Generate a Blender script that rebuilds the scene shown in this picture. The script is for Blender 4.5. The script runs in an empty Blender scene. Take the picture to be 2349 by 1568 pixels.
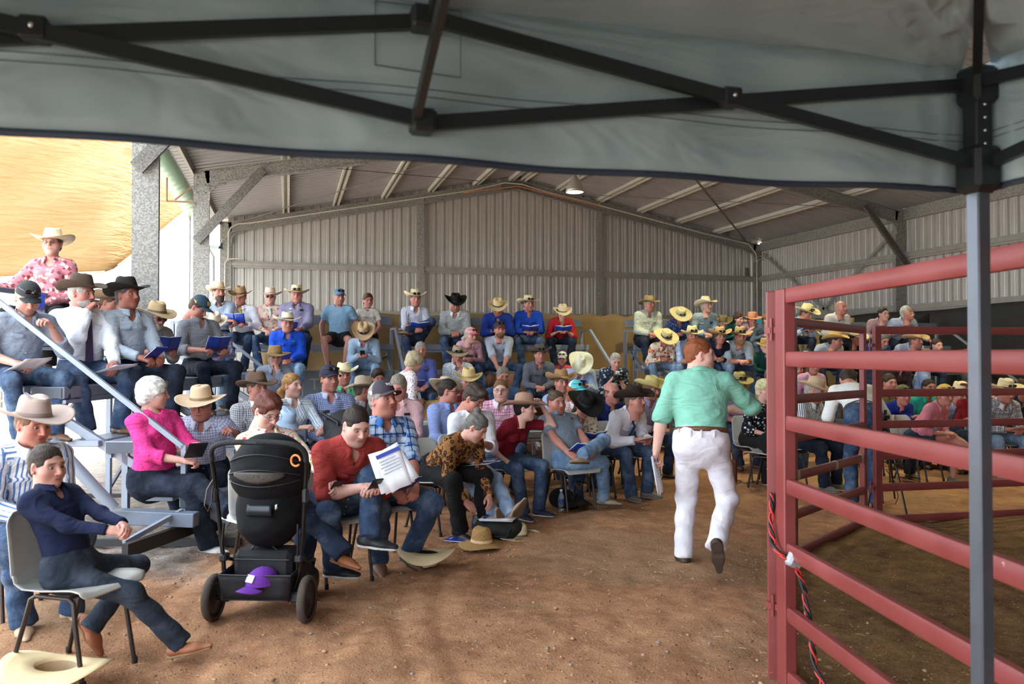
import bpy, math, random
import numpy as np
from mathutils import Vector, Matrix, Euler

# ------------------------------------------------------------------ camera, sky, sun, exposure
S = bpy.context.scene
COL = S.collection
YAW = math.radians(15.7)                      # the camera looks 15.7 degrees right of the shed's long axis
FWD = Vector((math.sin(YAW), math.cos(YAW), 0)); RGT = Vector((math.cos(YAW), -math.sin(YAW), 0))
FPX, HOR, CAMZ = 1827.0, 813.0, 1.6
cam_d = bpy.data.cameras.new('camera'); cam = bpy.data.objects.new('camera', cam_d); COL.objects.link(cam)
cam_d.lens = 28.0; cam_d.sensor_width = 36.0; cam_d.clip_start = 0.05
cam.location = (0, 0, CAMZ)
cam.rotation_euler = (math.radians(90 + 0.90), 0, -YAW)
cam_d.dof.use_dof = True; cam_d.dof.focus_distance = 8.5; cam_d.dof.aperture_fstop = 4.0
S.camera = cam
S.view_settings.view_transform = 'Standard'; S.view_settings.look = 'None'
S.view_settings.gamma = 1.0; S.view_settings.use_curve_mapping = False
S.view_settings.exposure = 1.0
try:
    S.cycles.max_bounces = 6; S.cycles.diffuse_bounces = 4; S.cycles.glossy_bounces = 3
    S.cycles.transmission_bounces = 4; S.cycles.transparent_max_bounces = 6; S.cycles.use_denoising = True
    S.cycles.sample_clamp_indirect = 6.0
except Exception: pass
W_ = bpy.data.worlds.new('sky'); S.world = W_; W_.use_nodes = True
bg = W_.node_tree.nodes['Background']; bg.inputs[0].default_value = (0.80, 0.90, 1.0, 1); bg.inputs[1].default_value = 3.2
sun_d = bpy.data.lights.new('sun', 'SUN'); sun = bpy.data.objects.new('sun', sun_d); COL.objects.link(sun)
sun_d.energy = 11.0; sun_d.angle = math.radians(1.0); sun_d.color = (1.0, .95, .86)
sun.rotation_euler = (math.radians(-22), math.radians(28), 0); sun.location = (-12, -8, 20)

def P(px, py, Z):
    """world point seen at photo pixel (px,py) at distance Z along the view axis"""
    v = RGT * ((px - 1174.5) / FPX * Z) + FWD * Z
    return Vector((v.x, v.y, CAMZ + (HOR - py) / FPX * Z))
def G(px, Z, z=0.0):
    p = P(px, 0, Z); p.z = z; return p
def CX(X, Z, z=0.0):
    v = RGT * X + FWD * Z; return Vector((v.x, v.y, z))

# ------------------------------------------------------------------ materials
def lin(c):
    if isinstance(c, str):
        if len(c) < 6: c = (c * 2)[:6] if len(c) == 3 else 'b0b0b0'
        c = [int(c[i:i + 2], 16) / 255 for i in (0, 2, 4)]
    return tuple(x / 12.92 if x <= .04045 else ((x + .055) / 1.055) ** 2.4 for x in c) + (1,)
class NT:
    def __init__(s, m): s.m = m; s.t = m.node_tree; s.n = s.t.nodes; s.l = s.t.links
    def add(s, kind, **kw):
        nd = s.n.new(kind)
        for k, v in kw.items():
            if k.startswith('i_'):
                key = k[2:]; key = int(key) if key.isdigit() else key.replace('_', ' ')
                nd.inputs[key].default_value = v
            else: setattr(nd, k, v)
        return nd
    def link(s, a, b): s.l.new(a, b)
    def m_(s, op, a, b=None, c=None):
        nd = s.n.new('ShaderNodeMath'); nd.operation = op
        for i, v in enumerate((a, b, c)):
            if v is None: continue
            if isinstance(v, (int, float)): nd.inputs[i].default_value = v
            else: s.l.new(v, nd.inputs[i])
        return nd.outputs[0]
    def mix(s, f, a, b, bt='MIX'):
        nd = s.n.new('ShaderNodeMix'); nd.data_type = 'RGBA'; nd.blend_type = bt
        for i, v in ((0, f), (6, a), (7, b)):
            if isinstance(v, (int, float)): nd.inputs[i].default_value = v
            elif isinstance(v, tuple): nd.inputs[i].default_value = v
            else: s.l.new(v, nd.inputs[i])
        return nd.outputs[2]
    def noise(s, vec, sc, det=3, rough=.5, dist=0):
        nd = s.add('ShaderNodeTexNoise', i_Scale=sc, i_Detail=det, i_Roughness=rough, i_Distortion=dist)
        if vec is not None: s.link(vec, nd.inputs['Vector'])
        return nd.outputs['Fac']
    def ramp(s, f, stops):
        nd = s.n.new('ShaderNodeValToRGB'); cr = nd.color_ramp
        while len(cr.elements) < len(stops): cr.elements.new(.5)
        for e, (p, c) in zip(cr.elements, stops): e.position = p; e.color = c
        s.link(f, nd.inputs[0]); return nd.outputs[0]
_M = {}
def base(name, col, rough=.6, metal=0, spec=.5, **kw):
    m = bpy.data.materials.new(name); m.use_nodes = True
    b = m.node_tree.nodes['Principled BSDF']
    b.inputs['Base Color'].default_value = lin(col); b.inputs['Roughness'].default_value = rough
    b.inputs['Metallic'].default_value = metal; b.inputs['Specular IOR Level'].default_value = spec
    for k, v in kw.items(): b.inputs[k.replace('_', ' ')].default_value = v
    return m, b, NT(m)
def plain(col, rough=.6, metal=0, bump=0, bs=60, var=.12, spec=.5, vs=6):
    """a single material with faint tone variation and optional fine relief"""
    key = ('p', col, rough, metal, bump, bs, var, spec)
    if key in _M: return _M[key]
    m, b, t = base('surface', col, rough, metal, spec)
    tc = t.add('ShaderNodeTexCoord')
    f = t.noise(tc.outputs['Object'], vs, 4, .6)
    c = lin(col)
    lo = tuple(x * (1 - var) for x in c[:3]) + (1,); hi = tuple(min(1, x * (1 + var)) for x in c[:3]) + (1,)
    t.link(t.ramp(f, [(.3, lo), (.7, hi)]), b.inputs['Base Color'])
    if bump:
        bn = t.add('ShaderNodeBump', i_Strength=bump, i_Distance=.01)
        t.link(t.noise(tc.outputs['Object'], bs, 3), bn.inputs['Height']); t.link(bn.outputs[0], b.inputs['Normal'])
    _M[key] = m; return m
def galv(col, scale=35, contrast=.35, rough=.5):
    key = ('g', col, scale, contrast)
    if key in _M: return _M[key]
    m, b, t = base('galvanised_steel', col, rough, .35)
    tc = t.add('ShaderNodeTexCoord')
    v = t.add('ShaderNodeTexVoronoi', i_Scale=scale * 2.2); v.inputs['Randomness'].default_value = 1
    t.link(tc.outputs['Object'], v.inputs['Vector'])
    n = t.noise(tc.outputs['Object'], scale, 3, .7)
    sx = t.add('ShaderNodeSeparateColor'); t.link(v.outputs['Color'], sx.inputs[0])
    f = t.m_('MULTIPLY_ADD', sx.outputs[0], .6, t.m_('MULTIPLY', n, .5))
    c = lin(col)
    t.link(t.ramp(f, [(.35, tuple(x * (1 - contrast) for x in c[:3]) + (1,)), (.75, tuple(min(1, x * (1 + contrast)) for x in c[:3]) + (1,))]), b.inputs['Base Color'])
    t.link(t.m_('MULTIPLY_ADD', f, .3, .35), b.inputs['Roughness'])
    _M[key] = m; return m
def cloth(kind='solid', c1='888888', c2='ffffff', c3='444444', s=.02, w=.25, bump=.5, rough=.9, sheen=.0):
    key = (kind, c1, c2, c3, s, w, bump, rough)
    if key in _M: return _M[key]
    m, b, t = base('cloth', c1, rough, 0, .25)
    tc = t.add('ShaderNodeTexCoord'); ob = tc.outputs['Object']
    at = t.add('ShaderNodeAttribute', attribute_name='cuv')
    sp = t.add('ShaderNodeSeparateXYZ'); t.link(at.outputs['Vector'], sp.inputs[0])
    u, v = sp.outputs[0], sp.outputs[1]
    C1, C2, C3 = lin(c1), lin(c2), lin(c3)
    def line(x, s_, w_, off=0.0):
        fr = t.m_('FRACT', t.m_('ADD', t.m_('DIVIDE', x, s_), 50.0 + off))
        return t.m_('LESS_THAN', fr, w_)
    out = None
    if kind == 'solid':
        f = t.noise(ob, 5, 3)
        out = t.ramp(f, [(.3, tuple(x * .86 for x in C1[:3]) + (1,)), (.7, tuple(min(1, x * 1.1) for x in C1[:3]) + (1,))])
    elif kind == 'stripe':
        out = t.mix(line(u, s, w), C1, C2)
    elif kind == 'check':
        out = t.mix(t.m_('MAXIMUM', line(u, s, w), line(v, s, w)), C1, C2)
    elif kind == 'gingham':
        f = t.m_('MULTIPLY', t.m_('ADD', line(u, s, .5), line(v, s, .5)), .5)
        out = t.ramp(f, [(0, C1), (.5, tuple((a + d) / 2 for a, d in zip(C1, C2))), (1, C2)])
    elif kind == 'plaid':
        a = t.mix(t.m_('MULTIPLY', line(u, s, .5), .6), C1, C2)
        a = t.mix(t.m_('MULTIPLY', line(v, s, .5), .6), a, C2)
        a = t.mix(t.m_('MAXIMUM', line(u, s, .1, .2), line(v, s, .1, .2)), a, C3)
        out = a
    elif kind == 'floral':
        vo = t.add('ShaderNodeTexVoronoi', i_Scale=1 / s); t.link(ob, vo.inputs['Vector'])
        nz = t.noise(ob, 2.2 / s, 3, .6)
        d = t.m_('ADD', vo.outputs['Distance'], t.m_('MULTIPLY', t.m_('SUBTRACT', nz, .5), 1.0))
        sx = t.add('ShaderNodeSeparateColor'); t.link(vo.outputs['Color'], sx.inputs[0])
        pick = t.mix(t.m_('GREATER_THAN', sx.outputs[0], .5), C2, C3)
        out = t.mix(t.m_('LESS_THAN', d, .12 + w), C1, pick)
    elif kind == 'leopard':
        vo = t.add('ShaderNodeTexVoronoi', i_Scale=1 / s); t.link(ob, vo.inputs['Vector'])
        nz = t.noise(ob, 2.6 / s, 2, .6)
        d = t.m_('ADD', vo.outputs['Distance'], t.m_('MULTIPLY', t.m_('SUBTRACT', nz, .5), .55))
        ring = t.m_('MULTIPLY', t.m_('GREATER_THAN', d, .26), t.m_('LESS_THAN', d, .50))
        c = t.mix(t.m_('LESS_THAN', d, .26), C1, C3)
        out = t.mix(ring, c, C2)
    elif kind == 'denim':
        f = t.noise(ob, 6, 5, .65)
        out = t.ramp(f, [(.32, tuple(x * .62 for x in C1[:3]) + (1,)), (.5, C1), (.72, C2)])
    elif kind == 'weave':
        f = t.m_('MULTIPLY', t.m_('ADD', line(u, s, .5), line(v, s, .5)), .5)
        out = t.mix(t.m_('MULTIPLY', f, .35), C1, C2)
    t.link(out, b.inputs['Base Color'])
    if bump:
        bn = t.add('ShaderNodeBump', i_Strength=min(1, bump * 1.1), i_Distance=.04)
        w1 = t.noise(ob, 4.5, 3, .45, 1.6)
        mp = t.add('ShaderNodeMapping'); mp.inputs['Scale'].default_value = (1, 1, 2.2); mp.inputs['Rotation'].default_value = (.3, .5, .2); t.link(ob, mp.inputs[0])
        w2 = t.noise(mp.outputs[0], 4.2, 2, .45, 1.6); rd = t.m_('ABSOLUTE', t.m_('SUBTRACT', w2, .5))
        t.link(t.m_('MULTIPLY_ADD', rd, -1.1, w1), bn.inputs['Height']); t.link(bn.outputs[0], b.inputs['Normal'])
    _M[key] = m; return m
def skin(col):
    key = ('skin', col)
    if key in _M: return _M[key]
    m, b, t = base('skin', col, .5, 0, .35)
    at = t.add('ShaderNodeAttribute', attribute_name='tint')
    tc = t.add('ShaderNodeTexCoord')
    f = t.noise(tc.outputs['Object'], 30, 3)
    c = lin(col)
    c0 = t.ramp(f, [(.3, tuple(x * .9 for x in c[:3]) + (1,)), (.7, c)])
    t.link(t.mix(1.0, c0, at.outputs['Color'], 'MULTIPLY'), b.inputs['Base Color'])
    b.inputs['Subsurface Weight'].default_value = 0.0
    _M[key] = m; return m

# ------------------------------------------------------------------ mesh building
class MB:
    """collects faces with material slots and becomes ONE mesh object"""
    def __init__(s): s.v = []; s.f = []; s.mi = []; s.k = 0; s.sm = []; s.slot = 0; s.smooth = False
    def add(s, v, f, slot=None, smooth=None):
        k = s.k; s.v.extend([tuple(p) for p in v]); s.k += len(v)
        for q in f: s.f.append(tuple(i + k for i in q)); s.mi.append(s.slot if slot is None else slot); s.sm.append(s.smooth if smooth is None else smooth)
        return s
    def box(s, c, d, R=None, bev=0):
        x, y, z = (q / 2 for q in d); b = min(bev, x * .9, y * .9, z * .9)
        c = Vector(c)
        if b <= 0:
            v = [Vector((i * x, j * y, k * z)) for i in (-1, 1) for j in (-1, 1) for k in (-1, 1)]
            f = [(0, 1, 3, 2), (4, 6, 7, 5), (0, 4, 5, 1), (2, 3, 7, 6), (0, 2, 6, 4), (1, 5, 7, 3)]
        else:
            v = []; idx = {}
            for i in (-1, 1):
                for j in (-1, 1):
                    for k in (-1, 1):
                        for a in range(3):
                            q = [i * (x - b), j * (y - b), k * (z - b)]; q[a] = (i, j, k)[a] * (x, y, z)[a]
                            idx[i, j, k, a] = len(v); v.append(Vector(q))
            f = []
            for i in (-1, 1):
                f.append([idx[i, -1, -1, 0], idx[i, -1, 1, 0], idx[i, 1, 1, 0], idx[i, 1, -1, 0]][::-i])
                f.append([idx[-1, i, -1, 1], idx[1, i, -1, 1], idx[1, i, 1, 1], idx[-1, i, 1, 1]][::-i])
                f.append([idx[-1, -1, i, 2], idx[-1, 1, i, 2], idx[1, 1, i, 2], idx[1, -1, i, 2]][::-i])
            for i in (-1, 1):
                for j in (-1, 1):
                    f.append((idx[i, j, -1, 0], idx[i, j, 1, 0], idx[i, j, 1, 1], idx[i, j, -1, 1]))
                    f.append((idx[i, -1, j, 0], idx[i, 1, j, 0], idx[i, 1, j, 2], idx[i, -1, j, 2]))
                    f.append((idx[-1, i, j, 1], idx[1, i, j, 1], idx[1, i, j, 2], idx[-1, i, j, 2]))
                    for k in (-1, 1): f.append((idx[i, j, k, 0], idx[i, j, k, 1], idx[i, j, k, 2]))
        if R is not None: v = [R @ p for p in v]
        return s.add([p + c for p in v], f)
    def beam(s, a, b, w, h, up=(0, 0, 1), bev=0):
        """box from a to b, w across, h along 'up'"""
        a = Vector(a); b = Vector(b); d = b - a; L = d.length; y = d.normalized(); u = Vector(up)
        x = y.cross(u)
        if x.length < 1e-4: x = y.cross(Vector((1, 0, 0)))
        x.normalize(); z = x.cross(y)
        R = Matrix((x, y, z)).transposed()
        return s.box((a + b) / 2, (w, L, h), R, bev)
    def tube(s, pts, r, n=8, cap=True, flat=None, closed=False):
        pts = [Vector(p) for p in pts]; N = len(pts)
        if isinstance(r, (int, float)): r = [r] * N
        rings = []; prev = None
        for i in range(N):
            a = pts[(i - 1) % N] if (closed or i > 0) else pts[i]; b = pts[(i + 1) % N] if (closed or i < N - 1) else pts[i]
            d = (b - a).normalized()
            if prev is None:
                x = d.cross(Vector((0, 0, 1)))
                if x.length < .05: x = d.cross(Vector((0, 1, 0)))
            else:
                x = prev - d * prev.dot(d)
            x.normalize(); prev = x; y = d.cross(x)
            rings.append([pts[i] + (x * math.cos(6.2832 * k / n) * r[i] + y * math.sin(6.2832 * k / n) * r[i] * (flat or 1)) for k in range(n)])
        v = [p for q in rings for p in q]; f = []
        for i in range(N if closed else N - 1):
            for k in range(n):
                i2 = (i + 1) % N
                f.append((i * n + k, i * n + (k + 1) % n, i2 * n + (k + 1) % n, i2 * n + k))
        s.add(v, f, smooth=True)
        if cap and not closed:
            s.add(rings[0], [tuple(range(n))[::-1]]); s.add(rings[-1], [tuple(range(n))])
        return s
    def lathe(s, prof, c=(0, 0, 0), n=24, R=None, sx=1, sy=1):
        c = Vector(c); v = []
        for r, z in prof:
            for k in range(n):
                p = Vector((r * math.cos(6.2832 * k / n) * sx, r * math.sin(6.2832 * k / n) * sy, z))
                v.append((R @ p if R is not None else p) + c)
        f = []
        for i in range(len(prof) - 1):
            for k in range(n): f.append((i * n + k, i * n + (k + 1) % n, (i + 1) * n + (k + 1) % n, (i + 1) * n + k))
        return s.add(v, f, smooth=True)
    def ball(s, c, r, n=12, m=8, R=None):
        r = (r, r, r) if isinstance(r, (int, float)) else r
        v = []; c = Vector(c)
        for j in range(m + 1):
            a = math.pi * j / m
            for k in range(n):
                b = 6.2832 * k / n
                p = Vector((r[0] * math.sin(a) * math.cos(b), r[1] * math.sin(a) * math.sin(b), -r[2] * math.cos(a)))
                v.append((R @ p if R is not None else p) + c)
        f = [(j * n + k, j * n + (k + 1) % n, (j + 1) * n + (k + 1) % n, (j + 1) * n + k) for j in range(m) for k in range(n)]
        return s.add(v, f, smooth=True)
    def sheet(s, fn, nu, nv, thick=0):
        """fn(u,v) in 0..1 -> point; thick>0 makes it a solid of that thickness along the normal"""
        g = [[Vector(fn(i / nu, j / nv)) for j in range(nv + 1)] for i in range(nu + 1)]
        v = [p for q in g for p in q]; w = nv + 1
        f = [(i * w + j, (i + 1) * w + j, (i + 1) * w + j + 1, i * w + j + 1) for i in range(nu) for j in range(nv)]
        if thick:
            nr = []
            for i in range(nu + 1):
                for j in range(nv + 1):
                    a = g[min(i + 1, nu)][j] - g[max(i - 1, 0)][j]; b = g[i][min(j + 1, nv)] - g[i][max(j - 1, 0)]
                    n_ = a.cross(b); n_ = n_.normalized() if n_.length > 1e-9 else Vector((0, 0, 1)); nr.append(n_)
            k = len(v); v = v + [p - n_ * thick for p, n_ in zip(v, nr)]
            f2 = [tuple(q + k for q in qq[::-1]) for qq in f]; e = []
            for i in range(nu): e += [(i * w, k + i * w, k + (i + 1) * w, (i + 1) * w), ((i + 1) * w + nv, k + (i + 1) * w + nv, k + i * w + nv, i * w + nv)]
            for j in range(nv): e += [(j + 1, k + j + 1, k + j, j), (nu * w + j, k + nu * w + j, k + nu * w + j + 1, nu * w + j + 1)]
            f = f + f2 + e
        return s.add(v, f, smooth=True)
    def mesh(s, name, mats):
        me = bpy.data.meshes.new(name); me.from_pydata(s.v, [], s.f)
        for m in (mats if isinstance(mats, (list, tuple)) else [mats]): me.materials.append(m)
        me.polygons.foreach_set('material_index', s.mi); me.polygons.foreach_set('use_smooth', s.sm)
        me.update(); return me
    def build(s, name, mats, parent=None, sharp=None):
        me = s.mesh(name, mats)
        if sharp: me.set_sharp_from_angle(angle=math.radians(sharp))
        return link(name, me, parent)
def link(name, me, parent=None):
    o = bpy.data.objects.new(name, me); COL.objects.link(o)
    if parent is not None: o.parent = parent
    return o
def tag(o, label=None, cat=None, group=None, kind=None):
    if label: o['label'] = label
    if cat: o['category'] = cat
    if group: o['group'] = group
    if kind: o['kind'] = kind
    return o
def empty(name, loc=(0, 0, 0), rz=0, label=None, cat=None, group=None, kind=None):
    o = bpy.data.objects.new(name, None); COL.objects.link(o); o.location = loc; o.rotation_euler = (0, 0, rz)
    o.empty_display_size = .1
    return tag(o, label, cat, group, kind)
def copy_tree(o, parent=None):
    c = o.copy(); COL.objects.link(c); c.parent = parent
    for ch in list(o.children): copy_tree(ch, c)
    return c

# ------------------------------------------------------------------ signed-distance modelling (numpy surface nets)
class Field:
    def __init__(s, lo, hi, h):
        s.lo = np.array(lo, float); s.h = h
        n = np.ceil((np.array(hi) - s.lo) / h).astype(int) + 1
        s.n = n; s.F = np.full(n, .2, np.float32)
        s.ax = [(s.lo[i] + h * np.arange(n[i])).astype(np.float32) for i in range(3)]
        s.prims = []
    def _box(s, lo, hi):
        a = np.maximum(0, np.floor((np.array(lo) - s.lo) / s.h).astype(int)); b = np.minimum(s.n, np.ceil((np.array(hi) - s.lo) / s.h).astype(int) + 1)
        if (b <= a).any(): return None
        return tuple(slice(int(i), int(j)) for i, j in zip(a, b))
    def _comb(s, sl, d, k, op):
        F = s.F[sl]
        if op == 'sub': F = -F
        hh = np.maximum(k - np.abs(F - d), 0) / k
        r = np.minimum(F, d) - hh * hh * k * .25
        s.F[sl] = -r if op == 'sub' else r
    def cone(s, A, B, ra, rb, k=.03, flat=1, side=None, cut=False, cutA=False, op='u', rec=True):
        A = np.array(A, np.float32); B = np.array(B, np.float32)
        m = max(ra, rb) + k + 2 * s.h
        sl = s._box(np.minimum(A, B) - m, np.maximum(A, B) + m)
        if rec: s.prims.append((A, B, ra, rb, flat, side))
        if sl is None: return s
        x = s.ax[0][sl[0]][:, None, None]; y = s.ax[1][sl[1]][None, :, None]; z = s.ax[2][sl[2]][None, None, :]
        D = B - A; L2 = float(D @ D) + 1e-9; L = math.sqrt(L2)
        qx, qy, qz = x - A[0], y - A[1], z - A[2]
        tt = (qx * D[0] + qy * D[1] + qz * D[2]) / L2; t = np.clip(tt, 0, 1)
        px, py, pz = qx - t * D[0], qy - t * D[1], qz - t * D[2]
        d2 = px * px + py * py + pz * pz
        if flat != 1:
            nx, ny, nz = side; dn = px * nx + py * ny + pz * nz
            d2 = d2 + dn * dn * (1 / flat ** 2 - 1)
        d = np.sqrt(d2) - (ra + (rb - ra) * t)
        if cut: d = np.maximum(d, (tt - 1) * L)
        if cutA: d = np.maximum(d, -tt * L)
        s._comb(sl, d, k, op); return s
    def ell(s, c, r, k=.02, R=None, op='u'):
        c = np.array(c, np.float32); m = max(r) + k + 2 * s.h
        sl = s._box(c - m, c + m)
        if sl is None: return s
        x = s.ax[0][sl[0]][:, None, None] - c[0]; y = s.ax[1][sl[1]][None, :, None] - c[1]; z = s.ax[2][sl[2]][None, None, :] - c[2]
        if R is not None:
            R = np.array(R, np.float32).T
            x, y, z = (R[0, 0] * x + R[0, 1] * y + R[0, 2] * z, R[1, 0] * x + R[1, 1] * y + R[1, 2] * z, R[2, 0] * x + R[2, 1] * y + R[2, 2] * z)
        q = np.sqrt((x / r[0]) ** 2 + (y / r[1]) ** 2 + (z / r[2]) ** 2)
        q2 = np.sqrt((x / r[0] ** 2) ** 2 + (y / r[1] ** 2) ** 2 + (z / r[2] ** 2) ** 2) + 1e-6
        d = q * (q - 1) / q2
        s._comb(sl, d, k, op); return s
    def plane(s, p, n, k=.004):
        """keep the side behind the plane (cuts where dot(x-p,n)>0)"""
        x = s.ax[0][:, None, None]; y = s.ax[1][None, :, None]; z = s.ax[2][None, None, :]
        d = (x - p[0]) * n[0] + (y - p[1]) * n[1] + (z - p[2]) * n[2]
        s.F = np.maximum(s.F, d); return s
    def warp(s, amp, fr=1.0, seed=0):
        x = s.ax[0][:, None, None]; y = s.ax[1][None, :, None]; z = s.ax[2][None, None, :]
        w = np.sin(17 * fr * x + 9 * fr * y + 2.2 * np.sin(11 * fr * z + seed) + seed) * np.sin(23 * fr * z - 8 * fr * x + 1.7 * np.sin(13 * fr * y + seed * 2))
        w2 = np.sin(41 * fr * z + 15 * fr * x + 2 * np.sin(19 * fr * x + seed)) * .5
        s.F = s.F + (amp * (w + w2)).astype(np.float32); return s
    def mesh(s, smooth=0):
        F = s.F; h = s.h; neg = F < 0
        nx, ny, nz = F.shape
        cs = [(i, j, k) for i in (0, 1) for j in (0, 1) for k in (0, 1)]
        cnt = np.zeros((nx - 1, ny - 1, nz - 1), np.int8)
        for i, j, k in cs: cnt += neg[i:nx - 1 + i, j:ny - 1 + j, k:nz - 1 + k]
        act = (cnt > 0) & (cnt < 8); ci = np.argwhere(act)
        if len(ci) == 0: return np.zeros((0, 3)), np.zeros((0, 4), int)
        idx = np.full(act.shape, -1, np.int64); idx[act] = np.arange(len(ci))
        val = {c: F[ci[:, 0] + c[0], ci[:, 1] + c[1], ci[:, 2] + c[2]] for c in cs}
        acc = np.zeros((len(ci), 3)); num = np.zeros(len(ci))
        for a in cs:
            for ax in range(3):
                if a[ax]: continue
                b = list(a); b[ax] = 1; b = tuple(b)
                va, vb = val[a], val[b]; m = (va < 0) != (vb < 0)
                t = np.where(m, va / np.where(m, va - vb, 1), 0)
                p = np.array(a, float)[None, :].repeat(len(ci), 0); p[:, ax] = t
                acc[m] += p[m]; num[m] += 1
        V = s.lo + h * (ci + acc / num[:, None])
        faces = []
        for ax in range(3):
            o1, o2 = [(1, 2), (2, 0), (0, 1)][ax]
            sl = [slice(1, -1)] * 3; sl[ax] = slice(0, -1)
            sh = [slice(1, -1)] * 3; sh[ax] = slice(1, None)
            a = neg[tuple(sl)]; b = neg[tuple(sh)]
            e = np.argwhere(a != b)
            if len(e) == 0: continue
            inside = a[e[:, 0], e[:, 1], e[:, 2]]
            base_ = e + 1; base_[:, ax] -= 1
            def cell(d1, d2):
                q = base_.copy(); q[:, o1] -= d1; q[:, o2] -= d2
                return idx[q[:, 0], q[:, 1], q[:, 2]]
            q = np.stack([cell(1, 1), cell(0, 1), cell(0, 0), cell(1, 0)], 1)
            q[~inside] = q[~inside][:, ::-1]
            faces.append(q)
        Q = np.concatenate(faces); Q = Q[(Q >= 0).all(1)]
        for _ in range(smooth):
            A = np.zeros_like(V); n_ = np.zeros(len(V))
            for i in range(4):
                a, b = Q[:, i], Q[:, (i + 1) % 4]
                np.add.at(A, a, V[b]); np.add.at(n_, a, 1); np.add.at(A, b, V[a]); np.add.at(n_, b, 1)
            V = .5 * V + .5 * A / np.maximum(n_, 1)[:, None]
        return V, Q
    def cuv(s, V):
        """per-vertex cloth coordinates: around and along the nearest limb or trunk segment"""
        best = np.full(len(V), 9e9); out = np.zeros((len(V), 3))
        for pi, (A, B, ra, rb, flat, side) in enumerate(s.prims):
            D = B - A; L = float(np.linalg.norm(D)) + 1e-9; dn = D / L
            q = V - A; tl = q @ dn; t = np.clip(tl / L, 0, 1)
            p = q - (t * L)[:, None] * dn
            e1 = np.cross(dn, (0, 1, 0) if abs(dn[1]) < .8 else (1, 0, 0)); e1 /= np.linalg.norm(e1); e2 = np.cross(dn, e1)
            d = np.linalg.norm(p, axis=1) - (ra + (rb - ra) * t)
            ang = np.arctan2(q @ e1, q @ e2); r = (ra + rb) / 2
            m = d < best; best[m] = d[m]
            out[m] = np.stack([ang * r, tl, np.full(len(V), pi)], 1)[m]
        return out
def np_mesh(name, V, Q, mats, attrs=None, mi=None):
    me = bpy.data.meshes.new(name); me.vertices.add(len(V)); me.vertices.foreach_set('co', np.ascontiguousarray(V, np.float32).ravel())
    n = len(Q); me.loops.add(n * 4); me.loops.foreach_set('vertex_index', Q.astype(np.int32).ravel())
    me.polygons.add(n); me.polygons.foreach_set('loop_start', np.arange(0, n * 4, 4, dtype=np.int32))
    me.polygons.foreach_set('loop_total', np.full(n, 4, np.int32)) if False else None
    for m in (mats if isinstance(mats, (list, tuple)) else [mats]): me.materials.append(m)
    if mi is not None: me.polygons.foreach_set('material_index', mi.astype(np.int32))
    me.update(calc_edges=True); me.polygons.foreach_set('use_smooth', np.ones(n, bool))
    for k, (typ, arr) in (attrs or {}).items():
        at = me.attributes.new(k, typ, 'POINT')
        at.data.foreach_set('vector' if typ == 'FLOAT_VECTOR' else 'color', arr.astype(np.float32).ravel())
    return me
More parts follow.
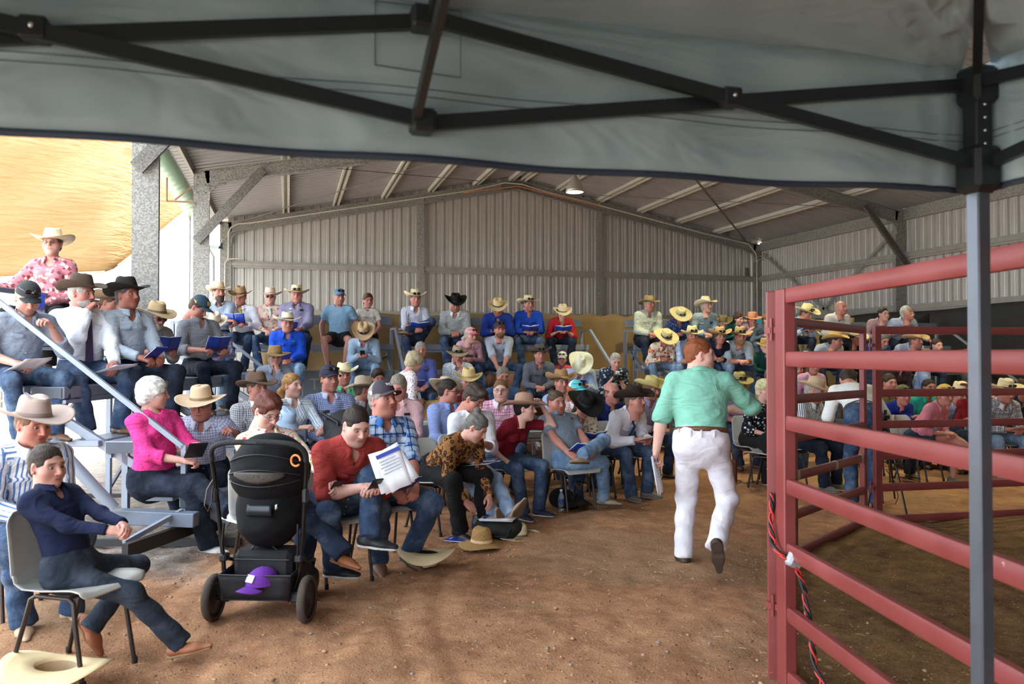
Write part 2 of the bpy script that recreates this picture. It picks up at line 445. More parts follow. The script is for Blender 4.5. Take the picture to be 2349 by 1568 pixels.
# ------------------------------------------------------------------ ground
K = 1.35                                       # shed size
XL, XR, XC = -1.2 * K, 10.8 * K, 4.8 * K
YB = 16.7 * K; BAYS = [YB - i * 4.6 * K for i in range(6)]
Y0 = BAYS[-1] - .3
EAVE, RIDGE = 1.6 + 2.62 * K, 1.6 + 3.82 * K
def roof_z(x): return EAVE + (RIDGE - EAVE) * (1 - abs(x - XC) / (XC - XL))
PEN = [CX(1.33, 3.94), CX(2.02, 6.10), CX(3.40, 7.67), CX(6.2, 8.4), CX(8.2, 6.5), CX(7.9, 2.5), CX(1.62, 1.2)]
def in_pen(x, y):
    c = False; n = len(PEN)
    for i in range(n):
        a, b = PEN[i], PEN[(i + 1) % n]
        if (a.y > y) != (b.y > y) and x < (b.x - a.x) * (y - a.y) / (b.y - a.y) + a.x: c = not c
    return c
def ground():
    rng = np.random.default_rng(4)
    xs = np.unique(np.concatenate([np.arange(-60, -6, 3.0), np.arange(-6, -3.0, .15), np.arange(-3.0, 6.5, .035), np.arange(6.5, 16, .2), np.arange(16, 61, 3.5)]))
    ys = np.unique(np.concatenate([np.arange(-30, 2.6, 1.2), np.arange(2.6, 9.0, .035), np.arange(9, 24, .2), np.arange(24, 90, 4.0)]))
    X, Y = np.meshgrid(xs, ys, indexing='ij')
    Z = np.zeros_like(X)
    for i in range(34):
        f = .8 * 1.115 ** i; a = rng.uniform(0, 6.28); ph = rng.uniform(0, 6.28)
        Z += (.017 / (1 + f) ** .72) * np.sin(f * (X * math.cos(a) + Y * math.sin(a)) + ph + 1.2 * np.sin(f * .37 * (Y * math.cos(a * 2) - X * math.sin(a)) + ph * 2))
    # scuffs and hoof marks
    for i in range(1500):
        cx, cy = rng.uniform(-2, 6), rng.uniform(2.6, 9); r = rng.uniform(.03, .09); am = rng.uniform(-.018, .013)
        i0, i1 = np.searchsorted(xs, [cx - .25, cx + .25]); j0, j1 = np.searchsorted(ys, [cy - .25, cy + .25])
        dx, dy = X[i0:i1, j0:j1] - cx, Y[i0:i1, j0:j1] - cy
        an = rng.uniform(0, 3.14); du = dx * math.cos(an) + dy * math.sin(an); dv = -dx * math.sin(an) + dy * math.cos(an)
        Z[i0:i1, j0:j1] += am * np.exp(-(du / r) ** 2 - (dv / (r * rng.uniform(.3, .9))) ** 2)
    # wheel ruts sweeping around the pen
    R = np.hypot(X - 5.2, Y - 4.2)
    for rr in (4.25, 4.5, 5.7, 5.95, 6.3): Z -= .016 * np.exp(-((R - rr - .12 * np.sin(X * 1.3)) / .06) ** 2) * (Y > 3.5)
    Z += np.where((X > 16) | (X < -7) | (Y > 24), -.03, 0)
    n0, n1 = X.shape
    ii = np.arange(n0 * n1).reshape(n0, n1)
    Q = np.stack([ii[:-1, :-1], ii[1:, :-1], ii[1:, 1:], ii[:-1, 1:]], -1).reshape(-1, 4)
    V = np.stack([X, Y, Z], -1).reshape(-1, 3)
    pen = np.array([1.0 if in_pen(a, b) else 0.0 for a, b in zip(V[:, 0], V[:, 1])])
    grav = np.clip((-(V[:, 0] * RGT.x + V[:, 1] * RGT.y) - 2.15 - .12 * np.sin(V[:, 1] * 3)) / .35, 0, 1) * np.clip((V[:, 0] * FWD.x + V[:, 1] * FWD.y - 5.5 - .2 * np.sin(V[:, 0] * 4)) / .5, 0, 1)
    out_bounce = np.clip(np.maximum(np.maximum(XL - .6 - V[:, 0], Y0 - V[:, 1]), V[:, 0] - XR) / .8, 0, 1)  # ground outside coloured paler to bounce more light up onto the roof
    soil = np.stack([pen, grav, out_bounce, np.ones(len(V))], 1)
    m, b, t = base('red_dirt', '9a6a4c', .95, 0, .15)
    tc = t.add('ShaderNodeTexCoord'); ob = tc.outputs['Object']
    at = t.add('ShaderNodeAttribute', attribute_name='soil'); sp = t.add('ShaderNodeSeparateColor'); t.link(at.outputs['Color'], sp.inputs[0])
    big = t.noise(ob, 1.1, 5, .62); mid = t.noise(ob, 7, 5, .65); fine = t.noise(ob, 70, 4, .7)
    red = t.ramp(t.m_('MULTIPLY_ADD', mid, .5, t.m_('MULTIPLY', big, .5)), [(.34, lin('7c563e')), (.5, lin('a97a58')), (.64, lin('c3946e'))])
    pen_c = t.ramp(t.m_('MULTIPLY_ADD', mid, .6, t.m_('MULTIPLY', big, .4)), [(.35, lin('5a4028')), (.5, lin('7c5c3a')), (.66, lin('957248'))])
    gr = t.ramp(mid, [(.35, lin('6a5f58')), (.65, lin('a4978c'))])
    trk = t.noise(ob, .55, 3, .5, 1.0); red = t.mix(t.ramp(trk, [(.52, (0, 0, 0, 1)), (.64, (.55, .55, .55, 1))]), red, lin('8c7258')); c = t.mix(sp.outputs[0], red, pen_c); c = t.mix(sp.outputs[1], c, gr); c = t.mix(sp.outputs[2], c, lin('c9beb0'))
    c = t.mix(t.m_('MULTIPLY', t.m_('SUBTRACT', fine, .45), 1.1), c, lin('c9a584'), 'MIX')
    vo = t.add('ShaderNodeTexVoronoi', i_Scale=46); t.link(ob, vo.inputs['Vector'])
    vs = t.add('ShaderNodeSeparateColor'); t.link(vo.outputs['Color'], vs.inputs[0])
    grit = t.m_('MULTIPLY', t.m_('LESS_THAN', vo.outputs['Distance'], .22), t.m_('GREATER_THAN', vs.outputs[0], .88))
    dark = t.m_('MULTIPLY', t.m_('LESS_THAN', vo.outputs['Distance'], .25), t.m_('LESS_THAN', vs.outputs[0], .13))
    c = t.mix(grit, c, lin('d8b48e')); c = t.mix(dark, c, lin('4a382d'))
    t.link(c, b.inputs['Base Color'])
    b1 = t.add('ShaderNodeBump', i_Strength=.8, i_Distance=.04)
    t.link(t.m_('ADD', t.m_('MULTIPLY', mid, .8), t.m_('MULTIPLY', fine, .35)), b1.inputs['Height'])
    t.link(b1.outputs[0], b.inputs['Normal'])
    me = np_mesh('ground', V, Q, m, {'soil': ('FLOAT_COLOR', soil)})
    tag(link('floor', me), 'red brown dirt floor of the shed with wheel ruts', kind='structure')
    # loose pebbles: nobody could count them
    mb = MB(); rn = random.Random(8)
    for i in range(1500):
        Z_ = rn.uniform(3.2, 8.5) ** 1.0; X_ = rn.uniform(-2.6, 2.2)
        p = CX(X_, Z_); r = rn.choice([.004, .005, .006, .008, .011]) * rn.uniform(.8, 1.3)
        mb.slot = rn.choice([0, 0, 1, 2]); mb.ball(p + Vector((0, 0, r * .2)), (r * rn.uniform(.8, 1.5), r, r * .6), 6, 4, Matrix.Rotation(rn.uniform(0, 6), 3, 'Z'))
    o = mb.build('pebbles', [plain('b08a6a'), plain('7a5a45'), plain('8d8078')]); tag(o, 'small loose pebbles scattered over the red dirt', 'pebbles', kind='stuff')
    mb = MB()
    for i in range(420):
        p = CX(rn.uniform(-2.6, 2.2), rn.uniform(3.2, 8.5)); a = rn.uniform(0, 6.28); L = rn.uniform(.02, .06)
        d = Vector((math.cos(a), math.sin(a), rn.uniform(0, .15))) * L; p.z = .006
        mb.tube([p, p + d * .5 + Vector((0, 0, .003)), p + d], .0011, 4)
    tag(mb.build('straw_stems', plain('c9b08a')), 'short dry straw stems scattered over the red dirt', 'straw', kind='stuff')
ground()

# ------------------------------------------------------------------ shed shell
GAL = galv('8f8c86', 30); GALD = galv('6f6b65', 30); ZINC = plain('bdb9b2', .38, .5, var=.06, vs=2)
ZROOF = plain('9c9a9a', .5, .15, var=.07, vs=1.2); PURL = plain('d0cdc2', .4, .2, var=.08, vs=3)
def prof(width, period=.25, rib=.046):
    """trapezoid sheeting profile: (along, depth)"""
    pts = []; n = round(width / period)
    for i in range(n):
        a = i * period
        pts += [(a, 0), (a + .060, 0), (a + .066, .005), (a + .076, .005), (a + .083, 0), (a + .155, 0), (a + .179, rib), (a + .218, rib), (a + .242, 0)]
    return pts + [(n * period, 0)]
def sheet_wall(parent, axis, a0, a1, fixed, sign, z0, ztop):
    W = 1.0; n = int(math.ceil((a1 - a0) / W - .01)); cache = {}
    for i in range(n):
        s = a0 + i * W; pr = [(min(p, a1 - s), d) for p, d in prof(W) if p <= a1 - s + .02]
        v = []; base_ = Vector((s, fixed, 0)) if axis == 'x' else Vector((fixed, s, 0))
        key = (len(pr), round(ztop(s), 3), round(ztop(s + W), 3))
        if key not in cache:
            for p, d in pr:
                q = Vector((p, d * sign, 0)) if axis == 'x' else Vector((d * sign, p, 0))
                v += [q + Vector((0, 0, z0)), q + Vector((0, 0, ztop(s + p)))]
            f = [(2 * k, 2 * k + 2, 2 * k + 3, 2 * k + 1) for k in range(len(pr) - 1)]
            mb = MB(); mb.add(v, f); cache[key] = mb.mesh('sheet', ZINC)
        o = link('sheet', cache[key], parent); o.location = base_
wb = empty('wall_back', kind='structure', label='ribbed zinc sheet back gable wall of the shed')
sheet_wall(wb, 'x', XL + .05, XR + .1, YB + .16, 1, -.02, lambda x: roof_z(min(max(x, XL), XR)) + .125)
wr = empty('wall_right', kind='structure', label='ribbed zinc sheet right side wall of the shed')
sheet_wall(wr, 'y', Y0, YB + .1, XR + .16, 1, -.02, lambda y: EAVE + .12)
wf = empty('wall_front_added', kind='structure', label='ribbed zinc sheet wall added unseen behind the viewpoint to block light')  # unseen end wall, added to dim the light from behind the camera
sheet_wall(wf, 'x', XL + .05, XR + .1, Y0, -1, -.02, lambda x: roof_z(min(max(x, XL), XR)) + .125)
# roof: ribbed sheets, ribs running down the slope
roof = empty('ceiling', kind='structure', label='underside of the ribbed gable roof sheeting')
def roof_sheets():
    W = 1.0; y = Y0; made = {}
    while y < YB + .2:
        for side in (-1, 1):
            if side not in made:
                v = []; pr = prof(W)
                xe = (XL - .45) if side < 0 else (XR + .2)
                for p, d in pr:
                    v += [Vector((XC, p, RIDGE + .12 + d)), Vector((xe, p, roof_z(XL) + .12 - (RIDGE - EAVE) / (XC - XL) * (abs(xe - XC) - (XC - XL)) + d))]
                f = [(2 * k, 2 * k + 1, 2 * k + 3, 2 * k + 2)[::side] for k in range(len(pr) - 1)]
                mb = MB(); mb.add(v, f); made[side] = mb.mesh('roof_sheet', ZROOF)
            o = link('roof_sheet', made[side], roof); o.location = (0, y, 0)
        y += W
roof_sheets()
# portal frames
def c_section(mb, a, b, w, t, up, flip=1):
    """channel: web w deep along 'up', flanges t wide"""
    a = Vector(a); b = Vector(b); d = (b - a).normalized(); u = Vector(up); x = d.cross(u).normalized(); u = x.cross(d).normalized()
    mb.beam(a, b, .006, w, u)
    for s_ in (-1, 1): mb.beam(a + u * s_ * (w / 2 - .003) + x * flip * t / 2, b + u * s_ * (w / 2 - .003) + x * flip * t / 2, t, .006, u)
    for s_ in (-1, 1): mb.beam(a + u * s_ * (w / 2 - .012) + x * flip * (t - .003), b + u * s_ * (w / 2 - .012) + x * flip * (t - .003), .006, .024, u)
bolt_me = MB().lathe([(0, .012), (.012, .012), (.014, .008), (.014, 0)], n=6).mesh('bolt', GALD)
def portal(y, braces=True, gable=False):
    r = empty('trim_portal', kind='structure', label='galvanised steel portal frame of the shed')
    for sx, x in ((1, XL), (-1, XR)):
        mb = MB(); c_section(mb, (x, y, 0), (x, y, EAVE + .02), .29, .10, (1, 0, 0), 1); mb.build('column', GAL, r)
        mb = MB(); c_section(mb, (x + sx * .08, y, EAVE - .14), (XC, y, RIDGE - .16), .29, .10, (0, 0, 1), 1 if sx > 0 else -1); mb.build('rafter', GAL, r)
        mb = MB(); mb.tube([(x + sx * .15, y - .04, EAVE - .57), (x + sx * .16, y - .04, EAVE - .41), (x + sx * .27, y - .04, EAVE - .28), (x + sx * .46, y - .04, EAVE - .23)], .02, 6); mb.build('gusset_rim', GAL, r)
        mb = MB(); mb.box((x + sx * .4, y - .006, EAVE - .08), (.46, .008, .22)); mb.build('gusset', GAL, r)
        for dz in (-.05, -.13, -.28, -.42):
            for dx in (-.07, .07):
                b = link('bolt', bolt_me, r); b.location = (x + dx, y - .004, EAVE + dz); b.rotation_euler = (math.pi / 2, 0, 0)
        if braces:
            mb = MB(); c_section(mb, (x - sx * .08, y - .12, 1.6 + 1.6 * K), (x + sx * 1.13, y - .12, roof_z(x + sx * 1.13) - .16), .17, .06, (sx, 0, -1), 1); mb.build('knee_brace', GALD, r)
    mb = MB(); mb.box((XC, y - .006, RIDGE - .19), (.95, .008, .27)); mb.build('ridge_plate', GALD, r)
    return r
for y in BAYS: portal(y, y != YB)
# purlins: top hats running the length of the shed
pr_root = empty('trim_purlins', kind='structure', label='silver purlins running along under the roof')
def tophat(mb, a, b, w=.085, h=.12, fl=.05, up=Vector((0, 0, 1))):
    d = (b - a).normalized(); x = d.cross(up).normalized(); u = x.cross(d)
    mb.beam(a, b, w, .004, u)
    for s_ in (-1, 1):
        mb.beam(a + x * s_ * (w / 2 + .004) - u * h / 2, b + x * s_ * (w / 2 + .004) - u * h / 2, .004, h, u)
        mb.beam(a + x * s_ * (w / 2 + fl / 2) - u * h, b + x * s_ * (w / 2 + fl / 2) - u * h, fl, .004, u)
for side in (-1, 1):
    for k in [.19] + [(.95 + .98 * i) * K for i in range(5)]:
        x = XC + side * k; z = roof_z(x) + .112
        mb = MB(); tophat(mb, Vector((x, Y0, z)), Vector((x, YB + .1, z)), up=Vector((side * .196, 0, .98))); mb.build('purlin', PURL, pr_root)
# eave beams and girts
eb = empty('trim_eave', kind='structure', label='eave beams above the side openings')
mb = MB(); mb.beam((XR + .1, Y0, EAVE - .08), (XR + .1, YB, EAVE - .08), .06, .27); mb.build('eave_beam', GAL, eb)
mb = MB(); mb.beam((XL - .16, BAYS[3], EAVE + .02), (XL - .16, YB, EAVE + .02), .05, .2); mb.build('eave_beam', GALD, eb)
gr = empty('trim_girts', kind='structure', label='horizontal wall girts of the shed')
GIRT = plain('9c978e', .45, .3, var=.1, vs=4)
def girt(a, b, inward):
    a, b = Vector(a), Vector(b); i = Vector(inward); mb = MB()
    up = Vector((0, 0, 1))
    mb.beam(a + i * .07, b + i * .07, .006, .07)
    for s_ in (-1, 1):
        mb.beam(a + up * s_ * .062 + i * .03, b + up * s_ * .062 + i * .03, .006, .06, (0, 0, 1))
        mb.beam(a + up * s_ * .034 + i * .048, b + up * s_ * .034 + i * .048, .04, .006)
    mb.build('girt', GIRT, gr)
for z in (1.6 + 1.8 * K, 1.6 + .84 * K, 1.3):
    girt((XL + .08, YB + .08, z), (XR - .1, YB + .08, z), (0, -1, 0)); girt((XR + .08, Y0, z), (XR + .08, YB, z), (-1, 0, 0))
mu = empty('trim_mullions', kind='structure', label='vertical steel mullions of the gable wall')
for x in (2.68 * K, 6.72 * K):
    mb = MB(); c_section(mb, (x, YB - .04, 0), (x, YB - .04, roof_z(x) - .02), .20, .09, (1, 0, 0)); mb.build('mullion', GAL, mu)
# bracing rods, straps, conduits
br = empty('trim_bracing', kind='structure', label='steel roof and wall bracing rods and straps')
def rod(a, b, r=.012, mat=None): MB().tube([a, b], r, 6).build('brace', mat or GALD, br)
MB().beam((XR - .45, YB - .1, roof_z(XR - .45) - .05), (6.1 * K, BAYS[1], roof_z(6.1 * K) - .05), .06, .01).build('brace', GALD, br)
rod((XR - .4, BAYS[1] + .1, roof_z(XR - .4) - .02), (6.1 * K, YB - .1, roof_z(6.1 * K)), .01)
rod((XL + .4, YB - .1, roof_z(XL) + .02), (4.0 * K, BAYS[1], roof_z(4.0 * K)), .011); rod((XL + 1.3, BAYS[1], roof_z(XL + 1.3) - .02), (4.3 * K, YB - .1, roof_z(4.3 * K)), .01)
MB().beam((XR + .04, YB - .2, 1.6 + 2.4 * K), (XR + .04, 13.3 * K, 1.6 + .3 * K), .006, .08).build('brace', GAL, br)
MB().beam((XR + .04, 12.3 * K, 1.6 + 2.3 * K), (XR + .04, 15.2 * K, 1.6 + .4 * K), .006, .08).build('brace', GAL, br)
CON = plain('bdb7ab', .5); ORG = plain('c8774a', .5)
co = empty('trim_conduits', kind='structure', label='pale electrical conduits fixed to the frame')
yy = YB - .13
def arc(c, r, a0, a1, n=6): return [Vector((c[0] + r * math.cos(math.radians(a0 + (a1 - a0) * i / n)), c[1], c[2] + r * math.sin(math.radians(a0 + (a1 - a0) * i / n)))) for i in range(n + 1)]
zk = lambda z: 1.6 + (z - 1.6) * K
def cond(pts, r, mat, name='conduit'): MB().tube([Vector((XL + .0 + (x - (-1.2)) * K if True else 0, yy - d, zk(z))) for x, d, z in pts], r, 8).build(name, mat, co)
rz0 = lambda x: 4.22 + 1.2 * (1 - abs(x - 4.8) / 6)
cond([(-1.14, 0, 3.45), (-1.14, 0, 4.0), (-1.10, 0, 4.1), (-.98, 0, rz0(-.9) - .1)] + [(-.7 + i * .9, 0, rz0(-.7 + i * .9) - .1) for i in range(6)] + [(4.5, 0, 5.32), (4.9, 0, 5.31), (5.4, 0, rz0(5.4) - .12)] + [(6.3 + i, 0, rz0(6.3 + i) - .1) for i in range(4)] + [(10.48, 0, 4.22), (10.68, 0, 4.0), (10.71, 0, 3.8), (10.71, 0, 1.2)], .02, CON)
cond([(-1.2, 0, 1.0), (-1.2, 0, 3.4), (-1.15, 0, 3.48), (-.9, 0, 3.5)], .02, CON)
cond([(3.6, 0, rz0(3.6) - .06), (3.6, .02, rz0(3.6) - .13), (3.9, .02, rz0(3.9) - .13), (4.8, .02, 5.26), (5.6, .02, rz0(5.6) - .15), (6.6, .02, rz0(6.6) - .12), (6.72, .02, rz0(6.7) - .05)], .015, ORG, 'orange_conduit')
for dz, rr in ((0, .12), (.03, .19)):
    MB().tube(arc((XR + .02, yy, zk(3.78) + dz), rr, 180, 20), .015, 6).build('conduit', CON, co)
mb = MB(); mb.box((XR - .48, yy, zk(3.55)), (.13, .03, .27)); mb.build('cleat', GALD, co)
# wall floodlight by the left corner
fl = empty('floodlight', (XL + .02, YB - .16, zk(3.78)), label='small floodlight on the far left corner column', cat='lamp')
MB().tube([(0.0, .17, .12), (0.0, .0, .12), (-.05, 0, .12), (-.1, -.01, .08), (-.12, -.02, .0)], .012, 8).build('arm', CON, fl)
MB().lathe([(.0, .07), (.03, .065), (.032, 0), (.055, -.06), (.06, -.1), (.05, -.1), (0, -.06)], (-.12, -.02, -.05), 16, Matrix.Rotation(.25, 3, 'Y')).build('lamp_head', plain('44505e', .4), fl)
# high bay lamps; the visible one hangs from the ridge, twins hang over the rest of the shed
def highbay(x, y, z, label, power=120):
    r = empty('high_bay_lamp', (x, y, z), label=label, cat='lamp'); r.scale = (1.4, 1.4, 1.4)
    MB().box((0, 0, .36), (.13, .11, .26), bev=.01).build('ballast_box', plain('d9d5cf', .5), r)
    MB().tube([(0, 0, .49), (0, 0, (roof_z(x) + .1 - z) / 1.4)], .008, 6).build('hanger', GALD, r)
    MB().tube([(.065, 0, .42), (.1, 0, .40), (.09, 0, .34), (.05, 0, .30)], .005, 6).build('cable', plain('222222'), r)
    MB().lathe([(.035, .24), (.04, .14), (.07, .10), (.115, .03), (.145, -.07), (.150, -.12), (.143, -.12), (.138, -.07), (.105, .02), (.05, .08), (0, .1)], n=32).build('shade', plain('b9b5ad', .35, .5), r)
    MB().lathe([(.0, .24), (.045, .24), (.045, .20)], n=16).build('collar', plain('d9d5cf', .5), r)
    g = bpy.data.materials.new('lamp_glass'); g.use_nodes = True; b = g.node_tree.nodes['Principled BSDF']
    b.inputs['Base Color'].default_value = (1, 1, 1, 1); b.inputs['Emission Color'].default_value = (1, .97, .88, 1); b.inputs['Emission Strength'].default_value = 9
    MB().lathe([(.0, -.115), (.142, -.115)], n=32).build('lens', g, r)
    ld = bpy.data.lights.new('lamp_light', 'SPOT'); lo = bpy.data.objects.new('lamp_light', ld); COL.objects.link(lo); lo.parent = r
    ld.energy = power; ld.color = (1.0, .92, .55); ld.spot_size = math.radians(125); ld.spot_blend = .8; ld.shadow_soft_size = .14; lo.location = (0, 0, -.14)
highbay(4.75 * K, 12.9 * K, zk(4.52), 'white high bay lamp hanging lit under the ridge', 380)
for x, y, w in ((6.4, 11.6, 'over the chairs behind the ring'), (10.4, 13.6, 'over the right stand'), (10.2, 8.2, 'over the far right of the ring')): highbay(x, y, 5.5, 'white high bay lamp hung ' + w, 380)

# ------------------------------------------------------------------ outside on the left
TARP, tb, tt = base('tan_shade_cloth', 'e9c48c', .8, 0, .2)
tc_ = tt.add('ShaderNodeTexCoord'); mp = tt.add('ShaderNodeMapping'); tt.link(tc_.outputs['Object'], mp.inputs[0]); mp.inputs['Scale'].default_value = (.5, .5, 2.6); mp.inputs['Rotation'].default_value = (0, .6, 0)
wv = tt.noise(mp.outputs[0], 2.4, 5, .55, 1.6)
tt.link(tt.ramp(wv, [(.2, lin('aa9068')), (.8, lin('b59d78'))]), tb.inputs['Base Color'])
bn_ = tt.add('ShaderNodeBump', i_Strength=.45, i_Distance=.3); tt.link(wv, bn_.inputs['Height']); tt.link(bn_.outputs[0], tb.inputs['Normal'])
trn = tt.add('ShaderNodeBsdfTranslucent'); tt.link(tt.ramp(wv, [(.2, lin('bfa070')), (.8, lin('c9ae86'))]), trn.inputs[0])
mxs = tt.add('ShaderNodeMixShader', i_Fac=.5); tt.link(tb.outputs[0], mxs.inputs[1]); tt.link(trn.outputs[0], mxs.inputs[2])
out_ = [n for n in TARP.node_tree.nodes if n.type == 'OUTPUT_MATERIAL'][0]; tt.link(mxs.outputs[0], out_.inputs[0])
tr_ = empty('shade_sail', G(150, 14), label='huge tan shade cloth stretched outside behind the left stand', cat='shade cloth')
o_ = tr_.location.copy()
quad = [P(-420, 660, 15.0), P(250, 622, 17.0), P(432, 478, 19.5), P(470, 60, 21.0), P(-420, 60, 14.0)]
def tarp_fn(u, v):
    lo = quad[0].lerp(quad[1], min(1, u / .72)) if u < .72 else quad[1].lerp(quad[2], (u - .72) / .28)
    hi = quad[4].lerp(quad[3], u)
    p = lo.lerp(hi, v) - o_
    return p + FWD * (.16 * math.sin(7 * u + 3 * v) * math.sin(3.1 * v) + .05 * math.sin(23 * v - 14 * u))
MB().sheet(tarp_fn, 48, 30, .01).build('shade_cloth', TARP, tr_)
MB().tube([tarp_fn(i / 20, 0) for i in range(21)], .02, 8).build('hem_rope', plain('cdbb9a'), tr_)
for pp in (P(-420, 660, 15), P(432, 478, 19.5)):
    q = pp - o_; MB().tube([(q.x, q.y, -.0), (q.x, q.y, 8.6)], .04, 8).build('mast', plain('d8d8d8'), tr_)
# clear overhang strip beyond the left eave with its bracket
ov = empty('trim_awning', kind='structure', label='pale green ribbed awning strip beyond the left eave')
mg, bg_, tg_ = base('green_fibreglass', 'b9d6c0', .4); bg_.inputs['Transmission Weight'].default_value = .35
aw = MB(); aw.sheet(lambda u, v: (XL - .40 - .36 * v, BAYS[2] + u * 9.3 * K, EAVE + .02 - .2 * v + .008 * math.sin(u * 180)), 220, 1, .004); aw.build('awning_sheet', mg, ov)
rb = empty('rusty_bracket', (0, 0, 0), label='small rusty square bracket beside the second left column', cat='bracket')
ru = plain('8a6a55', .8)
for a, b in (((XL - .6, BAYS[1] - .1, zk(3.75)), (XL - .6, BAYS[1] - .1, zk(4.08))), ((XL - .6, BAYS[1] - .1, zk(3.75)), (XL - .1, BAYS[1] - .1, zk(3.75))), ((XL - .46, BAYS[1] - .1, zk(3.77)), (XL - .14, BAYS[1] - .1, zk(3.98)))): MB().beam(a, b, .03, .02, (0, 1, 0)).build('bar', ru, rb)
dp = empty('downpipe', label='white downpipe outside the far left corner', cat='pipe')
MB().tube([(XL - .55, YB - .3, zk(4.0)), (XL - .55, YB - .3, zk(3.8)), (XL - .4, YB - .3, zk(3.62)), (XL - .3, YB - .3, zk(3.5)), (XL - .3, YB - .3, 0)], .055, 12).build('pipe', plain('dfe6ea', .4), dp)
MB().box((XL - .3, YB - .3, zk(3.68)), (.3, .14, .1)).build('pipe_clip', plain('c9d3da', .4), dp)
# on the outer ground paled for bounce light: low green scrub far outside
for i, (px, Z, h, w) in enumerate([(5, 24, 1.3, 1.6), (372, 26, .6, 1.4), (420, 30, .7, 1.2)]):
    sb = MB(); rn = random.Random(i + 3); c = G(px, Z)
    for k in range(420):
        a = rn.uniform(0, 6.28); r = rn.uniform(0, 1) ** .5; z = rn.uniform(.05, h) ; p = c + Vector((math.cos(a) * r * w * (1 - z / h * .5), math.sin(a) * r * w * (1 - z / h * .5), z))
        L = .12; d = Vector((rn.uniform(-1, 1), rn.uniform(-1, 1), rn.uniform(-.5, 1))).normalized() * L; s_ = d.cross(Vector((rn.uniform(-1, 1), .3, 1))).normalized() * .035
        sb.add([p, p + d * .5 + s_, p + d, p + d * .5 - s_], [(0, 1, 2, 3)])
    r_ = empty('shrub', (0, 0, 0), label=['green shrub outside far behind the left stand', 'low green shrub outside between the first columns', 'low shrub outside next to the second column'][i], cat='shrub')
    sb.build('foliage', plain('9fd39a', .8), r_); MB().tube([c, c + Vector((0, 0, h * .7))], [.04, .01], 6).build('stem', plain('6a5a4a'), r_)
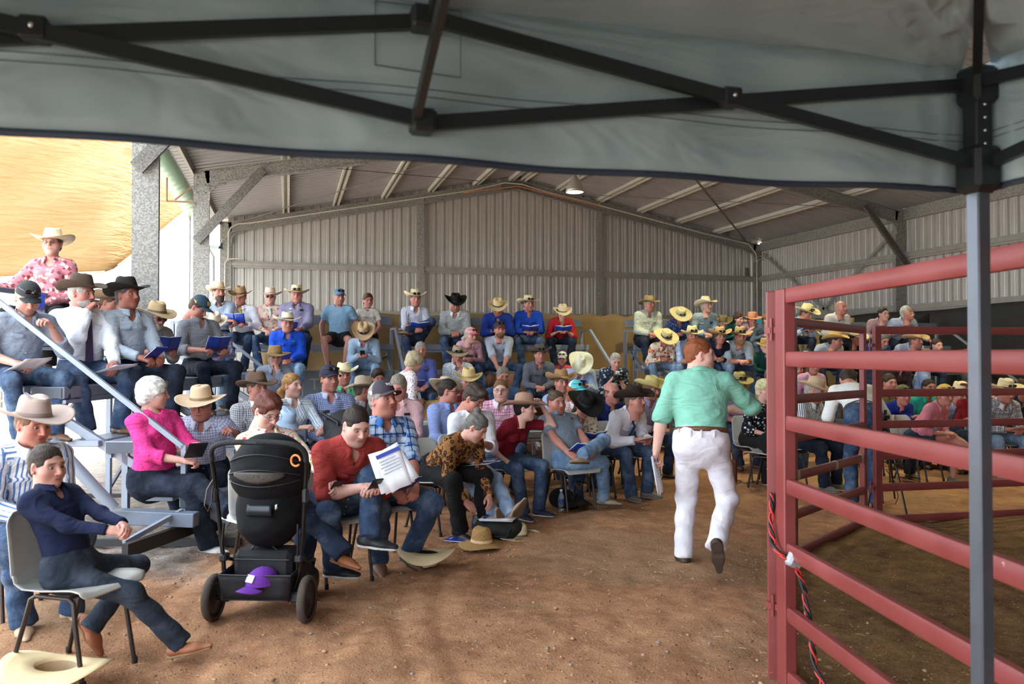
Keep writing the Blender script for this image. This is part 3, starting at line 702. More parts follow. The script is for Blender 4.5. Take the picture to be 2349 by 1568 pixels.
# ------------------------------------------------------------------ canopy tent over the camera
def tent():
    hd = CX(1.25, 2.13)                                   # the far right leg
    a = Vector((hd.x, hd.y, 0)); b = a + Vector((-3, 0, 0)); c = b + Vector((0, -3, 0)); d = a + Vector((0, -3, 0))
    mid = (a + c) / 2; zt, zb, zs = 2.34, 2.105, 2.045
    T = empty('canopy_tent', a, label='grey pop-up canopy tent with black folding frame over the viewpoint', cat='tent')
    L = lambda p: Vector(p) - a
    FR, fb_, ft = base('black_enamel', '23282d', .38, .3)
    fabric, b_, t_ = base('grey_canopy_fabric', '8894a0', .5, 0, .5)
    b_.inputs['Sheen Weight'].default_value = .2
    tc = t_.add('ShaderNodeTexCoord'); wvn = t_.noise(tc.outputs['Object'], 2.2, 3, .5, .6); wv2 = t_.noise(tc.outputs['Object'], 700, 1, .5)
    t_.link(t_.ramp(wvn, [(.3, lin('7d939c')), (.7, lin('9cb2ba'))]), b_.inputs['Base Color'])
    bn = t_.add('ShaderNodeBump', i_Strength=.45, i_Distance=.10); mpf = t_.add('ShaderNodeMapping'); mpf.inputs['Scale'].default_value = (.8, 2.2, 2.6); mpf.inputs['Rotation'].default_value = (0, .5, 0); t_.link(tc.outputs['Object'], mpf.inputs[0]); t_.link(t_.noise(mpf.outputs[0], 2.0, 3, .5, 1.0), bn.inputs['Height']); t_.link(bn.outputs[0], b_.inputs['Normal'])
    cs = [a, b, c, d]
    for i, q in enumerate(cs):
        mb = MB(); mb.box(L((q.x, q.y, 1.13)), (.042, .042, 2.26), Matrix.Rotation(math.radians(0), 3, 'Z'), .004); leg = mb.build('leg', plain('565b64', .35, .4), T)
        mb = MB(); mb.box(L((q.x, q.y, .012)), (.11, .11, .012), bev=.003); mb.build('foot_plate', plain('3a3d42', .5), leg)
        mb = MB(); mb.box(L((q.x, q.y, .35)), (.034, .034, .7)); mb.box(L((q.x + .0, q.y - .03, .22)), (.05, .05, .1), bev=.006); mb.build('lower_leg', FR, leg)
        mb = MB(); mb.box(L((q.x, q.y, zb - .01)), (.085, .085, .12), bev=.012); mb.box(L((q.x, q.y, zb - .05)), (.06, .06, .05), bev=.006); mb.build('slider_bracket', FR, T)
        mb = MB(); mb.box(L((q.x, q.y, zt - .02)), (.08, .08, .1), bev=.012); mb.build('corner_bracket', FR, T)
        for k in range(4): MB().ball(L((q.x, q.y - .024, 2.16 + k * .035)), .005, 8, 6).build('rivet', plain('c9cdd2', .25, .9), leg)
        mb = MB(); mb.box(L((q.x + .0, q.y, 2.22)), (.055, .048, .2), bev=.004); mb.build('leg_sleeve', FR, leg)
        # hip pole up to the peak
        mb = MB(); mb.beam(L((q.x, q.y, zt)), L((q.x + (mid.x - q.x) * .5, q.y + (mid.y - q.y) * .5, zt + .36)), .022, .034); mb.beam(L((q.x + (mid.x - q.x) * .5, q.y + (mid.y - q.y) * .5, zt + .36)), L((mid.x, mid.y, zt + .62)), .022, .034); mb.build('hip_pole', FR, T)
    def scissor(p, q, n=2):
        p, q = Vector(p), Vector(q); off = (q - p).cross(Vector((0, 0, 1))).normalized() * .014
        for k in range(n):
            s, e = p.lerp(q, k / n), p.lerp(q, (k + 1) / n)
            for w, (z0, z1) in ((1, (zt - .01, zb)), (-1, (zb, zt - .01))):
                mb = MB(); mb.beam(L((s.x, s.y, z0)) + off * w, L((e.x, e.y, z1)) + off * w, .016, .032); br_ = mb.build('truss_bar', FR, T)
            m_ = (s + e) / 2; mb = MB(); mb.box(L((m_.x, m_.y, (zt + zb) / 2)), (.05, .05, .044), bev=.005); mb.build('pivot_joint', FR, T)
            mb = MB(); mb.ball(L((m_.x, m_.y, (zt + zb) / 2)) - off.normalized() * .027 * (1 if off.y > 0 else -1), .006, 8, 6); mb.build('pivot_bolt', plain('c9cdd2', .25, .9), T)
            if k < n - 1:
                for z in (zt - .01, zb): mb = MB(); mb.box(L((e.x, e.y, z)), (.055, .06, .05), bev=.008); mb.build('hinge_bracket', FR, T)
    for i in range(4): scissor(cs[i], cs[(i + 1) % 4])
    for i in range(4):
        m_ = (cs[i] + cs[(i + 1) % 4]) / 2
        for z0, z1, w in ((zb, zt + .36, .016), (zt - .01, zt + .60, -.016)):
            mb = MB(); o_2 = (mid - m_).cross(Vector((0, 0, 1))).normalized() * w; mb.beam(L((m_.x, m_.y, z0)) + o_2, L((mid.x, mid.y, z1)) + o_2, .016, .032); mb.build('centre_truss_bar', FR, T)
    mb = MB(); mb.beam(L((mid.x, mid.y, zt + .30)), L((mid.x, mid.y, zt + .66)), .03, .03, (1, 0, 0)); mb.build('centre_mast', FR, T)
    # roof cloth: four panels rising to the peak, gathered in folds towards the corners
    for i in range(4):
        p, q = cs[i], cs[(i + 1) % 4]; out = ((p + q) / 2 - mid).normalized()
        def roof_fn(u, v, p=p, q=q):
            e = p.lerp(q, u); x = e.lerp(mid, v) + out * .05 * max(0, 1 - v * 8)
            z = zt + .040 + .62 * v ** 1.12 - .05 * math.sin(math.pi * u) * math.sin(math.pi * v) * v
            cr = min(u, 1 - u)                              # distance from the corner along the edge
            rr = math.hypot(cr * 3, v * 1.5); an = math.atan2(v * 1.5, cr * 3 + 1e-6)
            z += .022 * math.sin(an * 22) * math.exp(-rr / .6) * min(1, rr / .08) * (1 - math.exp(-an * 6)) + .012 * math.sin(9 * u + 14 * v) * math.sin(math.pi * v)
            return L((x.x, x.y, z))
        mb = MB(); mb.sheet(roof_fn, 84, 48, .0); mb.build('roof_cloth', fabric, T)
        def val_fn(u, v, p=p, q=q, out=out):
            e = p.lerp(q, u) + out * (.035 + .012 * math.sin(u * 9 + i) * v + .010 * math.sin(u * 31 + v * 2) * (.4 + v) + .03 * v * math.sin(math.pi * u))
            cr = min(u, 1 - u) * 3
            e += out * .01 * math.sin(cr * 70) * math.exp(-cr / .10)
            z = zt + .045 - (zt + .045 - zs) * v - .014 * math.sin(math.pi * u) * v
            return L((e.x, e.y, z))
        mb = MB(); mb.sheet(val_fn, 110, 8, .002); vl = mb.build('valance', fabric, T)
        mb = MB(); mb.sheet(lambda u, v: val_fn(u, 1.0 - .035 + .045 * v) - out * .002, 110, 1, .006); mb.build('hem', plain('2b3648', .7), vl)
        mb = MB()
        for vv in (.55, .60): mb.tube([val_fn(k / 60, vv) - out * .002 for k in range(61)], .0011, 4)
        mb.build('stitching', plain('4a545c', .8), vl)
    # square reinforcement patch above the middle joint of the far valance
    m_ = (a + b) / 2; mb = MB()
    pts = [L((m_.x - .10, m_.y + .028, zt - .11)), L((m_.x + .09, m_.y + .028, zt - .12)), L((m_.x + .09, m_.y + .028, zt + .03)), L((m_.x - .10, m_.y + .028, zt + .03))]
    mb.tube(pts + [pts[0]], .0013, 4); mb.build('patch_seam', plain('3f484f', .8), T)
tent()

# ------------------------------------------------------------------ red steel yard panels
RED, rb_, rt_ = base('red_oxide_paint', '9c4747', .38, .0, .5)
tc = rt_.add('ShaderNodeTexCoord'); n1 = rt_.noise(tc.outputs['Object'], 3, 4); n2 = rt_.noise(tc.outputs['Object'], 14, 5, .75)
cc = rt_.ramp(n1, [(.3, lin('7c3634')), (.7, lin('8c4240'))])
cc = rt_.mix(rt_.m_('GREATER_THAN', n2, .735), cc, lin('b08a80')); rt_.link(cc, rb_.inputs['Base Color'])
rt_.link(rt_.ramp(n1, [(.3, (.3,) * 3 + (1,)), (.7, (.5,) * 3 + (1,))]), rb_.inputs['Roughness'])
def rail_section(mb, a, b, h=.075, w=.042):
    """flattened oval tube"""
    a, b = Vector(a), Vector(b); d = (b - a).normalized(); x = d.cross(Vector((0, 0, 1))).normalized(); u = x.cross(d)
    n = 12; v = []
    for p in (a, b):
        for k in range(n):
            an = 6.2832 * k / n; cx, cy = math.cos(an), math.sin(an)
            v.append(p + x * w / 2 * math.copysign(abs(cx) ** .5, cx) + u * h / 2 * math.copysign(abs(cy) ** .4, cy))
    mb.add(v, [(k, (k + 1) % n, n + (k + 1) % n, n + k) for k in range(n)], smooth=True)
    mb.add(v[:n], [tuple(range(n))[::-1]], smooth=False); mb.add(v[n:], [tuple(range(n))], smooth=False)
def panel(a, b, label, top=1.92, n=7, dz0=0, dz1=0, low=.04, post=.05, bands=()):
    a, b = Vector(a), Vector(b); o = a.copy(); T = empty('yard_panel', (a.x, a.y, 0), label=label, cat='fence panel', group='red yard panels around the ring')
    d = (b - a).normalized(); nn = Vector((d.y, -d.x, 0))
    for q, z in ((a + d * .03, dz0), (b - d * .03, dz1)):
        mb = MB(); mb.beam(Vector((q.x - o.x, q.y - o.y, z - .04)), Vector((q.x - o.x, q.y - o.y, top + z)), post, .075 if post < .06 else .10, d if False else Vector((d.x, d.y, 0)), .006); mb.build('post', RED, T, 30)
    for k in range(n):
        z = low + (top - .035 - low) * k / (n - 1)
        p, q = a + d * .06 - o, b - d * .06 - o
        mb = MB(); rail_section(mb, Vector((p.x, p.y, z + dz0)), Vector((q.x, q.y, z + dz1))); r = mb.build('rail', RED, T, 40)
        for kk, t in bands:
            if kk == k:
                c = p.lerp(q, t); m2 = MB(); rail_section(m2, Vector((c.x, c.y, z + dz0 + (dz1 - dz0) * t)) - d * .03, Vector((c.x, c.y, z + dz0 + (dz1 - dz0) * t)) + d * .03, .079, .046); m2.build('tape_band', plain('b9aa98', .6), r)
    # joining lugs
    mb = MB()
    for z in (.35, 1.72): mb = MB(); mb.box((-d.x * .02, -d.y * .02, z + dz0), (.05, .05, .03)); mb.tube([(-d.x * .045, -d.y * .045, z + dz0 - .05), (-d.x * .045, -d.y * .045, z + dz0 + .06)], .009, 8); mb.build('joining_lug', RED, T)
    return T
near = panel(CX(1.335, 3.93), CX(1.335 + .0832 * 2.55, 3.93 - 2.55), 'nearest red panel running past the camera with taped cables on its post', post=.062)
panel(CX(1.31, 4.02), CX(1.60, 4.92), 'narrow red panel seen edge-on behind the near corner post')
panel(CX(1.66, 5.0), CX(2.14, 6.2), 'red panel seen edge-on between the corner post and the white shirted helper', dz1=-.01)
panel(CX(2.20, 6.28), CX(3.37, 7.63), 'red panel on the far left of the ring with tape bands on a rail', 1.90, dz0=-.01, dz1=-.03, bands=((2, .02), (2, .55), (2, .97)))
panel(CX(3.50, 7.70), CX(5.65, 8.15), 'red panel along the back of the ring nearest the tripod', 1.90, dz0=-.03, dz1=-.03)
panel(CX(5.7, 8.15), CX(7.4, 7.4), 'red panel at the far right back of the ring', 1.90)
# cables on the corner post
cr_, cb_ = plain('c2342f', .4), plain('1c1e22', .4)
pb = CX(1.30, 3.90)
cab = empty('cable_run', (pb.x, pb.y, 0), label='red and black twisted cables taped to the near corner post', cat='cable')
def cpt(px, py, Z): return P(px, py, Z) - Vector((pb.x, pb.y, 0))
main = [(1769, 1130, 3.98), (1766, 1180, 3.97), (1768, 1230, 3.93), (1780, 1262, 3.86), (1815, 1290, 3.80), (1835, 1330, 3.80), (1845, 1390, 3.78), (1855, 1450, 3.74), (1862, 1510, 3.72), (1880, 1560, 3.68), (1900, 1610, 3.62)]
from mathutils.geometry import interpolate_bezier
def smooth_path(pts, k=8):
    out = []
    for i in range(len(pts) - 1):
        p0 = pts[max(i - 1, 0)]; p1 = pts[i]; p2 = pts[i + 1]; p3 = pts[min(i + 2, len(pts) - 1)]
        for j in range(k):
            t = j / k; out.append(.5 * ((2 * p1) + (p2 - p0) * t + (2 * p0 - 5 * p1 + 4 * p2 - p3) * t * t + (3 * p1 - p0 - 3 * p2 + p3) * t ** 3))
    out.append(pts[-1]); return out
sp_ = smooth_path([cpt(*q) for q in main], 10)
for k, (m, r) in enumerate(((cr_, .006), (cb_, .006), (cr_, .0045), (cb_, .008))):
    tw = 1.0 if k < 3 else .4
    MB().tube([q + RGT * (.010 * math.cos(i * .55 * tw + k * 1.6)) + FWD * (.010 * math.sin(i * .55 * tw + k * 1.6) - .01) + Vector((0, 0, .0)) for i, q in enumerate(sp_)], r, 6).build('cable', m, cab)
mb = MB(); mb.box(cpt(1820, 1283, 3.80), (.07, .05, .07), Matrix.Rotation(.5, 3, 'Y'), .01); mb.build('tape', plain('a9adb0', .4, .3), cab)

# ------------------------------------------------------------------ grandstands
BLUEG = plain('8e97a6', .42, .1, var=.07, vs=5); BLUED = plain('4c535e', .5, .1); CHAN = plain('2f2c2b', .6, .2)
SEATZ = [.43, .88, 1.33, 1.78]
def stand(name, label, o, along, back, length, run=.75, tiers=4, z0=0):
    """o: front left corner on the ground; along: row direction; back: direction to higher rows"""
    o = Vector(o); al = Vector(along).normalized(); bk = Vector(back).normalized()
    T = empty('grandstand', o, label=label, cat='grandstand', group='blue grey tiered steel grandstands')
    def pt(a, b, z): return al * a + bk * b + Vector((0, 0, z))
    for k in range(tiers):
        z = SEATZ[k] + z0; y = run * k
        mb = MB()                                           # folded plank with end cap and lip
        mb.beam(pt(0, y, z - .05), pt(length, y, z - .05), .28, .10, bev=.008); pl = mb.build('seat_plank', BLUEG, T)
        mb = MB(); mb.beam(pt(-.012, y, z - .05), pt(.012, y, z - .05), .25, .085); mb.build('end_cap', BLUED, pl)
        mb = MB(); mb.beam(pt(.02, y - .12, z - .125), pt(length - .02, y - .12, z - .125), .05, .03); mb.beam(pt(.02, y + .12, z - .125), pt(length - .02, y + .12, z - .125), .05, .03); mb.build('plank_rail', BLUEG, T)
        if k: mb = MB(); mb.beam(pt(0, y - .30, z - .47), pt(length, y - .30, z - .47), .26, .05, bev=.005); mb.build('foot_plank', BLUEG, T)
    nf = max(2, int(round(length / 2.0)) + 1)
    for i in range(nf):
        a = .08 + (length - .16) * i / (nf - 1)
        mb = MB(); mb.beam(pt(a, -.35, .03), pt(a, run * (tiers - 1) + .3, .03), .06, .06); mb.build('ground_bearer', CHAN, T)
        mb = MB(); mb.beam(pt(a, -.25, .18), pt(a, run * (tiers - 1) + .2, SEATZ[tiers - 1] - .15), .05, .07); mb.build('raker', BLUEG, T)
        for k in range(tiers):
            mb = MB(); mb.beam(pt(a, run * k, .05), pt(a, run * k, SEATZ[k] - .1), .05, .05, al); mb.build('upright', BLUEG, T)
            if k and i < nf - 1 and k == tiers - 1:
                a2 = .08 + (length - .16) * (i + 1) / (nf - 1)
                mb = MB(); mb.beam(pt(a, run * k, .1), pt(a2, run * k, SEATZ[k] - .2), .03, .03); mb.build('cross_brace', BLUED, T)
    # back rail and end handrails
    yb = run * (tiers - 1) + .26
    mb = MB(); mb.beam(pt(0, yb, SEATZ[-1] + .42), pt(length, yb, SEATZ[-1] + .42), .04, .16 if z0 == 0 else .05, bev=.006); mb.build('back_rail', plain('6c7482', .45, .1), T)
    for a in (0.0, length):
        mb = MB(); mb.beam(pt(a, yb, .1), pt(a, yb, SEATZ[-1] + .29), .05, .05, al); mb.build('end_post', BLUEG, T)
        mb = MB(); mb.beam(pt(a, yb, SEATZ[-1] + .27), pt(a, run * (tiers - 1) - .2, SEATZ[-1] + .27), .04, .04); mb.beam(pt(a, run * (tiers - 1) - .2, SEATZ[-1] + .27), pt(a, .10, SEATZ[0] + .40), .04, .04); mb.beam(pt(a, .10, SEATZ[0] + .42), pt(a, .10, SEATZ[0]), .04, .04, al)
        mb.build('handrail', BLUEG, T)
    return T
def stand_row(pxa, pxb, ytop, label, run=.75):
    def atx(px, y):
        r = (px - 1174.5) / FPX; d = RGT * r + FWD; return Vector((d.x * y / d.y, y, 0))
    a = atx(pxa, ytop); b = atx(pxb, ytop)
    return stand('', label, (a.x, ytop - run * 3, 0), (1, 0, 0), (0, 1, 0), b.x - a.x, run)
stand_row(490, 902, 14.0, 'grandstand against the back wall behind the bearded man, left of the gap')
stand_row(922, 1345, 14.0, 'middle back wall grandstand holding the two men in royal blue shirts')
stand_row(1447, 1815, 14.0, 'back wall grandstand behind the green shirted auctioneer')
stand_row(1860, 2170, 14.0, 'right back grandstand seen through the red panels')
stand('', 'left grandstand beside the open side with the woman in bright pink', CX(-2.62, 6.62), FWD, -RGT, 4.5, .62, 4, 1e-5)
# loose diagonal strut, round brace tube and ground beam at the open end of the left stand
ls = CX(-2.9, 6.5)
st = empty('stand_strut', ls, label='pale diagonal struts at the open end of the left grandstand', cat='strut')
def lp(px, py, Z): return P(px, py, Z) - ls
for a, b, w in (((288, 1243, 5.9), (420, 1170, 6.4), .035),):
    MB().beam(lp(*a), lp(*b), w, w).build('flat_strut', BLUEG, st)
MB().tube([lp(120, 1010, 6.1), lp(265, 1165, 6.2)], .045, 16).build('round_strut', BLUEG, st)
MB().beam(lp(270, 1182, 6.35), lp(453, 1190, 6.35), .12, .11, bev=.006).build('step_beam', plain('6b7687', .5), st)
MB().beam(lp(290, 1262, 5.75), lp(500, 1188, 7.0), .05, .1).build('ground_channel', CHAN, st)

# ------------------------------------------------------------------ cloths behind the stands
def hanging(name, pts_top, pts_bot, col, label, amp=.05, fr=9, T=.006, nu=60, nv=16, mat=None):
    a0, a1 = Vector(pts_top[0]), Vector(pts_top[1]); b0, b1 = Vector(pts_bot[0]), Vector(pts_bot[1]); o = Vector((a0.x, a0.y, 0))
    r = empty(name, o, label=label, cat='cloth'); nrm = (a1 - a0).cross(Vector((0, 0, 1))).normalized()
    def fn(u, v):
        p = a0.lerp(a1, u).lerp(b0.lerp(b1, u), v)
        return p - o + nrm * amp * (math.sin(fr * u + 2 * v) * .6 + math.sin(fr * 2.7 * u - 1.5 * v + 1) * .4) * (.25 + v * .75) + Vector((0, 0, -.05 * math.sin(math.pi * u * 3) ** 2 * (1 - v)))
    MB().sheet(fn, nu, nv, T).build('cloth_panel', mat or plain(col, .8, bump=.3, bs=14, var=.1), r); return r
brown = plain('8c7048', .75, bump=.35, bs=9, var=.14, vs=2)
def yline(px, y, z):
    r = (px - 1174.5) / FPX; d = RGT * r + FWD; return Vector((d.x * y / d.y, y, z))
hanging('brown_cloth', (yline(600, 14.62, 2.35), yline(1300, 14.62, 2.38)), (yline(600, 14.62, .1), yline(1300, 14.62, .1)), '', 'brown cloth hung behind the back wall grandstands', mat=brown, fr=26)
hanging('brown_cloth', (yline(1296, 14.7, 2.42), yline(1460, 14.7, 2.40)), (yline(1296, 14.7, .05), yline(1460, 14.7, .05)), '', 'brown cloth filling the gap beside the photographer in dark floral', mat=brown, fr=9, amp=.09)
hanging('brown_cloth', (yline(1462, 14.66, 2.35), yline(1960, 14.66, 2.4)), (yline(1462, 14.66, .1), yline(1960, 14.66, .1)), '', 'brown cloth hung behind the far right grandstand', mat=brown, fr=16)
bl = plain('2b2a29', .7, bump=.4, bs=8, var=.2)
hanging('black_shade_cloth', (Vector((XR - .25, 21.0, zk(2.36))), Vector((XR - .25, 9.0, zk(2.42)))), (Vector((XR - .25, 21.0, .05)), Vector((XR - .25, 9.0, .05))), '', 'black shade cloth tied along the right wall girt', mat=bl, fr=14)
hanging('black_shade_cloth', (yline(1985, 14.9, 2.08), Vector((XR - .5, 14.9, 2.55))), (yline(1975, 14.9, .05), Vector((XR - .5, 14.9, .05))), '', 'black shade cloth behind the grey moustached man', mat=bl, fr=6)
# translucent banner behind the left back grandstand, its lettering seen from behind
def text_obj(txt, size, mat, name='lettering', ext=.0008, align='CENTER'):
    c = bpy.data.curves.new('txt', 'FONT'); c.body = txt; c.size = size; c.extrude = ext; c.align_x = align; c.align_y = 'CENTER'; c.resolution_u = 3
    c.resolution_u = 2; q = bpy.data.objects.new('txt', c); COL.objects.link(q); bpy.context.view_layer.update()
    me = bpy.data.meshes.new_from_object(q.evaluated_get(bpy.context.evaluated_depsgraph_get())); me.materials.clear(); me.materials.append(mat)
    bpy.data.objects.remove(q); o = bpy.data.objects.new(name, me); COL.objects.link(o); o['kind'] = 'stuff'; return o
bp = yline(690, 13.05, 0)
bn_ = empty('banner', bp, label='grey banner under the left back grandstand with reversed lettering', cat='banner')
e = yline(905, 13.05, 0) - bp
MB().sheet(lambda u, v: (e.x * u, .02 * math.sin(u * 12), .62 + .72 * v), 30, 4, .004).build('banner_cloth', plain('737880', .7), bn_)
tx = text_obj('CONTACT', .26, plain('a59a88', .7)); tx.parent = bn_; tx.location = (e.x * .52, -.04, 1.12); tx.rotation_euler = (math.pi / 2, 0, 0); tx.scale = (-1, 1, 1)
bp = yline(985, 13.05, 0); bn2 = empty('banner', bp, label='rusty red banner under the middle grandstand', cat='banner'); e2 = yline(1300, 13.05, 0) - bp
MB().sheet(lambda u, v: (e2.x * u, .02 * math.sin(u * 12), .55 + .72 * v), 30, 4, .004).build('banner_cloth', plain('8a5a48', .7), bn2)
tx = text_obj('SALE', .3, plain('b59a88', .7)); tx.parent = bn2; tx.location = (e2.x * .5, -.04, .85); tx.rotation_euler = (math.pi / 2, 0, 0); tx.scale = (-1, 1, 1)
# ------------------------------------------------------------------ templates: heads, hair, hands, shoes, hats
V3 = lambda *a: np.array(a, float)
def head_template(kind, h):
    """face looks along +y, up +z, origin between the ears"""
    f = Field((-.11, -.13, -.20), (.11, .15, .15), h)
    fem = kind == 'f'; kid = kind == 'k'; fat = kind == 'w'
    jaw = .052 if fem else .050 if kid else .066 if fat else .058
    f.ell((0, -.014, .030), (.077, .097, .090), k=.02)
    f.ell((0, .030, -.030), (.064 + (.008 if fat else 0), .062, .070), k=.03)
    f.ell((0, .026, -.070), (jaw, .056, .050), k=.03)
    f.ell((0, .070 if not fem else .066, -.098 if not kid else -.090), (.022, .018, .017), k=.03)
    if fat: f.ell((0, .035, -.100), (.058, .050, .030), k=.03)
    for s_ in (-1, 1):
        f.ell((s_ * .043, .050, -.026), (.025, .028, .024), k=.03)
        f.cone((s_ * .012, .082, .026), (s_ * .044, .068, .028), .012, .011, k=.018)     # brow
        f.ell((s_ * .031, .099, .007), (.018, .018, .0095), k=.014, op='sub')              # socket
        f.ell((s_ * .078, -.004, -.006), (.009, .019, .031), k=.008, R=Matrix.Rotation(s_ * -.35, 3, 'Z'))
        f.ell((s_ * .083, .006, -.004), (.006, .009, .016), k=.006, op='sub')
    f.cone((0, .086, .018), (0, .110, -.022), .0085, .0115, k=.013)                          # nose
    f.ell((0, .110, -.027), (.012, .012, .010), k=.008)
    for s_ in (-1, 1): f.ell((s_ * .0125, .096, -.031), (.0075, .010, .007), k=.006)
    f.ell((0, .082, -.058), (.024, .014, .013), k=.012)
    f.ell((0, .093, -.0535), (.020, .0075, .0042), k=.004); f.ell((0, .091, -.0645), (.017, .0078, .0052), k=.004)
    f.ell((0, .099, -.0590), (.022, .006, .0018), k=.002, op='sub')
    nr = .046 if fem or kid else .062 if fat else .056
    f.cone((0, -.022, -.045), (0, -.040, -.19), nr, nr * 1.08, k=.035)
    V, Q = f.mesh(1 if h < .0075 else 0)
    V = V[:, :]
    keepq = (V[Q][:, :, 2].max(1) > -.1999); Q = Q[keepq]
    tint = np.ones((len(V), 4))
    x, y, z = V.T
    lips = np.exp(-((x / .021) ** 4 + ((z + .0585) / .0095) ** 4)) * (y > .078)
    cheek = np.exp(-(((np.abs(x) - .045) / .022) ** 2 + ((z + .028) / .022) ** 2)) * (y > .02)
    nose = np.exp(-((x / .014) ** 2 + ((z + .024) / .016) ** 2)) * (y > .09)
    brow = np.exp(-(((np.abs(x) - .030) / .018) ** 4 + ((z - .0275 - .004 * np.cos(x * 60)) / .0052) ** 4)) * (y > .055)
    ear = (np.abs(x) > .07) * (np.abs(z) < .04) * (np.abs(y) < .03)
    stub = (np.clip((-.04 - z) / .02, 0, 1) * np.clip((y - .01) / .03, 0, 1) * np.clip((z + .125) / .01, 0, 1)) if kind in 'mw' else 0 * z
    socket_shade = np.exp(-(((np.abs(x) - .032) / .017) ** 4 + ((z - .008) / .012) ** 4)) * (y > .06)  # eye socket shade painted into the skin tint
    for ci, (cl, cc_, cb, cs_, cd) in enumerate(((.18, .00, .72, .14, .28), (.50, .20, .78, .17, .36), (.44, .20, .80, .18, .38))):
        tint[:, ci] = (1 - cl * lips) * (1 - cc_ * np.clip(cheek + nose + ear * .8, 0, 1)) * (1 - cb * brow) * (1 - cs_ * stub) * (1 - cd * socket_shade)
    return V, Q, tint
def sub_balls(items):
    """(centre, radius, slot) spheres as quads"""
    V = []; Q = []; M = []
    for c, r, sl, n, m in items:
        mb = MB(); mb.ball(c, r, n, m); k = len(V); V += mb.v; Q += [tuple(i + k for i in q) for q in mb.f]; M += [sl] * len(mb.f)
    return np.array(V, float), np.array(Q), np.array(M)
HEADS = {}
def head(kind, lod):
    if (kind, lod) not in HEADS:
        V, Q, T = head_template(kind, {0: .0047, 1: .0068, 2: .0105}[lod])
        it = []
        n, m = (12, 8) if lod < 2 else (8, 6)
        for s_ in (-1, 1):
            it.append(((s_ * .031, .0755, .0040), .0112, 1, n, m))
            it.append(((s_ * .031, .0812, .0036), (.0070, .0066, .0066), 2, 10, 6))
        V2, Q2, M2 = sub_balls(it)
        HEADS[kind, lod] = (np.vstack([V, V2]), np.vstack([Q, Q2 + len(V)]), np.vstack([T, np.ones((len(V2), 4))]), np.concatenate([np.zeros(len(Q), int), M2]))
    return HEADS[kind, lod]
def hair_template(style, h):
    f = Field((-.15, -.19, -.30), (.15, .14, .18), h)
    g = .009
    if style == 'short':
        f.ell((0, -.016, .034), (.080 + g * .4, .099 + g * .4, .094 + g), k=.01)
        f.ell((0, -.055, -.02), (.066, .052, .055), k=.02); cutz = -.055
    elif style == 'crop':
        f.ell((0, -.016, .032), (.0805, .1005, .0945), k=.01); f.ell((0, -.055, -.02), (.064, .050, .050), k=.02)
    elif style == 'mop':
        f.ell((0, -.012, .042), (.088, .108, .100), k=.01); f.ell((0, -.05, -.02), (.072, .06, .06), k=.02)
        f.ell((0.01, .072, .100), (.050, .035, .028), k=.03)
    elif style == 'puff':
        f.ell((0, -.020, .035), (.100, .118, .108), k=.01); f.ell((0, -.065, -.04), (.080, .062, .065), k=.03)
    elif style == 'bob':
        f.ell((0, -.018, .035), (.089, .108, .100), k=.01); f.cone((0, -.045, .0), (0, -.055, -.12), .082, .062, k=.03)
    elif style == 'bun':
        f.ell((0, -.016, .034), (.083, .102, .097), k=.01); f.ell((0, -.055, -.02), (.066, .050, .05), k=.02)
        f.ell((0, -.075, .125), (.036, .034, .032), k=.006)
    elif style == 'pony':
        f.ell((0, -.016, .034), (.083, .102, .096), k=.01); f.ell((0, -.055, -.01), (.066, .050, .05), k=.02)
        f.cone((0, -.115, -.01), (0.005, -.150, -.06), .024, .030, k=.02); f.cone((0.005, -.150, -.06), (0, -.13, -.17), .030, .018, k=.02)
    elif style == 'long':
        f.ell((0, -.018, .035), (.087, .105, .098), k=.01); f.cone((0, -.055, .0), (0, -.065, -.22), .080, .070, k=.03, flat=.6, side=(0, 1, 0))
    elif style == 'side':
        f.ell((0, -.018, .010), (.083, .100, .060), k=.01); f.ell((0, -.055, -.02), (.066, .052, .05), k=.02); f.ell((0, 0, .11), (.12, .16, .065), k=.008, op='sub')
    # cut away the face and what lies in front of the ears
    f.ell((0, .105, -.045), (.082, .085, .118), k=.012, op='sub')
    f.ell((0, .14, .005), (.070, .075, .075), k=.01, op='sub')
    if style not in ('bob', 'long', 'pony', 'puff'):
        for s_ in (-1, 1): f.ell((s_ * .09, -.002, -.02), (.03, .028, .045), k=.008, op='sub')
        f.plane((0, -.05, -.075), (0, .25, -1))
    f.warp(.0022 if style in ('crop', 'short') else .0034, 3.2 if h < .007 else 1.8, 1)
    return f.mesh(0)
def beard_template(h, long=False):
    f = Field((-.09, -.02, -.28), (.09, .14, .02), h)
    f.ell((0, .032, -.066), (.066, .070, .058), k=.02); f.ell((0, .072, -.095), (.034, .030, .030), k=.03)
    if long: f.cone((0, .075, -.10), (0, .085, -.20), .042, .018, k=.03)
    f.ell((0, .10, -.018), (.05, .05, .030), k=.006, op='sub'); f.ell((0, .112, -.060), (.020, .02, .0085), k=.004, op='sub')
    f.plane((0, .018, -.05), (0, -1, .1)); f.warp(.002, 3.5, 2); f.plane((0, .02, -.012), (0, .25, 1))
    return f.mesh(0)
HM = {}
def hair_mesh(style, lod, mat):
    k = (style, lod)
    if k not in HM: HM[k] = beard_template([.006, .007, .010][lod], style == 'beardlong') if style.startswith('beard') else hair_template(style, [.0058, .0075, .011][lod])
    kk = (style, lod, mat.name)
    if kk not in HM: HM[kk] = np_mesh('hair', HM[k][0], HM[k][1], mat)
    return HM[kk]
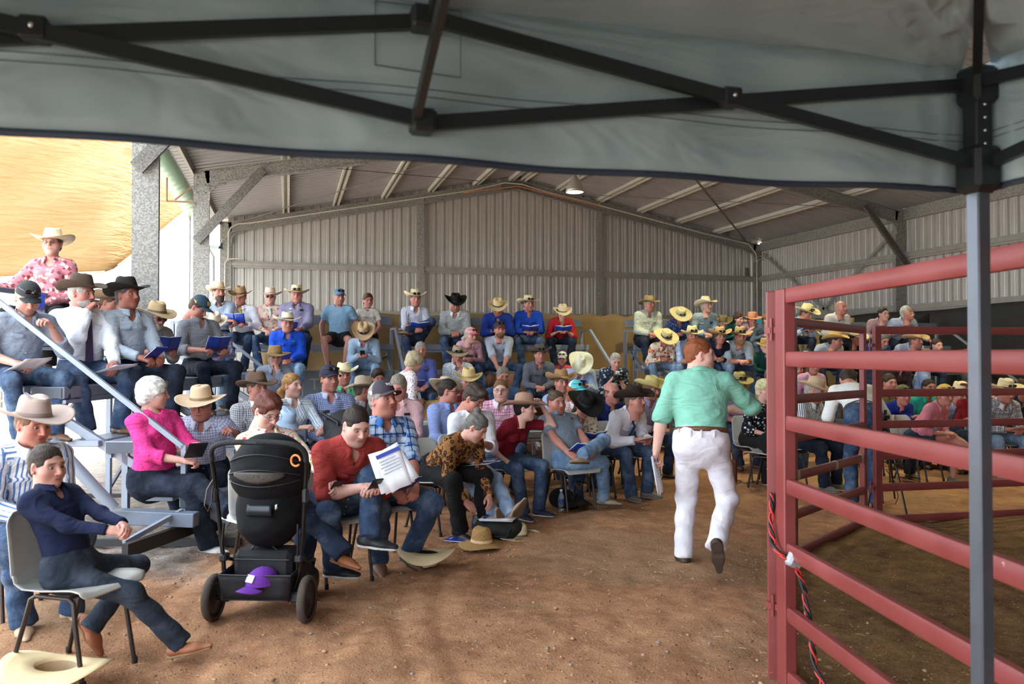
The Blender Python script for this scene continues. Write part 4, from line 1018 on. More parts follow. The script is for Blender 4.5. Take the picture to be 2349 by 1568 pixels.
def hair_mat(c):
    key = ('hair', c)
    if key in _M: return _M[key]
    m, b, t = base('hair', c, .6, 0, .3); tc = t.add('ShaderNodeTexCoord'); mp = t.add('ShaderNodeMapping'); mp.inputs['Scale'].default_value = (90, 26, 14); t.link(tc.outputs['Object'], mp.inputs[0])
    f = t.noise(mp.outputs[0], 1.0, 3, .6, .8); cl = lin(c)
    t.link(t.ramp(f, [(.3, tuple(x * .55 for x in cl[:3]) + (1,)), (.7, tuple(min(1, x * 1.3) for x in cl[:3]) + (1,))]), b.inputs['Base Color'])
    bn = t.add('ShaderNodeBump', i_Strength=.6, i_Distance=.01); t.link(f, bn.inputs['Height']); t.link(bn.outputs[0], b.inputs['Normal'])
    _M[key] = m; return m
def hand_template(pose, h):
    """right hand, wrist at origin, fingers along +y, palm down (-z), thumb on the -x side"""
    f = Field((-.075, -.03, -.095), (.06, .21, .045), h); k = .008
    f.cone((0, -.03, 0), (0, .02, 0), .026, .027, k=.02, flat=.72, side=(0, 0, 1))
    f.cone((-.012, .02, 0), (-.022, .085, 0), .020, .017, k=.02, flat=.75, side=(0, 0, 1))
    f.cone((.010, .02, 0), (.022, .080, 0), .020, .016, k=.02, flat=.75, side=(0, 0, 1))
    f.cone((0, .03, -.002), (0, .085, 0), .022, .018, k=.02, flat=.7, side=(0, 0, 1))
    bend = {'relax': (.25, .45, .4), 'curl': (.7, .95, .7), 'fist': (1.2, 1.5, 1.0), 'flat': (.08, .12, .1)}[pose]
    for i, (x, y, L) in enumerate(((-.028, .086, .078), (-.0095, .092, .086), (.009, .089, .080), (.026, .080, .064))):
        p = np.array([x, y, 0.0]); a = 0; r = .0095 if h < .007 else .0115; r -= .0008 * (i == 3)
        for j, (fr, bd) in enumerate(zip((.45, .31, .24), bend)):
            a += bd * (1 + .08 * i); q = p + L * fr * np.array([(x * .9) * (1 if pose == 'flat' else .4), math.cos(a), -math.sin(a)])
            f.cone(p, q, r, r * .92, k=.004); p = q; r *= .93
    tb = np.array([-.022, .022, -.004]); t1 = np.array([-.046, .052, -.014]); 
    t2 = t1 + np.array([-.010, .030, -.008]) if pose in ('relax', 'flat') else t1 + np.array([.008, .026, -.018])
    t3 = t2 + (np.array([.002, .024, -.006]) if pose in ('relax', 'flat') else np.array([.018, .014, -.008]))
    f.cone(tb, t1, .016, .0125, k=.014); f.cone(t1, t2, .0118, .0108, k=.006); f.cone(t2, t3, .0108, .009, k=.005)
    V, Q = f.mesh(0); return V, Q[(V[Q][:, :, 1].min(1) > -.0290)]
HANDS = {}
def hand(pose, lod):
    if (pose, lod) not in HANDS: HANDS[pose, lod] = hand_template(pose, [.0050, .0070, .0105][lod])
    return HANDS[pose, lod]
SH = {}
def shoe_meshes(kind, lod, c, cs):
    """ankle at the origin, toe along +y, sole at z=-.085"""
    key = (kind, lod, c, cs)
    if key in SH: return SH[key]
    h = [.0065, .009, .014][lod]
    kk = (kind, lod)
    if kk not in SH:
        f = Field((-.07, -.10, -.10), (.07, .23, .10), h)
        if kind == 'boot':
            f.cone((0, -.006, .03), (0, -.014, -.03), .034, .036, k=.02, flat=.9, side=(1, 0, 0), cutA=True)
            f.cone((0, -.035, -.050), (0, .09, -.056), .040, .038, k=.03, flat=.72, side=(0, 0, 1)); f.cone((0, .07, -.056), (0, .175, -.066), .042, .020, k=.03, flat=.6, side=(0, 0, 1))
        elif kind == 'sandal':
            f.cone((0, -.03, -.060), (0, .15, -.062), .034, .036, k=.02, flat=.5, side=(0, 0, 1)); f.cone((0, -.02, .05), (0, -.025, -.04), .034, .036, k=.03)
        else:
            f.cone((0, -.020, .012), (0, -.025, -.045), .040, .040, k=.02, cutA=True)
            f.cone((0, -.035, -.048), (0, .09, -.056), .040, .040, k=.03, flat=.8, side=(0, 0, 1)); f.cone((0, .07, -.058), (0, .155, -.064), .042, .034, k=.03, flat=.62, side=(0, 0, 1))
        f.plane((0, 0, -.072), (0, 0, -1))
        u = f.mesh(0)
        s = Field((-.07, -.10, -.10), (.07, .23, -.05), h * .8)
        s.cone((0, -.038, -.078), (0, .05, -.078), .040, .036, k=.02); s.cone((0, .05, -.078), (0, .150 if kind != 'boot' else .165, -.078), .045, .034 if kind != 'boot' else .022, k=.02)
        s.plane((0, 0, -.0705), (0, 0, 1)); s.plane((0, 0, -.0855), (0, 0, -1))
        if kind == 'boot': s.ell((0, .03, -.092), (.06, .028, .012), k=.004, op='sub')
        SH[kk] = (u, s.mesh(0))
    (u, s) = SH[kk]
    SH[key] = (np_mesh('shoe', u[0], u[1], plain(c, .55, bump=.2, bs=30)), np_mesh('sole', s[0], s[1], plain(cs, .7)))
    return SH[key]
# ---- hats: one continuous shell, crown outside -> brim -> underside -> crown inside
def hat_mesh(crown=.125, brim=.095, side=.055, dip=.018, crease=.030, pinch=.22, top=.80, rx=.088, ry=.105, flatb=0, flop=0, n=44, smooth_top=False):
    mb = MB(); rings = []
    def ring(fx, z, crn=0, k=0):
        r = []
        for i in range(n):
            a = 6.2832 * i / n; c, s = math.cos(a), math.sin(a)
            px = 1 - crn * pinch * max(0, s) ** 2
            r.append(Vector((rx * fx * c * px, ry * fx * s, z)))
        return r
    def dent(p, amt):
        x, y = p.x / rx, p.y / ry
        d = crease * math.exp(-(x / .28) ** 2) * max(0, 1 - (y / .95) ** 4) * amt
        if pinch > .1: d += crease * .55 * math.exp(-((abs(x) - .5) / .2) ** 2 - ((y - .45) / .3) ** 2) * amt
        p.z -= d; return p
    cr = []
    for t in (0, .15, .35, .55, .72): cr.append(ring(1 + (top - 1) * t, crown * t * (1.0), t))
    for t, fr in ((.88, .97), (.96, .88), (1.0, .72), (1.0, .5), (.995, .28), (.99, .08)): cr.append([dent(p, .25 if fr > .9 else 1) for p in ring(top * fr, crown * t + (0 if smooth_top else .0), 1)])
    def brimp(a, t, under):
        c, s = math.cos(a), math.sin(a); w = brim * t * (1 + .06 * abs(s) - .04 * abs(c))
        z = side * (t ** 1.6) * abs(c) ** 1.6 - dip * t ** 1.3 * s * s * (1 if s > 0 else .7) + flop * math.sin(3 * a + 1) * t * t
        z += flatb * t
        return Vector(((rx + w * (1 - .25 * side / .055 * abs(c) * t * .5)) * c, (ry + w) * s, z - (.004 if under else 0)))
    br = [[brimp(6.2832 * i / n, t, False) for i in range(n)] for t in (.12, .3, .5, .7, .88, 1.0)]
    un = [[brimp(6.2832 * i / n, t, True) for i in range(n)] for t in (1.0, .7, .4, .0)]
    inn = [[Vector((p.x * .955, p.y * .955, p.z - .004 if j else p.z - .003)) for p in r] for j, r in enumerate(cr)]
    seq = cr[::-1] + br + un + inn[1:]
    slots = [0] * (len(cr) - 1 + len(br) + 1 + len(un)) + [1] * len(inn)
    v = [p for r in seq for p in r]; f = []; mi = []
    for i in range(len(seq) - 1):
        for k in range(n): mb_ = (i * n + k, (i + 1) * n + k, (i + 1) * n + (k + 1) % n, i * n + (k + 1) % n); f.append(mb_[::-1]); mi.append(slots[i])
    for q, sl in zip(f, mi): pass
    k = mb.k; mb.v.extend(tuple(p) for p in v); mb.k += len(v); mb.f.extend(f); mb.mi.extend(mi); mb.sm.extend([True] * len(f))
    mb.f.append(tuple(range(n))[::-1][::-1]); mb.mi.append(0); mb.sm.append(True)
    L = (len(seq) - 1) * n; mb.f.append(tuple(range(L, L + n))[::-1]); mb.mi.append(1); mb.sm.append(True)
    # band
    bd = MB(); v = []
    for z, e in ((.004, 1.012), (.024, 1.006), (.026, .99), (.002, .99)):
        fx = (1 + (top - 1) * (max(z, 0) / crown)) * e
        v += [Vector((rx * fx * math.cos(6.2832 * i / n) * (1 - (z / crown) * pinch * max(0, math.sin(6.2832 * i / n)) ** 2), ry * fx * math.sin(6.2832 * i / n), z)) for i in range(n)]
    bd.add(v, [(j * n + i, j * n + (i + 1) % n, (j + 1) * n + (i + 1) % n, (j + 1) * n + i) for j in range(2) for i in range(n)], smooth=True)
    return mb, bd
def shades_mb(w=.062, z=0, y=.0):
    mb = MB()
    for s_ in (-1, 1):
        mb.ball((s_ * .031, y, z), (.027, .006, .019), 12, 8); mb.tube([(s_ * .058, y - .002, z + .008), (s_ * .072, y - .05, z + .006), (s_ * .074, y - .11, z - .004)], .0028, 5)
    mb.tube([(-.010, y, z + .006), (0, y + .003, z + .009), (.010, y, z + .006)], .003, 5)
    return mb
def glasses_mb(lens=False):
    mb = MB()
    for s_ in (-1, 1):
        pts = [Vector((s_ * .031 + .022 * math.cos(6.2832 * i / 16), .103, .003 + .0155 * math.sin(6.2832 * i / 16))) for i in range(16)]
        mb.tube(pts, .0016, 5, closed=True)
        mb.tube([(s_ * .053, .102, .007), (s_ * .070, .085, .008), (s_ * .080, .0, .006)], .0015, 5)
    mb.tube([(-.009, .103, .005), (0, .106, .008), (.009, .103, .005)], .0015, 5)
    return mb
HATS = {
 'cattle': dict(), 'wide': dict(brim=.118, side=.050, crown=.120), 'flat': dict(brim=.125, side=.030, crown=.118, crease=.006, pinch=.02, top=.86, dip=.02),
 'tall': dict(crown=.145, brim=.110, side=.070, top=.72, crease=.028, pinch=.3), 'aussie': dict(brim=.098, side=.030, dip=.032, crown=.115, crease=.030, pinch=.30),
 'straw': dict(brim=.125, side=.02, dip=.012, crown=.105, crease=.004, pinch=.0, top=.9, flop=.008), 'round': dict(brim=.10, side=-.025, dip=.025, crown=.115, crease=-.012, pinch=0, top=.82, flop=.010),
 'bucket': dict(brim=.055, side=-.030, dip=.030, crown=.090, crease=-.008, pinch=0, top=.88), 'up': dict(brim=.115, side=.085, dip=.01, crown=.125)}
HC = {}
def felt(c, straw=False):
    key = ('felt', c, straw)
    if key in _M: return _M[key]
    m, b, t = base('hat_felt', c, .85, 0, .2); tc = t.add('ShaderNodeTexCoord'); n1 = t.noise(tc.outputs['Object'], 9, 4, .6); cl = lin(c)
    col = t.ramp(n1, [(.3, tuple(x * .88 for x in cl[:3]) + (1,)), (.7, tuple(min(1, x * 1.06) for x in cl[:3]) + (1,))])
    if straw:
        wv = t.add('ShaderNodeTexWave', i_Scale=60, i_Distortion=1.5); wv.wave_type = 'RINGS'; wv.rings_direction = 'Z'; t.link(tc.outputs['Object'], wv.inputs['Vector'])
        col = t.mix(t.m_('MULTIPLY', wv.outputs['Fac'], .3), col, tuple(x * .6 for x in cl[:3]) + (1,))
        bn = t.add('ShaderNodeBump', i_Strength=.4, i_Distance=.004); t.link(wv.outputs['Fac'], bn.inputs['Height']); t.link(bn.outputs[0], b.inputs['Normal'])
    t.link(col, b.inputs['Base Color']); _M[key] = m; return m
def make_hat(style, c, band='3a2e26', parent=None, M=None, shades=False, name='hat', lining='3b3029', n=44):
    key = (style, c, band, lining)
    if key not in HC:
        mb, bd = hat_mesh(n=n, **HATS[style])
        HC[key] = (mb.mesh('hat', [felt(c, style in ('straw', 'round')), plain(lining, .8)]), bd.mesh('hat_band', plain(band, .6)))
    o = link(name, HC[key][0], parent)
    if M is not None: o.matrix_local = M
    b_ = link('hat_band', HC[key][1], o)
    if shades:
        key2 = ('shades', style)
        if key2 not in HC:
            d = HATS[style]; HC[key2] = shades_mb(z=.036, y=.105 - .30 * .036 + .006).mesh('sunglasses', plain('14110f', .12, spec=.8))
        link('sunglasses', HC[key2], o)
    return o
def make_cap(c, bill, parent, M, logo=None, shades=False, mesh_back=None, stripe=None):
    key = ('cap', c, bill, mesh_back, logo, stripe)
    if key not in HC:
        mb = MB(); n = 28; v = []; rings = []
        for j in range(8):
            a = j / 7 * math.pi / 2; r = math.cos(a); z = math.sin(a)
            rings.append([Vector((.086 * r * math.cos(6.2832 * k / n), .106 * r * math.sin(6.2832 * k / n), .098 * z ** .9)) for k in range(n)])
        vv = [p for r in rings for p in r]
        for j in range(7):
            for k in range(n):
                front = math.sin(6.2832 * (k + .5) / n) > -.05
                sl = 0 if (front or not mesh_back) else 2
                if stripe and j == 0 and not front: sl = 3
                mb.add([vv[j * n + k], vv[j * n + (k + 1) % n], vv[(j + 1) * n + (k + 1) % n], vv[(j + 1) * n + k]], [(0, 1, 2, 3)], sl, True)
        bl = MB()
        bl.sheet(lambda u, v_: (.074 * math.cos(math.pi * (1 - u)) * (1 + .0 * v_), .062 + (.085 * v_ + .035) * math.sin(math.pi * u) ** .75, .006 - .022 * abs(math.cos(math.pi * u)) ** 2 - .012 * v_), 18, 5, .004)
        HC[key] = (mb.mesh('cap', [plain(c, .8), plain(c), plain(mesh_back or c, .9), plain(stripe or c)]), bl.mesh('bill', plain(bill, .75)))
    o = link('cap', HC[key][0], parent); o.matrix_local = M; link('bill', HC[key][1], o)
    b = MB(); b.ball((0, 0, .098), (.007, .007, .004), 8, 5); b.build('button', plain(c), o)
    if logo:
        lc, txt = logo
        mat = plain(lc, .6)
        if txt:
            t_ = text_obj(txt, .030 if len(txt) < 7 else .022, mat, 'logo', .001); t_.parent = o; t_.location = (0, .103, .050); t_.rotation_euler = (math.radians(72), 0, math.pi)
        else: MB().sheet(lambda u, v: (.030 * (u - .5) * 2, .107 - 2.2 * (.030 * (u - .5)) ** 2 * 4 - .022 * v, .028 + .040 * v), 8, 4, .002).build('logo_patch', mat, o)
    if shades:
        if ('shades', 'cap') not in HC: HC['shades', 'cap'] = shades_mb(z=.048, y=.103).mesh('sunglasses', plain('14110f', .12, spec=.8))
        link('sunglasses', HC['shades', 'cap'], o)
    return o

# ------------------------------------------------------------------ the figure itself
def rot_y2(d, up):
    """matrix whose +y is d and +z close to up"""
    y = Vector(d).normalized(); x = y.cross(Vector(up))
    if x.length < 1e-3: x = y.cross(Vector((1, 0, 0)))
    x.normalize(); z = x.cross(y); return Matrix((x, y, z)).transposed()
def ik(S_, T, a, b, hint):
    S_, T, hint = Vector(S_), Vector(T), Vector(hint); d = T - S_; L = d.length
    if L > (a + b) * .995: T = S_ + d * ((a + b) * .995 / L); d = T - S_; L = d.length
    if L < abs(a - b) * 1.05 + .02: L = abs(a - b) * 1.05 + .02
    x = (a * a - b * b + L * L) / (2 * L); hgt = math.sqrt(max(a * a - x * x, 0)); dn = d.normalized()
    p = hint - dn * hint.dot(dn)
    p = p.normalized() if p.length > 1e-4 else Vector((0, 0, -1))
    return S_ + dn * x + p * hgt, T
PEOPLE = {}
SKINS = {'a': 'c98b7a', 'b': 'bf8272', 'c': 'd4a090', 'd': 'a36656', 'e': 'dcae9f'}
def person(key, px, py, Z, seat, label, who, look=0, pitch=8, roll=0, body=None, kind='m', s=1.0, bulk=1.0, skin_='b', hair=('short', '4a3528'),
           hat=None, cap=None, beard=None, glasses=None, shirt=('solid', 'aab4bf'), sleeve='long', pants=('denim', '3b4a63', '5f7390'), shorts=False,
           arms='lap', rh=None, lh=None, legs='sit', shoes=('boot', '6a4a35', '3a2c22'), foot=None, tie=None, scarf=None, stand_=False, lod=None,
           hpose='curl', untuck=False, lean=None, twist=0, fallz=None, belt=None, extra=None, knee=.42, dx=0, dyl=0, collar=True, chair=None, upper_only=False, hint=None):
    if lod is None: lod = 0 if Z < 7.7 else (1 if Z < 11 else 2)
    if body is None: body = look * .7
    H = P(px, py, Z)
    ba = math.radians(body); fw = (-FWD * math.cos(ba) + RGT * math.sin(ba))
    base_z = 0.0 if (stand_ or seat is None) else seat
    kidk = kind == 'k'; fem = kind in 'f' or (kind == 'k' and False)
    NECK, HD = (.51, .165)
    # lean from the height of the head above the seat
    hz = .93 if stand_ else .10
    pel_z = base_z + hz * s
    v = (H.z - pel_z); full = (NECK + HD) * s
    lean_given = lean is not None
    if lean is None:
        if v >= full * .998: s = s * v / full if not stand_ else s; s = min(s, 1.3); lean = .0
        else: lean = math.acos(max(.15, v / full))
    sgn = 1 if lean >= 0 else -1
    if lean is not None and not stand_ and v > 0 and lean != 0 and abs(lean) != 9:
        s = (H.z - base_z) / (.10 + (NECK + HD) * math.cos(lean)) if lean_given else s
    # spine: lower part leans less than the upper part
    def chain(l):
        d1 = Vector((0, math.sin(l * .8), math.cos(l * .8))); d2 = Vector((0, math.sin(l * 1.15), math.cos(l * 1.15))); dh = Vector((0, math.sin(l * .9 if l > 0 else l * .3), math.cos(l * .9 if l > 0 else l * .3)))
        w = d1 * .22 * s; n_ = w + d2 * (NECK - .22) * s; h_ = n_ + dh * HD * s; return w, n_, h_
    if lean_given and not stand_: pel_z = base_z + hz * s
    if not lean_given and not stand_ and H.z - pel_z < full * .998 and lean != 0:
        lo, hi = (0, 1.5)
        for _ in range(24):
            m_ = (lo + hi) / 2
            if chain(m_ * sgn)[2].z > v: lo = m_
            else: hi = m_
        lean = lo * sgn
    wst, nck, hdc = chain(lean)
    if stand_: pel_z = H.z - hdc.z; legL = pel_z
    org = H - fw * hdc.y - RGT * 0; org = Vector((org.x, org.y, 0))
    rz = math.atan2(fw.y, fw.x) - math.pi / 2
    base = Vector((org.x, org.y, base_z))
    R_ = Matrix.Rotation(-rz, 3, 'Z')
    root = empty('person', base, rz, label, 'person'); root['who'] = who
    off = Vector((0, 0, pel_z - base_z))                    # pelvis in local coordinates
    pv = off.copy(); wst += off; nck += off; hdc += off
    tw = Matrix.Rotation(math.radians(-twist), 3, 'Z')
    spine_up = (nck - wst).normalized(); spine_f = Vector((1, 0, 0)).cross(spine_up) * -1; spine_f = spine_up.cross(Vector((1, 0, 0)));
    if spine_f.y < 0: spine_f = -spine_f
    X1 = tw @ Vector((1, 0, 0)); spine_f = tw @ spine_f
    hwS = (.172 if fem else .19) * s * (1 + (bulk - 1) * .35)
    chest = wst.lerp(nck, .55)
    shc = nck - spine_up * .045 * s
    SHL = {1: shc + X1 * hwS * .93, -1: shc - X1 * hwS * .93}
    hip = {1: pv + Vector((.088 * s, 0, 0)), -1: pv - Vector((.088 * s, 0, 0))}
    # ---------------- legs
    TH, SHN = .44 * s, .43 * s
    lv = -base_z if not (seat is not None and seat > .5 and not stand_) else -(.45 + (.0 if fallz is None else fallz))
    if fallz is not None: lv = fallz - base_z
    anz = lv + .085
    ank = {}; fdir = {}; khint = {}
    for sd in (1, -1):
        if legs == 'sit': ank[sd] = Vector((sd * .13 * s, knee * s + .02, anz)); fdir[sd] = Vector((sd * .25, 1, 0)); khint[sd] = Vector((sd * .25, .3, 1))
        elif legs == 'close': ank[sd] = Vector((sd * .07 * s, knee * s, anz)); fdir[sd] = Vector((sd * .1, 1, 0)); khint[sd] = Vector((sd * .02, .3, 1))
        elif legs == 'wide': ank[sd] = Vector((sd * .24 * s, knee * s, anz)); fdir[sd] = Vector((sd * .5, 1, 0)); khint[sd] = Vector((sd * .6, .3, 1))
        elif legs == 'tuck': ank[sd] = Vector((sd * .12 * s, .22 * s, anz + .02)); fdir[sd] = Vector((sd * .2, 1, -.3)); khint[sd] = Vector((sd * .2, .5, 1))
        elif legs == 'out': ank[sd] = Vector((sd * .06 * s, .78 * s, anz + (.03 if sd == 1 else .10))); fdir[sd] = Vector((sd * .5, .35, 1)); khint[sd] = Vector((sd * .3, .3, 1))
        elif legs == 'stand': ank[sd] = Vector((sd * .12, -.02, anz)); fdir[sd] = Vector((sd * .3, 1, 0)); khint[sd] = Vector((0, 1, 0))
        elif legs in ('crossR', 'crossL'): ank[sd] = Vector((sd * .13 * s, knee * s + .02, anz)); fdir[sd] = Vector((sd * .2, 1, 0)); khint[sd] = Vector((sd * .3, .3, 1))
        elif legs in ('kneeR', 'kneeL'): ank[sd] = Vector((sd * .08 * s, knee * s, anz)); fdir[sd] = Vector((sd * .2, 1, 0)); khint[sd] = Vector((sd * .1, .3, 1))
    if legs in ('crossR', 'crossL'):
        c_ = 1 if legs[-1] == 'R' else -1
        ank[c_] = Vector((-c_ * .16 * s, knee * s * .92, pv.z + .13 * s)); fdir[c_] = Vector((-c_ * 1.0, .25, .1)); khint[c_] = Vector((c_ * 1.3, .3, .8))
    if legs in ('kneeR', 'kneeL'):
        c_ = 1 if legs[-1] == 'R' else -1
        ank[c_] = Vector((-c_ * .22 * s, .72 * s, pv.z - .20 * s)); fdir[c_] = Vector((-c_ * .35, .9, -.15)); khint[c_] = Vector((0, .2, 1))
    if foot:
        for sd, q in foot.items():
            if q[0] == 'w':
                q = list(R_ @ (P(*q[1:4]) - base)) + [R_ @ (RGT * q[4][0] + FWD * q[4][1] + Vector((0, 0, q[4][2])))]
            ank[sd] = Vector(q[:3]); fdir[sd] = Vector(q[3]) if len(q) > 3 else fdir[sd]
    kn = {}
    for sd in (1, -1):
        if hint and ('k', sd) in hint: khint[sd] = Vector(hint['k', sd])
        TH_, SH_ = (TH, SHN) if not stand_ else (max(TH, pel_z * .475), max(SHN, pel_z * .44))
        kn[sd], ank[sd] = ik(hip[sd], ank[sd], TH_, SH_, khint[sd])
    # ---------------- arms
    UA, FA = .285 * s, .255 * s
    mouth = hdc + Vector((0, .10, -.07)) * s
    tg = {}; ah = {1: Vector((.55, -.55, -.7)), -1: Vector((-.55, -.55, -.7))}; ph = {1: hpose, -1: hpose}
    def A(r, l): tg[1] = pv + Vector(r) * s; tg[-1] = pv + Vector(l) * s
    lf = max(0, math.sin(lean)) * .25
    if arms == 'lap': A((.055, .27 + lf, .10), (-.055, .25 + lf, .09))
    elif arms == 'book': A((.15, .30 + lf, .20), (-.15, .30 + lf, .20))
    elif arms == 'low': A((.10, .34 + lf, .13), (-.10, .34 + lf, .13))
    elif arms == 'phone': A((.05, .34 + lf, .16), (-.06, .32 + lf, .15))
    elif arms == 'knees': A((.15, .40, .12), (-.15, .40, .12)); ph = {1: 'relax', -1: 'relax'}
    elif arms == 'cross': A((-.13, .22 + lf, .24), (.12, .24 + lf, .21)); ah = {1: Vector((.9, .1, -.7)), -1: Vector((-.9, .1, -.7))}
    elif arms == 'chinR': A((.0, .3, .2), (-.02, .26 + lf, .11)); tg[1] = mouth + Vector((.02, .05, -.09)); ah[1] = Vector((.35, .5, -1))
    elif arms == 'chinL': A((.02, .26 + lf, .11), (0, .3, .2)); tg[-1] = mouth + Vector((-.02, .05, -.09)); ah[-1] = Vector((-.35, .5, -1))
    elif arms == 'clasp': A((.045, .46 + lf, .06), (-.045, .46 + lf, .06))
    elif arms == 'between': A((.05, .42 + lf, -.04), (-.05, .42 + lf, -.06)); ph = {1: 'relax', -1: 'relax'}
    elif arms == 'down': A((.27, .02, -.03), (-.27, .02, -.03)); ph = {1: 'relax', -1: 'relax'}
    if rh is not None: tg[1] = Vector(rh)
    if lh is not None: tg[-1] = Vector(lh)
    if hint:
        for sd in (1, -1):
            if ('a', sd) in hint: ah[sd] = Vector(hint['a', sd])
            if ('p', sd) in hint: ph[sd] = hint['p', sd]
    el = {}; wr = {}; hm = {}
    for sd in (1, -1):
        el[sd], wr[sd] = ik(SHL[sd], tg[sd], UA, FA, ah[sd])
        fd = (wr[sd] - el[sd]).normalized()
        if arms.startswith('chin') and sd == (1 if arms[-1] == 'R' else -1) and not (rh or lh):
            hd_ = (mouth - wr[sd]).normalized(); pn = Vector((-sd * .5, -.8, .2))
        elif arms in ('down',) or stand_: hd_ = fd; pn = Vector((-sd, 0, 0))
        else: hd_ = (fd + Vector((-sd * .35, .15, -.05))).normalized(); pn = Vector((-sd * .55, 0, -.85))
        if hint and ('h', sd) in hint: hd_ = Vector(hint['h', sd]).normalized()
        if hint and ('n', sd) in hint: pn = Vector(hint['n', sd])
        hm[sd] = rot_y2(hd_, -pn)
    # ---------------- head frame
    la = math.radians(look - body); hp = math.radians(pitch)
    HR = Matrix.Rotation(la, 3, 'Z') @ Matrix.Rotation(-hp, 3, 'X') @ Matrix.Rotation(math.radians(roll), 3, 'Y')
    # looking toward image-right means turning to the figure's own left when it faces the camera
    hs = (1.0 if kidk else (1.02 if fem else 1.08)) * (s if not kidk else max(s, .88)) ** .5 * (1.0 if not kidk else 1.0)
    HM4 = Matrix.Translation(hdc) @ HR.to_4x4() @ Matrix.Scale(hs, 4)
    # ---------------- body surface (skin)
    hh = [.013, .016, .021][lod]
    pts = [pv, wst, nck, hdc] + list(SHL.values()) + list(el.values()) + list(wr.values())
    if shorts: pts += list(kn.values()) + list(ank.values())
    lo = [min(p[i] for p in pts) - .13 for i in range(3)]; hi = [max(p[i] for p in pts) + .13 for i in range(3)]
    hi[2] = min(hi[2], max(hdc.z + .02, max(p.z for p in list(wr.values()) + list(el.values())) + .1))
    B = Field(lo, hi, hh); cb = bulk
    XS = tuple(spine_f)
    B.cone(pv + Vector((0, 0, .02)), wst, .125 * s * cb, .115 * s * cb, k=.03, flat=.7, side=XS); B.cone(wst, chest, .115 * s * cb, .135 * s * cb, k=.03, flat=.66, side=XS)
    B.cone(SHL[1] * .75 + SHL[-1] * .25, SHL[-1] * .75 + SHL[1] * .25, .062 * s, .062 * s, k=.04)
    nr = (.044 if fem or kidk else .055) * s * (1 + (cb - 1) * .5)
    B.cone(nck - spine_up * .06 * s, hdc + HR @ Vector((0, -.028, -.065)) * hs, nr * 1.15, nr, k=.035)
    tb = (.80 if fem else .72 if kidk else 1.0) * s * (1 + (cb - 1) * .5)
    for sd in (1, -1):
        B.cone(SHL[sd], el[sd], .047 * tb, .039 * tb, k=.03); B.cone(el[sd], el[sd].lerp(wr[sd], .35), .040 * tb, .041 * tb, k=.02); B.cone(el[sd].lerp(wr[sd], .3), wr[sd] + (hm[sd] @ Vector((0, .012, 0))), .041 * tb, .027 * tb, k=.02)
        if shorts:
            B.cone(hip[sd], kn[sd], .078 * s, .056 * s, k=.03); B.cone(kn[sd], kn[sd].lerp(ank[sd], .35), .054 * s, .056 * s, k=.03); B.cone(kn[sd].lerp(ank[sd], .3), ank[sd], .056 * s, .036 * s, k=.02)
    V, Q = B.mesh(0)
    tint = np.ones((len(V), 4)); mi = np.zeros(len(Q), int)
    hk = {'m': 'm', 'f': 'f', 'k': 'k', 'w': 'w'}[kind]
    hv, hq, ht, hmi = head(hk, lod)
    M4 = np.array(HM4); hv2 = hv @ M4[:3, :3].T + M4[:3, 3]
    Q = np.vstack([Q, hq + len(V)]); V = np.vstack([V, hv2]); tint = np.vstack([tint, ht]); mi = np.concatenate([mi, hmi])
    for sd in (1, -1):
        av, aq = hand(ph[sd], lod); av = av.copy() * s ** .5 * (.92 if fem else .85 if kidk else 1.06)
        if sd == -1: av[:, 0] *= -1; aq = aq[:, ::-1]
        rm = np.array(hm[sd]); av = av @ rm.T + np.array(wr[sd])
        Q = np.vstack([Q, aq + len(V)]); V = np.vstack([V, av]); t2 = np.ones((len(av), 4)); t2[:, 1:3] = .93; tint = np.vstack([tint, t2]); mi = np.concatenate([mi, np.zeros(len(aq), int)])
    me = np_mesh('body', V, Q, [skin(SKINS.get(skin_, skin_)), plain('94897f', .25), plain('2b2018', .2)], {'tint': ('FLOAT_COLOR', tint)}, mi)
    link('body', me, root)
    # ---------------- shirt
    hs_ = [.0120, .0160, .0220][lod]
    pts = [pv, wst, nck] + list(SHL.values())
    slv = {'long': 1.0, 'rolled': .45, 'short': -.62, 'elbow': .12}[sleeve]
    if slv > -.1: pts += list(el.values())
    if slv > .2: pts += list(wr.values())
    lo = [min(p[i] for p in pts) - .24 * s * cb for i in range(3)]; hi = [max(p[i] for p in pts) + .22 * s * cb for i in range(3)]
    lo[2] = min(p.z for p in pts) - .16; 
    C_ = Field(lo, hi, hs_)
    bel = .022 * (cb > 1.1)
    low = pv + (wst - pv).normalized() * (.085 * s) if not untuck else pv - (wst - pv).normalized() * (.045 * s)
    wst_f = wst + spine_f * bel
    C_.cone(low, wst_f, (.153 if not untuck else .170) * s * cb, (.148 if not fem else .135) * s * cb, k=.04, flat=.72, side=XS, cutA=True)
    C_.cone(wst_f, chest, (.148 if not fem else .135) * s * cb, (.165 if not fem else .148) * s * cb, k=.04, flat=.68, side=XS)
    C_.cone(chest, nck - spine_up * .09 * s, .165 * s * cb if not fem else .148 * s, .135 * s * cb if not fem else .12 * s, k=.04, flat=.64, side=XS)
    C_.cone(shc + X1 * hwS * .62, shc - X1 * hwS * .62, .076 * s, .076 * s, k=.05)
    for sd in (1, -1): C_.cone(nck - spine_up * .005 * s + X1 * sd * .03, SHL[sd] * .8 + shc * .2, .050 * s, .060 * s, k=.04)
    if fem:
        for sd in (1, -1): C_.ell(chest + spine_f * .085 * s + X1 * sd * .065 * s - spine_up * .01, (.062 * s, .055 * s, .058 * s), k=.04)
